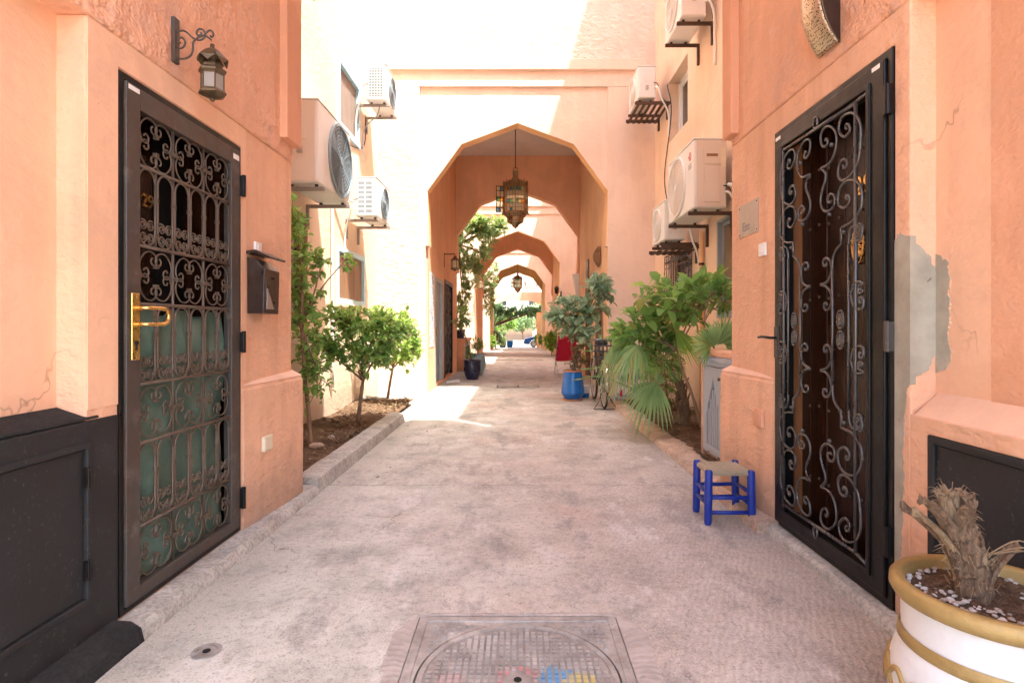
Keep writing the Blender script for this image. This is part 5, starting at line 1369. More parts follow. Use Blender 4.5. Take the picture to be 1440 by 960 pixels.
# ------------------------------------------------------------------ hanging lanterns
def big_lantern(c, label, ztop):
    x, y, z = c                      # z: foot of the lantern
    t = thing('hanging_lantern', label, 'lantern', c, 'pierced lanterns hung in the archways')
    mb = MB(); mb.tube([(x, y, z+1.30), (x, y, ztop)], .010, 6); mb.build('chain', M['iron'], t)
    mb = MB(); mb.tube([(x+.05*math.cos(R(a)), y, z+1.27+.05*math.sin(R(a))) for a in range(0, 361, 30)], .008, 6); mb.build('hook_ring', M['old_brass'], t)
    mb = MB(); mb.lathe([(.06, 1.05), (.075, 1.07), (.06, 1.10), (.06, 1.22), (.07, 1.23), (.04, 1.25), (0, 1.255)], 16, c); mb.build('neck', M['old_brass'], t, smooth=True)
    mb = MB(); mb.lathe([(.255, .86), (.25, .90), (.22, .965), (.15, 1.03), (.065, 1.07)], 24, c, caps=False); dm = mb.build('dome', M['old_brass'], t, smooth=True)
    mb = MB()
    for k in range(24):
        a = R(15*k); r = .25
        mb.tube([(x+r*math.cos(a), y+r*math.sin(a), z+.87), (x+r*1.06*math.cos(a), y+r*1.06*math.sin(a), z+.97), (x+r*1.1*math.cos(a), y+r*1.1*math.sin(a), z+1.0+.025*(k % 2))], [.022, .014, .003], 4)
    mb.build('crest', M['old_brass'], dm)
    n = 8; rb = .27
    for zz in (.32, .59, .86):
        mb = MB(); mb.lathe([(rb+.012, zz-.012), (rb+.018, zz), (rb+.012, zz+.012), (rb-.01, zz+.012), (rb-.01, zz-.012)], n, c, caps=False); mb.build('hoop', M['old_brass'], t)
    for k in range(n):
        a0, a1 = 2*math.pi*k/n, 2*math.pi*(k+1)/n
        P = lambda a, r, zz: (x+r*math.cos(a), y+r*math.sin(a), z+zz)
        mb = MB(); mb.tube([P(a0, rb, .30), P(a0, rb, .88)], .014, 5); mb.tube([P(a0, rb+.015, .27), P(a0, rb+.015, .31)], .018, 5); mb.build('post', M['old_brass'], t)
        A, Bp = Vector(P(a0, rb-.008, 0)), Vector(P(a1, rb-.008, 0))
        mb = MB()
        for fr_ in (.33, .67): mb.tube([A.lerp(Bp, fr_)+Vector((0, 0, .32)), A.lerp(Bp, fr_)+Vector((0, 0, .86))], .006, 4)
        for zz in (.41, .50, .68, .77): mb.tube([A+Vector((0, 0, zz)), Bp+Vector((0, 0, zz))], .006, 4)
        mb.build('lead_bars', M['old_brass'], t)
        for i in range(3):
            for j in range(6):
                if k == 4 and i < 3: continue          # this bay's door hangs open
                p0, p1 = A.lerp(Bp, i/3), A.lerp(Bp, (i+1)/3); za, zb_ = .32+j*.09, .41+j*.09
                mb = MB(); mb.add([p0+Vector((0, 0, za)), p1+Vector((0, 0, za)), p1+Vector((0, 0, zb_)), p0+Vector((0, 0, zb_))], [(0, 1, 2, 3)])
                mb.build('pane', M['lg_'+str(((i+j*2+k) % 7 if (j in (2, 5) or i == 1 and j == 0) else 0) % 4)], t)
    # bay door, swung open to the side
    mb = MB(); dx = x-.335
    for q in (-.09, 0, .09): mb.tube([(dx+q*.9, y+q*.3-.05, z+.33), (dx+q*.9, y+q*.3-.05, z+.90)], .010, 5)
    for zz in (.33, .43, .57, .66, .80, .90): mb.tube([(dx-.085, y-.08, z+zz), (dx+.085, y-.02, z+zz)], .008, 5)
    dr = mb.build('open_door', M['iron'], t)
    for i in range(2):
        for j, (za, zb_) in enumerate(((.33, .43), (.43, .57), (.57, .66), (.66, .80), (.80, .90))):
            q0, q1 = (-.09+.09*i), (.09*i)
            mb = MB(); mb.add([(dx+q0*.9, y+q0*.3-.05, z+za), (dx+q1*.9, y+q1*.3-.05, z+za), (dx+q1*.9, y+q1*.3-.05, z+zb_), (dx+q0*.9, y+q0*.3-.05, z+zb_)], [(0, 1, 2, 3)])
            mb.build('pane', M['lg_'+str((0, 0, 1, 0, 2)[j] if i else (2, 0, 3, 0, 0)[j])], dr)
    mb = MB(); mb.lathe([(.27, .32), (.25, .28), (.20, .235), (.17, .215), (.175, .20), (.16, .12), (.09, .07), (.075, .06), (.06, .02), (.025, .0), (0, -.03)], 16, c); mb.build('lower_basket', M['pierced_dark'], t, smooth=True)
    for k in range(4):
        a = R(45+90*k); pts = [Vector((x+r*math.cos(a), y+r*math.sin(a), z+zz)) for r, zz in ((.24, .27), (.25, .20), (.21, .13), (.16, .12), (.17, .17))]
        mb = MB(); mb.tube(crom(pts, 4), .009, 5); mb.build('scroll', M['old_brass'], t, smooth=True)
    return t
for i, col in enumerate(((.70, .66, .52), (.60, .22, .03), (.10, .28, .45), (.16, .40, .16))):
    g = NT('stained_glass'); g.done(col, .2, spec=.5)
    tr = g.n('ShaderNodeBsdfTranslucent'); g.inp(tr.inputs[0], tuple(min(1, c*1.5) for c in col)); mx = g.n('ShaderNodeMixShader'); mx.inputs[0].default_value = .6
    g.lk(g.b.outputs[0], mx.inputs[1]); g.lk(tr.outputs[0], mx.inputs[2])
    cl = g.n('ShaderNodeBsdfTransparent'); g.inp(cl.inputs[0], tuple(min(1, c*1.6) for c in col)); m2 = g.n('ShaderNodeMixShader'); m2.inputs[0].default_value = .45
    g.lk(mx.outputs[0], m2.inputs[1]); g.lk(cl.outputs[0], m2.inputs[2]); g.lk(m2.outputs[0], g.out.inputs[0]); M['lg_'+str(i)] = g.mat
g = NT('pierced_dark_brass'); hv = g.voro(22, rnd=.3); hole = g.ramp(hv, (.28, 1), (.34, 0))
M['pierced_dark'] = g.done(g.mix(hole, (.34, .24, .14), (.03, .02, .012)), .45, .7)
big_lantern((-.05, 12.2, 3.37), 'large brass lantern with coloured glass and an open side door, first archway', 5.66)
big_lantern((0.0, 34.2, 3.28), 'small distant brass lantern hanging in the yellowish archway', 5.66)

# ------------------------------------------------------------------ plants
def leaf_mesh(name, mat, L=1.0, W=.42, fold=.2, curl=.18):
    mb = MB(); add_leaf(mb, (0, 0, 0), (0, 1, 0), (0, 0, 1), L, W, fold, curl); return mb.mesh(name, mat, True)
def rvec(rr): 
    while True:
        v = Vector((rr.uniform(-1, 1), rr.uniform(-1, 1), rr.uniform(-1, 1)))
        if .05 < v.length < 1: return v
def aim(d, up=Vector((0, 0, 1))):
    """matrix whose local y runs along d and whose z looks up"""
    d = d.normalized(); x = d.cross(up); x = x.normalized() if x.length > 1e-4 else d.orthogonal().normalized()
    z = x.cross(d); return Matrix(((x.x, d.x, z.x, 0), (x.y, d.y, z.y, 0), (x.z, d.z, z.z, 0), (0, 0, 0, 1)))
def bush(name, label, cat, base, stem, lobes, ntwig, nleaf, L, W, mat, seed, r0=.022, single=False, bark='bark', group=None, up=.15, young=None, limbs=6, sticks=0):
    """stem: points from base to fork; lobes: (centre, radii, weight) of the crown"""
    rr = random.Random(seed); t = thing(name, label, cat, base, group)
    st = crom([Vector(p) for p in stem], 6); n = len(st)
    fork = st[-1]
    wood = MB(); wood.tube(st, [r0*(1-.4*i/n)*(1+.10*math.sin(i*1.7)) for i in range(n)], 9)
    tw = MB(); lv = MB(); lv2 = MB(); leaves = []
    mids = []
    tot = sum(l[2] for l in lobes)
    def pick():
        q = rr.uniform(0, tot)
        for l in lobes:
            q -= l[2]
            if q <= 0: return l
        return lobes[-1]
    for k in range(limbs):
        c, ra, _ = lobes[k % len(lobes)]; v = rvec(rr)*.5; c = Vector(c)
        e = c+Vector((v.x*ra[0], v.y*ra[1], v.z*ra[2])); m = fork.lerp(e, .5)+Vector((rr.uniform(-.04, .04), rr.uniform(-.04, .04), .02))
        b = crom([fork-Vector((0, 0, .02)), m, e], 5); wood.tube(b, [r0*.55*(1-.7*i/len(b)) for i in range(len(b))], 7); mids += b[3:]
    for k in range(ntwig):
        c, ra, _ = pick(); c = Vector(c); v = rvec(rr); v = v.normalized()*(v.length**.45)
        e = c+Vector((v.x*ra[0], v.y*ra[1], v.z*ra[2]))
        s = min(mids, key=lambda q: (q-e).length+rr.uniform(0, .12))
        m = s.lerp(e, .55)+Vector((rr.uniform(-.03, .03), rr.uniform(-.03, .03), rr.uniform(0, .05)))
        b = crom([s, m, e], 4); tw.tube(b, [.0045*(1-.6*i/len(b)) for i in range(len(b))], 4, False)
        dr = (e-s).normalized() if (e-s).length > 1e-4 else Vector((0, 0, 1))
        for j in range(nleaf):
            u = rr.uniform(.25, 1.0); p = b[min(len(b)-1, int(u*(len(b)-1)))]+rvec(rr)*.015
            d = (dr*.5+rvec(rr)*.9+Vector((0, 0, up))).normalized(); ll = L*rr.uniform(.45, 1.35)
            leaves.append((p, d, ll))
        if sticks and k < sticks:
            e2 = e+Vector((rr.uniform(-.05, .05), 0, rr.uniform(.06, .16))); tw.tube([e, e2], .003, 4); leaves.append((e2, Vector((rr.choice((-1, 1)), 0, .4)).normalized(), L))
    wood.build('trunk', M[bark], t, smooth=True); tw.build('twigs', M[bark], t)['kind'] = 'stuff'
    if single:
        me = leaf_mesh('leaf', M[mat], 1.0, W/L); me2 = leaf_mesh('leaf', M[young], 1.0, W/L) if young else me
        leaves.sort(key=lambda q: -q[2])
        for i, (p, d, ll) in enumerate(leaves[:300]):
            yo = young and (p.z > lobes[0][0][2]+lobes[0][1][2]*.35) and rr.random() < .5
            put('leaf', me2 if yo else me, Matrix.Translation(p) @ aim(d, (Vector((0, 0, 1))+rvec(rr)*.5).normalized()) @ Matrix.Scale(ll, 4), t)
        for (p, d, ll) in leaves[300:]: add_leaf(lv, p, d, (Vector((0, 0, 1))+rvec(rr)*.5), ll, ll*W/L)
    else:
        zs = sorted(p.z for p, _, _ in leaves); zh = zs[int(len(zs)*.72)] if young else 1e9
        for (p, d, ll) in leaves: add_leaf(lv2 if (p.z > zh and rr.random() < .6) else lv, p, d, (Vector((0, 0, 1))+rvec(rr)*.6), ll, ll*W/L*rr.uniform(.8, 1.2))
    if lv.v: 
        o = lv.build('crown', M[mat], t); o['kind'] = 'stuff'
    if lv2.v:
        o = lv2.build('young_leaves', M[young], t); o['kind'] = 'stuff'
    return t
# left bed: vine against the pier, two small trees
def P(px, py, Y): return Vector(ony(px, py, Y))
bush('vine', 'tall climbing vine with bare stem beside the pier plinth', 'vine', P(437, 625, 5.15).to_tuple()[:2]+(.08,),
     [P(437, 628, 5.15), P(434, 580, 5.2), P(428, 520, 5.2), P(424, 460, 5.1)],
     [(P(428, 470, 5.2), (.20, .25, .55), 3.0), (P(432, 400, 5.25), (.17, .2, .35), 2.0), (P(418, 330, 5.0), (.12, .15, .40), 1.5), (P(462, 372, 5.4), (.32, .15, .10), .6), (P(440, 540, 5.2), (.22, .2, .25), .5)],
     130, 8, .075, .045, 'leaf', 31, .022, young='leaf_bright', limbs=9)
bush('small_tree', 'small forked tree with green crown at the planter kerb', 'tree', P(503, 592, 6.5).to_tuple()[:2]+(.08,),
     [P(503, 595, 6.5), P(506, 570, 6.5), P(509, 545, 6.48), P(511, 533, 6.45)],
     [(P(505, 470, 6.4), (.55, .45, .34), 3), (P(470, 465, 6.2), (.38, .4, .30), 1.6), (P(550, 470, 6.6), (.35, .35, .25), 1.2), (P(445, 490, 6.2), (.25, .3, .28), .7), (P(520, 510, 6.3), (.35, .3, .14), .5)],
     300, 9, .075, .046, 'leaf', 32, .026, young='leaf_bright', limbs=6, sticks=4)
bush('small_tree', 'slender light green tree farther back in the sunlit bed', 'tree', P(548, 556, 8.2).to_tuple()[:2]+(.08,),
     [P(545, 560, 8.2), P(549, 535, 8.2), P(553, 515, 8.15)],
     [(P(555, 470, 8.1), (.42, .4, .42), 3), (P(575, 490, 8.0), (.22, .3, .35), 1.2), (P(530, 455, 8.2), (.3, .3, .3), 1)],
     230, 9, .072, .042, 'leaf_bright', 33, .022, young='leaf_bright', limbs=6, sticks=5)
bush('shrub', 'thin sprig hanging in at the very top above the big yellowed unit', 'plant', (-2.2, 5.3, 4.2),
     [Vector((-2.3, 5.3, 4.25)), Vector((-2.1, 5.2, 4.3)), Vector((-1.9, 5.1, 4.32))], [((-1.85, 5.15, 4.28), (.16, .1, .05), 1)], 5, 5, .07, .035, 'leaf_bright', 40, .006, limbs=2)

# right bed: glossy shrub, palms, feathery bush
bush('shrub', 'large glossy leafed shrub spreading over the palm bed', 'shrub', P(975, 590, 6.0).to_tuple()[:2]+(.08,),
     [P(985, 600, 5.9), P(975, 560, 5.9), P(960, 520, 5.95), P(952, 490, 6.0)],
     [(P(945, 425, 6.0), (.52, .45, .26), 3), (P(905, 465, 6.3), (.38, .35, .30), 2.2), (P(995, 410, 5.7), (.24, .3, .17), 1.2), (P(930, 500, 6.3), (.30, .3, .2), 1.0)],
     120, 6, .165, .082, 'leaf', 34, .018, True, young='leaf_bright', limbs=10)
bush('shrub', 'thin stemmed shrub leaning on the grey-blue cupboard', 'shrub', (2.0, 5.3, .08),
     [Vector((2.05, 5.25, .08)), Vector((2.0, 5.2, .6)), P(1000, 480, 5.1), P(990, 450, 5.1)],
     [(P(1000, 415, 5.2), (.16, .2, .12), 1), (P(1015, 425, 5.1), (.08, .1, .18), .6)], 16, 6, .10, .045, 'leaf_dark', 36, .010, limbs=4)
bush('shrub', 'feathery green bush behind the drooping palm leaf', 'shrub', (2.0, 7.4, .08),
     [Vector((2.0, 7.4, .08)), Vector((1.98, 7.38, .3)), Vector((1.96, 7.35, .5))],
     [((1.92, 7.3, .62), (.32, .3, .42), 1)], 110, 10, .085, .014, 'leaf', 37, .014, limbs=6)

def frond(t, root, hub, tip_dir, R_, n=26, spread=250, droop=.35, seed=0, mat='frond', pet=.009, normal=None):
    """fan leaf: stalk from root to hub, pleated blades fanning round the hub"""
    rr = random.Random(seed); root, hub = Vector(root), Vector(hub); d = Vector(tip_dir).normalized()
    nr = Vector(normal) if normal else Vector((0, 0, 1)); sd = d.cross(nr); sd = sd.normalized() if sd.length > 1e-3 else d.orthogonal().normalized(); nr = sd.cross(d)
    mb = MB(); m = root.lerp(hub, .5)+Vector((0, 0, .06)); mb.tube(crom([root, m, hub], 5), [pet*(1-.5*i/10) for i in range(11)], 6)
    for k in range(n):
        a = R(-spread/2+spread*k/(n-1)); u = d*math.cos(a)+sd*math.sin(a)
        L = R_*(1-.28*abs(k/(n-1)-.5)*2)*rr.uniform(.9, 1.05); w = min(.046, L*math.sin(R(spread/(n-1)))*.72)
        s2 = nr.cross(u).normalized(); pts = []
        for (q, ww) in ((.04, .15), (.45, 1.0), (.72, .62), (.9, .25), (1.0, .02)):
            p = hub+u*L*q; p.z -= droop*L*q**2.6*rr.uniform(.85, 1.15); pl = nr*w*ww*.32
            pts += [p-s2*w*ww*.5, p+pl, p+s2*w*ww*.5]
        mb.add(pts, [f for i in range(4) for f in ((3*i, 3*i+1, 3*i+4, 3*i+3), (3*i+1, 3*i+2, 3*i+5, 3*i+4))])
    return mb.build('frond', M[mat], t)
t = thing('fan_palm', 'fan palm with shaggy stump and big drooping leaves over the kerb', 'palm', (1.93, 6.4, .07))
b = Vector((1.93, 6.4, .06)); top = b+Vector((-.07, -.05, .52))
mb = MB(); q = crom([b, b+Vector((-.01, -.01, .2)), b+Vector((-.05, -.03, .38)), top], 5)
mb.tube(q, [.075-.035*i/len(q)+.008*math.sin(i*2.1) for i in range(len(q))], 12); mb.build('trunk', M['palm_bark'], t, smooth=True)
rr = random.Random(2)
for k in range(14):
    a = rr.uniform(0, 6.28); h = rr.uniform(.05, .5); p = b.lerp(top, h/.55); d = Vector((math.cos(a), math.sin(a), 0))
    mb = MB(); mb.tube([p+d*.04, p+d*.065+Vector((0, 0, .05)), p+d*.085+Vector((0, 0, .11))], [.018, .013, .005], 5); mb.build('leaf_base', M['palm_bark'], t, smooth=True)
def fr2(hpx, hpy, hy, dpx, dpy, dy, R_, **k):
    h = P(hpx, hpy, hy); e = P(dpx, dpy, dy); frond(t, top-Vector((0, 0, .05)), h, e-h, R_, **k)
fr2(924, 538, 5.9, 885, 582, 5.6, .50, seed=1, droop=.55, spread=120, n=18, normal=(-.3, -.8, .5))
fr2(925, 537, 5.9, 930, 520, 5.8, .16, seed=11, droop=.1, spread=120, n=8, normal=(-.3, -.8, .5))
fr2(897, 484, 6.0, 868, 505, 5.9, .42, seed=2, droop=1.1, spread=150, n=20, normal=(-.2, -.5, .8))
fr2(880, 478, 6.5, 855, 492, 6.4, .42, seed=3, droop=1.15, spread=140, n=18, normal=(-.2, -.4, .85))
fr2(950, 462, 5.9, 985, 512, 5.7, .48, seed=4, droop=.05, spread=50, n=14, mat='leaf_bright', normal=(-.4, -.85, .2))
fr2(945, 500, 6.2, 930, 455, 6.3, .40, seed=5, droop=.1, spread=80, n=12, normal=(-.4, -.85, .2))
fr2(905, 470, 6.7, 880, 462, 6.8, .45, seed=6, droop=.9, spread=110, n=14, normal=(-.4, -.6, .7))
t = thing('fan_palm', 'small pale fan palm in a hidden pot on top of the grey-blue cupboard', 'palm', (2.1, 4.8, 1.0))
mb = MB(); mb.lathe([(.05, 0), (.07, .10), (.075, .11), (.06, .10), (.0, .09)], 16, (2.1, 4.85, 1.0)); mb.build('pot', M['terracotta'], t, smooth=True)
for k, (hx, hy_, dx, dy) in enumerate(((1008, 485, 1000, 450), (1018, 480, 1030, 440), (1000, 486, 985, 478), (1020, 486, 1050, 470))):
    h = P(hx, hy_, 4.8); e = P(dx, dy, 4.75); frond(t, (2.1, 4.85, 1.08), h, e-h, .27, 22, 170, .15, 50+k, normal=(-.2, -.9, .3), pet=.005)
# feathery palm leaves behind the bicycle
t = thing('date_palm', 'young date palm with narrow feather leaves behind the bicycle', 'palm', (2.0, 8.3, .07))
for k, (dx, dy, dz, L) in enumerate(((-1, -.3, .75, .95), (-.6, -.1, 1.1, 1.0), (-.85, .1, .9, 1.05), (-.2, -.5, 1.0, .9), (-1, .2, .5, .9))):
    b = Vector((2.02, 8.3, .1)); d = Vector((dx, dy, dz)).normalized(); q = crom([b, b+d*L*.5, b+d*L*.95-Vector((0, 0, .05)), b+d*L*1.25+Vector((dx*.15, 0, -.22))], 8)
    mb = MB(); mb.tube(q, [.010*(1-.8*i/len(q)) for i in range(len(q))], 5)
    for i in range(4, len(q)-1):
        tg = (q[i+1]-q[i]).normalized(); sd = tg.cross(Vector((0, 0, 1))).normalized()
        for s in (-1, 1):
            for e_ in (0, .5): add_leaf(mb, q[i].lerp(q[i+1], e_), sd*s*.8+tg*.75+Vector((0, 0, .25)), (0, 0, 1), .20*(1-.4*i/len(q)), .014, .3, .15)
    mb.build('frond', M['frond'], t)

# ficus in the cobalt pot
pc = Vector((.90, 9.05, 0))
t = thing('flower_pot', 'cobalt blue waisted pot standing at the archway jamb', 'pot', pc)
mb = MB(); mb.lathe(smooth_prof([(.115, 0), (.125, .02), (.185, .115), (.188, .14), (.175, .25), (.155, .40), (.150, .455), (.158, .47)], 4), 36, pc); mb.build('bowl', M['pot_blue'], t, auto=50)
mb = MB(); mb.lathe([(.158, .468), (.162, .478), (.158, .49), (.145, .49), (.14, .45)], 36, pc, caps=False); mb.build('rim', M['terracotta'], t, smooth=True)
mb = MB(); mb.disc((pc.x, pc.y, .455), .143, 'z', .006, 24); mb.build('soil', M['soil'], t)
mb = MB(); mb.lathe([(.14, .001), (.16, .004), (.165, .03), (.155, .03), (.15, .012)], 24, pc, caps=False); mb.build('saucer', M['terracotta'], t, smooth=True)
bush('ficus', 'rubber fig with grey-green leaves growing in the cobalt pot', 'plant', (pc.x, pc.y, .46),
     [pc+Vector((0, 0, .45)), pc+Vector((.03, 0, .65)), pc+Vector((-.02, 0, .85)), pc+Vector((.02, 0, 1.0))],
     [(P(800, 440, 9.0), (.40, .35, .28), 3), (P(843, 420, 9.1), (.22, .25, .38), 1.6), (P(845, 400, 9.1), (.18, .2, .15), .8), (P(820, 470, 8.9), (.38, .3, .22), 1.2)],
     150, 5, .15, .085, 'leaf_ficus', 35, .02, True, limbs=9)
bush('ficus', 'dry brown lower growth hanging over the rim of the cobalt pot', 'plant', (pc.x+.02, pc.y-.02, .46),
     [pc+Vector((.03, -.02, .46)), pc+Vector((.04, -.03, .52)), pc+Vector((.05, -.04, .56))],
     [(pc+Vector((.06, -.05, .62)), (.17, .15, .15), 1), (pc+Vector((.12, 0, .9)), (.14, .14, .22), .8)], 26, 7, .09, .05, 'leaf_dry', 41, .010, limbs=5)

# overhanging tree of the middle court
def tree(label, base, trunk, lobes, ntwig, nleaf, L, W, mat, seed, r0, group=None, name='tree'):
    return bush(name, label, 'tree', base, trunk, lobes, ntwig, nleaf, L, W, mat, seed, r0, group=group, limbs=14, young='leaf_bright' if 'bright' in label or 'leafy' in label else None)
tree('leafy tree overhanging the middle court behind the big lantern', (-2.0, 17.5, 0),
     [Vector((-2.0, 17.5, 0)), Vector((-2.05, 17.5, 1.5)), Vector((-2.0, 17.5, 3.0)), Vector((-1.9, 17.5, 3.8))],
     [(P(665, 345, 17.3), (.75, .9, .75), 3), (P(690, 318, 17.2), (.7, .7, .35), 1.6), (P(655, 310, 17.5), (.5, .7, .55), 1.4), (P(665, 385, 17.3), (.4, .5, .5), 1.0), (P(652, 420, 17.2), (.25, .4, .5), .4)],
     360, 16, .12, .06, 'tree_far', 51, .07)
tree('creeper hanging down the wall of the far court past the second archway', (-2.1, 28.5, -.1),
     [Vector((-2.1, 28.5, -.1)), Vector((-2.1, 28.5, 1.5)), Vector((-2.0, 28.5, 3.2))],
     [(P(690, 385, 28.3), (.5, .6, 1.0), 2), (P(688, 425, 28.2), (.35, .5, 1.0), 1.2)], 140, 12, .14, .07, 'tree_far', 52, .06, name='creeper')

# pots and plants of the first passage, left
def pot(label, c, prof, mat, soil_z, soil_r, n=28):
    t = thing('flower_pot', label, 'pot', c)
    mb = MB(); mb.lathe(smooth_prof(prof, 3), n, c, caps=True); mb.build('bowl', M[mat], t, smooth=True)
    r, z = prof[-1]; mb = MB(); mb.lathe([(r-.005, z-.01), (r+.012, z), (r+.012, z+.02), (r-.01, z+.02), (r-.02, z-.03)], n, c, caps=False); mb.build('rim', M[mat], t, smooth=True)
    mb = MB(); mb.disc((c[0], c[1], c[2]+soil_z), soil_r, 'z', .006, 18); mb.build('soil', M['soil'], t)
    return t
pot('dark navy glazed pot on the passage floor beside the door', (-1.03, 12.6, 0), [(.13, 0), (.135, .03), (.175, .12), (.19, .25), (.185, .36), (.19, .42)], 'pot_navy', .43, .175)
M['pot_pattern'] = plain('blue_white_glaze', (.35, .50, .60), .3, 0, .8, .1, 9, .5, (.02, .06, .22))
pot('blue and white patterned pot just behind the navy one', (-.98, 13.6, 0), [(.12, 0), (.13, .03), (.18, .15), (.20, .30), (.18, .46), (.17, .52)], 'pot_pattern', .52, .16)
bush('shrub', 'leggy twisting plant in the navy pot', 'plant', (-1.05, 12.6, .43), [Vector((-1.05, 12.6, .43)), Vector((-1.12, 12.6, .75)), Vector((-1.2, 12.6, 1.0)), Vector((-1.3, 12.6, 1.2))],
     [((-1.33, 12.6, 1.28), (.2, .2, .14), 1), ((-1.12, 12.6, .62), (.1, .1, .12), .4)], 22, 6, .13, .03, 'leaf', 61, .018, limbs=4)
bush('shrub', 'small spiky green plant in the blue and white pot', 'plant', (-.98, 13.6, .52), [Vector((-.98, 13.6, .52)), Vector((-.98, 13.6, .58)), Vector((-.97, 13.6, .62))],
     [((-.97, 13.6, .72), (.2, .2, .14), 1)], 30, 6, .14, .022, 'leaf', 62, .012, limbs=4)

# ------------------------------------------------------------------ first passage: doors, lamps, odds and ends
def pdoor(label, s, hole, mat, kind, X=1.62):
    y0, y1, z0, z1 = hole; t = thing('passage_door', label, 'door', (s*X, (y0+y1)/2, z0))
    xf, xb = s*(X-.012), s*(X+.07)
    mb = MB(); wallx(mb, xb, xf, y0+.002, y1-.002, z0, z1-.002, [(y0+.09, y1-.09, z0-.01, z1-.09)]); mb.build('frame', M[mat], t, weld=True, bevel=.004)
    if kind == 'plank':
        n = 5; w = (y1-y0-.18)/n
        for k in range(n):
            mb = MB(); mb.box(s*(X+.06), s*(X+.10), y0+.09+k*w+.003, y0+.09+(k+1)*w-.003, z0, z1-.09); mb.build('plank', M['window_grey' if mat == 'window_grey' else 'wood'], t, bevel=.003)
    else:
        mb = MB(); mb.box(s*(X+.09), s*(X+.10), y0+.05, y1-.05, z0, z1-.05); mb.build('dark_backing', M['black'], t)
        n = 8
        for k in range(1, n):
            y = y0+.09+(y1-y0-.18)*k/n; mb = MB(); mb.tube([(s*(X+.03), y, z0+.05), (s*(X+.03), y, z1-.1)], .009, 5); mb.build('bar', M['scroll_black'], t)
        me = flat_tube([(u*.08, v*.08) for u, v in scroll2d(1, 90, 360, .45, .15, 50)], .009).mesh('scroll', M['scroll_black'], True)
        for j in range(7):
            for k in range(4):
                place('scroll', me, t, (s*(X+.025), y0+.25+k*(y1-y0-.5)/3, z0+.22+j*.28), (R(90*((j+k) % 4)), 0, 0))
    mb = MB(); mb.box(s*(X-.02), s*(X+.02), y0+.11, y0+.15, 1.0, 1.2); mb.build('handle', M['old_brass'], t, bevel=.003)
    return t
pdoor('dark grey plank door just inside the first archway', -1, D1L, 'window_grey', 'plank')
pdoor('black scroll grille door deeper in the first passage', -1, D2L, 'iron', 'grille')
pdoor('brown plank door in the passage behind the rubber fig', 1, D1R, 'wood_brown', 'plank')
pdoor('second brown door in the passage beyond the straw ornament', 1, D2R, 'wood_brown', 'plank')
t = thing('tiled_panel', 'pale blue mosaic strip on the jamb of the first archway', 'panel', (-1.62, 10.4, .9))
rr = random.Random(9); tile_m = [plain('mosaic_tile', c, .3, 0, .1, .05) for c in ((.62, .74, .80), (.34, .50, .62), (.80, .82, .82))]
tm = [MB().box(0, .008, -.032, .032, -.032, .032).mesh('tile', m) for m in tile_m]
for i in range(7):
    for j in range(20): place('tile', tm[rr.choice((0, 0, 1, 2))], t, (-1.619, 10.22+i*.07, .85+j*.07))
t = thing('meter_cupboard', 'low masonry cupboard with slatted dark doors behind the navy pot', 'cupboard', (-1.45, 15.4, 0))
mb = MB(); mb.box(-1.9, -1.42, 14.85, 16.6, 0, .80); mb.box(-1.9, -1.38, 14.82, 16.64, .80, .88); mb.build('masonry', M['peach'], t, bevel=.012)
for k in range(2):
    mb = MB(); mb.box(-1.425, -1.405, 14.95+k*.8, 15.68+k*.8, .12, .74); d = mb.build('door', M['grey_wood'], t, bevel=.005)
    for j in range(6):
        mb = MB(); mb.box(-1.407, -1.398, 15.03+k*.8+j*.10, 15.08+k*.8+j*.10, .2, .66); mb.build('slat', M['iron'], d)
pot('small black pot standing on the masonry cupboard', (-1.55, 15.0, .88), [(.09, 0), (.12, .12), (.13, .22)], 'pot_navy', .21, .11)
bush('shrub', 'upright plant in the small black pot on the masonry cupboard', 'plant', (-1.55, 15.0, 1.1), [Vector((-1.55, 15, 1.08)), Vector((-1.55, 15, 1.2)), Vector((-1.52, 15, 1.35))],
     [((-1.52, 15, 1.45), (.25, .25, .32), 1)], 34, 6, .2, .045, 'leaf', 63, .014, limbs=5)
t = thing('paper_sheet', 'white sheet of paper lying at the passage door step', 'paper', (-1.4, 11.9, .01))
mb = MB(); mb.add([(-1.50, 11.7, .006), (-1.22, 11.78, .02), (-1.28, 12.15, .05), (-1.55, 12.05, .012)], [(0, 1, 2, 3)]); o = mb.build('sheet', M['cream_cloth'], t); so = o.modifiers.new('thick', 'SOLIDIFY'); so.thickness = .003

def small_lantern(label, c, s, X):
    """six-sided lantern on a wall arm; s = side of the wall"""
    x, y, z = c; t = thing('wall_lantern', label, 'lantern', (s*X, y, z))
    mb = MB(); mb.tube([(s*X, y, z-.05), (s*X, y, z+.26)], .012, 6); mb.tube([(s*X, y, z+.24), (x, y, z+.24), (x, y, z+.20)], .010, 6); mb.build('arm', M['iron'], t)
    mb = MB(); mb.lathe([(.0, .205), (.03, .19), (.05, .15), (.095, .12), (.10, .105), (.08, .10)], 6, c, caps=False); mb.build('cap', M['lantern_metal'], t)
    mb = MB(); mb.lathe([(.075, -.06), (.10, -.075), (.09, -.095), (.03, -.12), (0, -.14)], 6, c); mb.build('foot', M['lantern_metal'], t)
    for k in range(6):
        a0, a1 = R(60*k), R(60*k+60); p = lambda a, r, zz: (x+r*math.cos(a), y+r*math.sin(a), z+zz)
        mb = MB(); mb.tube([p(a0, .085, -.065), p(a0, .085, .11)], .007, 4); mb.build('post', M['lantern_metal'], t)
        mb = MB(); mb.add([p(a0, .08, -.06), p(a1, .08, -.06), p(a1, .08, .10), p(a0, .08, .10)], [(0, 1, 2, 3)]); mb.build('pane', M['lg_0'], t)
    return t
small_lantern('small glass lantern on an iron arm above the black passage door', (-1.38, 12.2, 2.55), -1, 1.62)
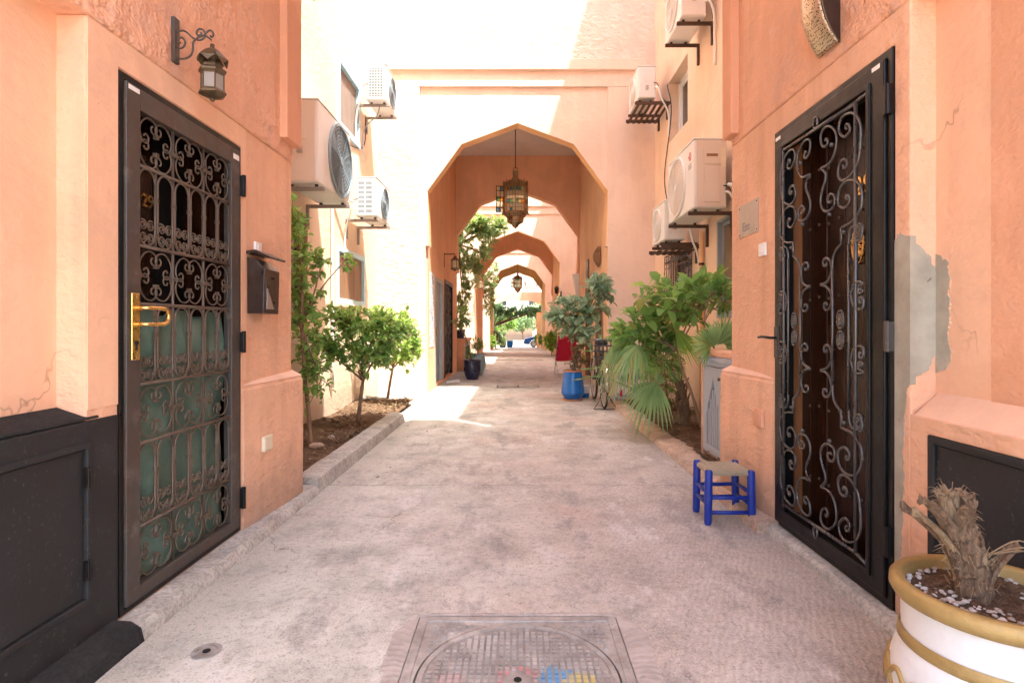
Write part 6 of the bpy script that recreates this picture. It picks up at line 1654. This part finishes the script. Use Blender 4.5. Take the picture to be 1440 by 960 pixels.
small_lantern('small lantern on the jamb of the second archway', (-1.36, 20.55, 2.7), -1, 1.7)
t = thing('wall_sconce', 'black wall lamp on the jamb of the second archway, beyond the red chair', 'sconce', (1.62, 20.5, 2.4))
mb = MB(); mb.tube([(1.62, 20.6, 2.35), (1.5, 20.6, 2.33), (1.45, 20.6, 2.42)], .016, 6); mb.box(1.58, 1.63, 20.55, 20.65, 2.2, 2.5); mb.build('arm', M['iron'], t)
mb = MB(); mb.lathe([(.05, 0), (.07, .02), (.085, .2), (.10, .21), (.03, .28), (0, .30)], 6, (1.45, 20.6, 2.42)); mb.build('lamp', M['iron'], t)
t = thing('wall_ornament', 'round woven straw ornament on the first passage wall', 'ornament', (1.62, 11.2, 2.5))
mb = MB(); c = (1.61, 10.95, 2.58)
for k in range(9):
    r = .20*(k+1)/9; mb.tube([(1.60-.10*math.cos(math.pi/2*(k+1)/9.5), c[1]+r*math.cos(R(a)), c[2]+r*math.sin(R(a))) for a in range(0, 361, 20)], .014, 5)
mb.build('coils', M['wood_brown'], t)
t = thing('wall_ornament', 'dark slatted wooden ornament hung beside the round straw one', 'ornament', (1.62, 13.0, 2.2))
for k in range(4):
    mb = MB(); mb.box(1.595, 1.615, 12.55+k*.12, 12.64+k*.12, 2.30-.02*(k % 2), 2.72+.02*(k % 2)); mb.build('slat', M['wood'], t, bevel=.004)
mb = MB(); mb.box(1.60, 1.618, 12.55, 13.0, 2.48, 2.54); mb.build('cross_slat', M['wood'], t)
t = thing('gutter_bracket', 'tapered white plastic wall fitting past the first passage', 'wall fitting', (1.5, 14.8, 2.0))
mb = MB(); mb.prism([(1.62, 2.58), (1.44, 2.58), (1.53, 2.0), (1.62, 1.98)], 'y', 14.55, 14.78); mb.build('hood', M['white_plastic'], t, bevel=.01)
mb = MB(); mb.box(1.50, 1.62, 14.5, 14.8, 1.95, 1.985); mb.build('base', M['steel'], t)

# red folding chair
t = thing('folding_chair', 'crimson canvas folding chair with metal tube legs in the passage', 'chair', (1.2, 13.9, 0))
ang = R(18)
def cp(u, v, z):            # u across, v depth
    return (1.20+u*math.cos(ang)-v*math.sin(ang), 13.9+u*math.sin(ang)+v*math.cos(ang), z)
for u in (-.25, .25):
    mb = MB(); mb.tube(crom([Vector(cp(u, .12, .01)), Vector(cp(u, .03, .42)), Vector(cp(u, -.12, .98))], 5), .012, 8); mb.build('frame_tube', M['chrome'], t, smooth=True)
    mb = MB(); mb.tube([cp(u, -.12, .01), cp(u, .07, .45)], .012, 8); mb.build('leg', M['chrome'], t, smooth=True)
for (v, z) in ((.12, .012), (-.12, .012)):
    mb = MB(); mb.tube([cp(-.25, v, z), cp(.25, v, z)], .012, 8); mb.build('foot_bar', M['chrome'], t, smooth=True)
def canvas(nm, a, b, c, d, bow):
    mb = MB(); n = 8; vs = []
    for j in range(n+1):
        for i in range(n+1):
            p = Vector(a).lerp(Vector(b), i/n).lerp(Vector(d).lerp(Vector(c), i/n), j/n); p.y += bow*math.sin(math.pi*i/n); p.z -= abs(bow)*.4*math.sin(math.pi*i/n); vs.append(p)
    mb.add(vs, [(j*(n+1)+i, j*(n+1)+i+1, (j+1)*(n+1)+i+1, (j+1)*(n+1)+i) for j in range(n) for i in range(n)])
    o = mb.build(nm, M['red_fabric'], t, smooth=True); so = o.modifiers.new('thick', 'SOLIDIFY'); so.thickness = .008
canvas('back_canvas', cp(-.25, -.02, .34), cp(.25, -.02, .34), cp(.25, -.12, .97), cp(-.25, -.12, .97), .02)
canvas('seat_canvas', cp(-.24, .06, .36), cp(.24, .06, .36), cp(.24, .0, .84), cp(-.24, .0, .84), .01)

# bicycle, seen from its rear wheel
BX, BY = 1.27, 8.1
t = thing('bicycle', 'dark city bicycle on a two-legged stand beside the palm leaves', 'bicycle', (BX, BY, 0))
wr = .33
for k, yy in enumerate((BY+.05, BY+1.10)):
    mb = MB(); mb.tube([(BX, yy+wr*math.cos(R(a)), wr+.012+wr*math.sin(R(a))) for a in range(0, 361, 12)], .018, 8, False); w = mb.build('wheel', M['rubber'], t, smooth=True)
    mb = MB(); mb.tube([(BX, yy+.302*math.cos(R(a)), wr+.012+.302*math.sin(R(a))) for a in range(0, 361, 12)], .012, 6, False); mb.build('rim', M['chrome'], w, smooth=True)
    mb = MB(); mb.tube([(BX-.04, yy, wr+.012), (BX+.04, yy, wr+.012)], .022, 10)
    for a in range(0, 360, 20): mb.tube([(BX+(.02 if a % 40 else -.02), yy, wr+.012), (BX, yy+.30*math.cos(R(a)), wr+.012+.30*math.sin(R(a)))], .0016, 4)
    mb.build('spokes', M['chrome'], w)
    mb = MB(); n = 20; vs = []
    for i in range(n+1):
        a = R(-10+170*i/n) if k == 0 else R(20+150*i/n)
        for xx, rr_ in ((-.030, .350), (-.018, .372), (.018, .372), (.030, .350)): vs.append((BX+xx, yy-rr_*math.cos(a), wr+.012+rr_*math.sin(a)))
    mb.add(vs, [(i*4+j, i*4+j+1, (i+1)*4+j+1, (i+1)*4+j) for i in range(n) for j in range(3)]); o = mb.build('mudguard', M['chrome'], t, smooth=True); so = o.modifiers.new('thick', 'SOLIDIFY'); so.thickness = .002
ra, bb_, st_, hd = (BX, BY+.05, wr+.012), (BX, BY+.48, .30), (BX, BY+.35, .82), (BX, BY+.92, .90)
fw = (BX, BY+1.10, wr+.012)
for a, b, r in ((ra, bb_, .011), (ra, st_, .009), (bb_, st_, .015), (bb_, (BX, BY+.90, .76), .016), (st_, (BX, BY+.93, .86), .014), ((BX, BY+.90, .74), hd, .018), ((BX, BY+.90, .74), fw, .013)):
    mb = MB(); mb.tube([a, b], r, 8); mb.build('frame_tube', M['bike'], t, smooth=True)
mb = MB(); mb.tube(crom([Vector((BX-.29, BY+.66, .98)), Vector((BX-.26, BY+.80, 1.0)), Vector((BX-.08, BY+.93, .99)), Vector((BX+.08, BY+.93, .99)), Vector((BX+.26, BY+.80, 1.0)), Vector((BX+.29, BY+.66, .98))], 5), .011, 8); mb.tube([hd, (BX, BY+.93, .99)], .012, 8); mb.build('handlebar', M['chrome'], t, smooth=True)
mb = MB(); mb.tube([st_, (BX, BY+.33, .92)], .013, 8); mb.build('seat_post', M['chrome'], t)
mb = MB(); mb.ball((BX, BY+.32, .95), .12, 14, (.85, 1.15, .35)); mb.build('saddle', M['rubber'], t, smooth=True)
mb = MB()
for xx in (-.07, .07): mb.tube([(BX+xx, BY+.30, .74), (BX+xx, BY-.16, .72)], .007, 6); mb.tube([(BX+xx*.6, BY+.05, .345), (BX+xx, BY-.08, .72)], .005, 5)
for yy in (.28, .12, -.02, -.16): mb.tube([(BX-.07, BY+yy, .73), (BX+.07, BY+yy, .73)], .006, 5)
mb.build('rear_rack', M['bike'], t)
mb = MB()
for k in range(7):
    xx = BX-.17+.34*k/6; mb.tube([(xx, BY-.18, .76), (xx*1.0, BY-.20, 1.0)], .005, 4); mb.tube([(xx, BY+.10, .76), (xx, BY+.12, 1.0)], .005, 4); mb.tube([(xx, BY-.18, .76), (xx, BY+.10, .76)], .005, 4)
for z in (.76, .84, .92, 1.0):
    e = .02*(z-.76)/.24; mb.tube([(BX-.17, BY-.18-e, z), (BX+.17, BY-.18-e, z), (BX+.17, BY+.10+e, z), (BX-.17, BY+.10+e, z), (BX-.17, BY-.18-e, z)], .006, 4)
mb.build('basket', M['bike'], t)
mb = MB(); mb.tube([(BX, BY+.08, .30), (BX-.10, BY-.05, .10), (BX-.17, BY-.10, .012), (BX-.05, BY-.12, .010), (BX+.05, BY-.12, .010), (BX+.17, BY-.10, .012), (BX+.10, BY-.05, .10), (BX, BY+.08, .30)], .008, 6); mb.build('stand', M['bike'], t)
mb = MB(); mb.disc((BX+.045, bb_[1], bb_[2]), .09, 'x', .004, 24, .07); mb.tube([(BX+.055, bb_[1], bb_[2]), (BX+.06, bb_[1]+.12, bb_[2]-.11)], .009, 6); mb.tube([(BX-.055, bb_[1], bb_[2]), (BX-.06, bb_[1]-.12, bb_[2]+.11)], .009, 6)
mb.box(BX+.05, BX+.13, bb_[1]+.09, bb_[1]+.15, bb_[2]-.125, bb_[2]-.10); mb.box(BX-.13, BX-.05, bb_[1]-.15, bb_[1]-.09, bb_[2]+.10, bb_[2]+.125); mb.build('crank', M['bike'], t)
mb = MB(); mb.box(BX-.03, BX+.03, BY-.31, BY-.28, .62, .68); mb.build('rear_reflector', M['red_fabric'], t, bevel=.004)
t = thing('storage_box', 'white plastic tool box with grey lid and base behind the palm leaf', 'box', (1.8, 8.95, 0))
mb = MB(); mb.box(1.62, 2.05, 8.8, 9.15, .11, .36); mb.build('body', M['white_plastic'], t, bevel=.03, seg=3)
mb = MB(); mb.box(1.60, 2.07, 8.78, 9.17, .02, .10); mb.build('base', M['window_grey'], t, bevel=.012)
mb = MB(); mb.prism([(1.61, .36), (2.06, .36), (2.0, .46), (1.67, .46)], 'y', 8.79, 9.16); mb.build('lid', M['window_grey'], t, bevel=.012)
mb = MB(); mb.box(1.612, 1.66, 8.785, 8.80, .07, .20); mb.build('red_clip', M['red_fabric'], t, bevel=.004)
t = thing('bucket', 'small white and blue paint bucket between the cobalt pot and bicycle', 'bucket', (1.1, 9.3, 0))
mb = MB(); mb.lathe([(.07, 0), (.08, .10), (.085, .20), (.09, .205), (.09, .215), (.078, .21), (.07, .02)], 20, (1.12, 9.3, 0), caps=False); mb.build('body', M['white_plastic'], t, smooth=True)
mb = MB(); mb.lathe([(.0715, .01), (.0805, .09)], 20, (1.12, 9.3, 0), caps=False); mb.v = [(1.12+(x-1.12)*1.02, 9.3+(y-9.3)*1.02, z) for x, y, z in mb.v]; mb.build('band', M['pot_blue'], t, smooth=True)

# ------------------------------------------------------------------ far end: balcony house, trees, car
FY = 42.7; g0 = gz(FY)
t = thing('balcony_house', 'pale house with low arch and balcony closing the lane', 'house', (0, FY, g0))
mb = MB()
for s in (-1, 1):
    mb = MB(); mb.prism([(s*9, g0-.5), (s*1.95, g0-.5), (s*1.95, 2.85), (s*.95, 3.18), (0, 3.2), (0, 3.85), (s*9, 3.85)], 'y', FY, FY+.3); mb.build('front_wall', M['court'], t)
mb = MB(); mb.box(-1.95, 1.95, FY+.3, FY+3.2, 3.3, 3.4); mb.build('arch_ceiling', M['ceil'], t)
for s in (-1, 1):
    mb = MB(); mb.box(s*9, s*1.95, FY+.3, FY+3.2, g0-.5, 3.8); mb.build('side_block', M['court'], t)
mb = MB(); mb.box(-9, 9, FY+2.6, FY+3.2, 3.85, 8.5); mb.build('upper_wall', M['ceil'], t)
mb = MB()
for k in range(30): mb.tube([(-2.2+k*.15, FY+.15, 3.85), (-2.2+k*.15, FY+.15, 4.75)], .012, 4)
mb.tube([(-2.3, FY+.15, 4.78), (2.3, FY+.15, 4.78)], .03, 6); mb.build('balcony_rail', M['window_white'], t)
for i in range(9):
    for d in (-1, 1):
        x = .55+i*.12; a, b = (x, 3.9), (x+d*.5, 4.75)
        mb = MB(); mb.tube([(max(.5, min(1.6, a[0])), FY+.22, a[1]), (max(.5, min(1.6, b[0])), FY+.22, b[1])], .02, 4); mb.build('lattice_slat', M['wood_brown'], t)
mb = MB(); mb.box(1.45, 1.8, FY-.05, FY+.0, g0-.3, 2.3); mb.build('door_frame', M['rim'], t)

def car(label, x0, y, z):
    """small hatchback, nose towards -x, seen from its side"""
    t = thing('parked_car', label, 'car', (x0+1.9, y, z)); W = 1.65; ya, yb = y, y+W
    paint = plain('blue_car_paint', (.04, .13, .42), .25, .3, .06, .02)
    prof = [(0.0, .42), (.02, .62), (.16, .74), (.95, .92), (1.55, 1.38), (1.8, 1.46), (2.8, 1.46), (3.35, 1.30), (3.62, .98), (3.72, .90), (3.76, .50), (3.66, .30), (3.28, .26), (3.26, .42), (3.10, .60), (2.80, .60), (2.64, .42), (2.62, .24), (1.14, .24), (1.12, .42), (.96, .60), (.66, .60), (.50, .42), (.48, .26), (.12, .26)]
    mb = MB(); mb.prism([(x0+a, z+b) for a, b in prof], 'y', ya, yb); mb.build('body', paint, t, bevel=.05, seg=3)
    for k, pts in enumerate(([(1.22, .98), (1.63, 1.36), (2.05, 1.40), (2.05, .98)], [(2.12, .98), (2.12, 1.40), (2.75, 1.40), (3.2, 1.22), (3.35, 1.0)])):
        mb = MB(); mb.prism([(x0+a, z+b) for a, b in pts], 'y', ya-.006, ya+.02); mb.build('side_window', M['glass_dark'], t, bevel=.02)
    mb = MB(); mb.add([(x0+.99, ya+.12, z+.955), (x0+.99, yb-.12, z+.955), (x0+1.53, yb-.2, z+1.385), (x0+1.53, ya+.2, z+1.385)], [(0, 1, 2, 3)]); o = mb.build('windscreen', M['glass_dark'], t); so = o.modifiers.new('thick', 'SOLIDIFY'); so.thickness = .03
    for xw in (.81, 2.95):
        mb = MB(); mb.tube([(x0+xw, ya+.02+yy, z+.29) for yy in (0, .03, .17, .2)], [.25, .285, .285, .25], 24); w = mb.build('wheel', M['rubber'], t, auto=40)
        mb = MB(); mb.disc((x0+xw, ya+.012, z+.29), .20, 'y', .012, 24); mb.build('hub_cap', M['chrome'], w)
        for k in range(5):
            a = R(72*k); mb = MB(); mb.box(x0+xw-.018, x0+xw+.018, ya+.003, ya+.013, z+.29+.04, z+.29+.19)
            mb.v = [(x0+xw+(p[0]-x0-xw)*math.cos(a)-(p[2]-z-.29)*math.sin(a), p[1], z+.29+(p[0]-x0-xw)*math.sin(a)+(p[2]-z-.29)*math.cos(a)) for p in mb.v]; mb.build('spoke', M['white_plastic'], w)
    for yy in (ya+.05, yb-.35):
        mb = MB(); mb.ball((x0+.14, yy+.15, z+.66), .16, 12, (.7, 1, .6)); mb.build('headlight', M['glass_milky'], t, smooth=True)
    mb = MB(); mb.box(x0-.03, x0+.12, ya+.03, yb-.03, z+.30, z+.46); mb.build('bumper', M['bike'], t, bevel=.04)
    mb = MB(); mb.box(x0+2.16, x0+2.34, ya-.025, ya+.005, z+.86, z+.89); mb.build('door_handle', M['chrome'], t, bevel=.006)
    mb = MB(); mb.ball((x0+1.35, ya-.09, z+1.02), .09, 10, (.8, 1, .7)); mb.build('wing_mirror', paint, t, smooth=True)
car('blue parked hatchback seen side on at the end of the lane', .55, 47.4, gz(47.6))
# low step and wall across the lane's end, pale villa and pergola beyond
mb = MB(); mb.box(-6, 6, 56, 57, gz(56)-.2, gz(56)+.55); tag(mb.build('garden_wall', M['kerb']), 'low grey garden wall across the end of the lane', 'wall')
t = thing('villa', 'washed out pale villa with arched porch beyond the trees', 'house', (0, 74, gz(74)))
mb = MB(); wally(mb, 74, 74.5, -16, 16, -2, 9, [(-2.0, 2.0, -2, 2.6), (-8, -6, 3.5, 5.5), (6, 8, 3.5, 5.5), (-3, -1.5, 4, 6), (1.5, 3, 4, 6)]); mb.build('wall', M['court'], t, weld=True)
for (a, b) in ((-8, -6), (6, 8), (-3, -1.5), (1.5, 3)):
    mb = MB(); mb.box(a, b, 74.3, 74.4, 3.4, 6); mb.build('window', M['glass_dark'], t)
mb = MB(); mb.box(-2.2, 2.2, 78, 78.1, -2, 3); mb.build('porch_wall', M['court'], t)
for k in range(3):
    mb = MB(); r = 2.1-k*.35; mb.tube([(r*math.cos(R(a)), 73.9+.02*k, 1.6+r*.55*math.sin(R(a))) for a in range(0, 181, 12)], .10, 6); mb.build('arch_moulding', M['rim' if k % 2 == 0 else 'ceil'], t)
mb = MB(); mb.box(-16.3, 16.3, 73.6, 76, 9, 9.4); mb.build('roof_edge', M['peach'], t)
t = thing('pergola', 'red-brown tiled pergola roof above the low trees at the far end', 'pergola', (0, 60, gz(60)))
for x in (-2.6, 2.6):
    mb = MB(); mb.box(x-.1, x+.1, 60, 60.2, gz(60)-.1, 2.6); mb.build('post', M['rim'], t)
for k in range(14):
    mb = MB(); mb.box(-2.9+k*.44, -2.9+k*.44+.40, 59.6, 61.6, 2.6, 2.85); mb.build('roof_tile', M['terracotta'], t, bevel=.05)
mb = MB(); mb.box(-2.9, 3.2, 59.7, 61.5, 2.45, 2.6); mb.build('roof_beam', M['wood_brown'], t)
FT = [(-3.3, 47.5, 2.3, 2.2, 'dense tree just behind the low arch on the shrub side'), (-1.6, 52.5, 1.7, 1.6, 'pale rounded tree in the middle of the far garden'), (2.5, 51.5, 2.2, 2.0, 'rounded tree rising behind the blue car'), (.55, 64.0, 1.6, 1.2, 'slim dark tree in front of the pergola gap'), (-5.0, 66.0, 4.2, 3.4, 'tall tree behind the garden wall on the shrub side'), (5.2, 66.0, 4.4, 3.4, 'tall tree behind the garden wall on the car side'), (0.3, 46.3, 2.6, .9, 'leafy creeper canopy hanging just past the low arch')]
for i, (x, y, zc, r, lab) in enumerate(FT):
    g = gz(y)
    if i == 6: lobes = [((x+dx, y, 2.55-.25*(k % 2)), (.8, .6, .45), 1) for k, dx in enumerate((-1.6, -.8, 0, .8, 1.6))]
    else: lobes = [((x, y, zc), (r, r*.9, r*.8), 3), ((x-r*.5, y-.3, zc-.4), (r*.6, r*.6, r*.6), 1), ((x+r*.55, y-.2, zc+.1), (r*.55, r*.6, r*.6), 1)]
    x = -2.1 if i == 6 else x
    bush('garden_tree', lab, 'tree', (x, y, g), [Vector((x, y, g-.05)), Vector((x+.05, y, g+(zc-g)*.3)), Vector((x, y, g+(zc-g)*.55))], lobes, 230, 11, .24, .13, 'leaf_bright' if i == 1 else 'tree_far', 70+i, .10, limbs=10, group='trees of the far garden', young='leaf_bright' if i in (1, 2) else None)
for i, (px, y, r, lab) in enumerate(((697, 38.0, .55, 'low leafy shrub at the foot of the far court wall'), (706, 41.0, .55, 'taller green shrub beside the low arch opening'), (692, 33.0, .35, 'pale variegated shrub beside the third archway'), (764, 40.5, .55, 'dark shrub beside the door of the balcony house'), (757, 46.0, .5, 'dark bushy plant in front of the blue car'), (776, 23.0, .4, 'yellow green shrub by the second archway jamb'))):
    x = (px-CX)*y/F; g = gz(y)
    bush('shrub', lab, 'shrub', (x, y, g), [Vector((x, y, g)), Vector((x, y, g+.15)), Vector((x, y, g+.3))], [((x, y, g+.2+r), (r*.8, r*.7, r), 1)], 60, 9, .16, .08, 'leaf' if i in (3, 4) else 'leaf_bright' if i in (2, 5) else 'tree_far', 90+i, .03, limbs=6)
pot('dark pot with a leafy plant against the far shrub bed', ((707-CX)*44/F, 44.0, gz(44)), [(.2, 0), (.25, .3), (.28, .6)], 'pot_navy', .6, .25)
pot('blue pot next to the dark one at the far end', ((717-CX)*45/F, 45.0, gz(45)), [(.2, 0), (.25, .3), (.24, .55)], 'pot_blue', .55, .2)

# loose wiring strung along the court walls
def cable(label, pts, r=.008, mat='rubber'):
    mb = MB(); mb.tube(crom([Vector(p) for p in pts], 6), r, 5); o = mb.build('cable', M[mat], None, smooth=True)
    return tag(o, label, 'cable', None, 'thing')
cable('black wire sagging from the big yellowed unit to the upper small unit', [(CL+.05, 5.7, 3.42), (CL+.03, 6.3, 3.52), (CL+.02, 7.0, 3.60), (CL+.02, 7.4, 3.72), (CL+.02, 8.7, 4.0), (CL+.04, 8.8, 4.55)])
cable('white insulated hose dropping down the peach wall from the unit with the red emblem', [(CR-.10, 6.05, 2.75), (CR-.07, 5.95, 2.68), (CR-.03, 5.9, 2.4), (CR-.03, 5.5, 2.05), (CR-.03, 5.2, 1.95)], .022, 'white_plastic')
cable('black wire looping between the tray unit and the low white unit', [(CR-.05, 8.72, 5.0), (CR-.02, 8.6, 4.5), (CR-.02, 9.0, 3.6), (CR-.02, 8.6, 3.0), (CR-.03, 7.95, 2.75)])
cable('grey drain tube hanging from the upper small white unit', [(CL+.35, 8.45, 4.55), (CL+.30, 8.45, 4.40), (CL+.10, 8.5, 4.2), (CL+.08, 8.55, 3.7)], .010, 'window_grey')
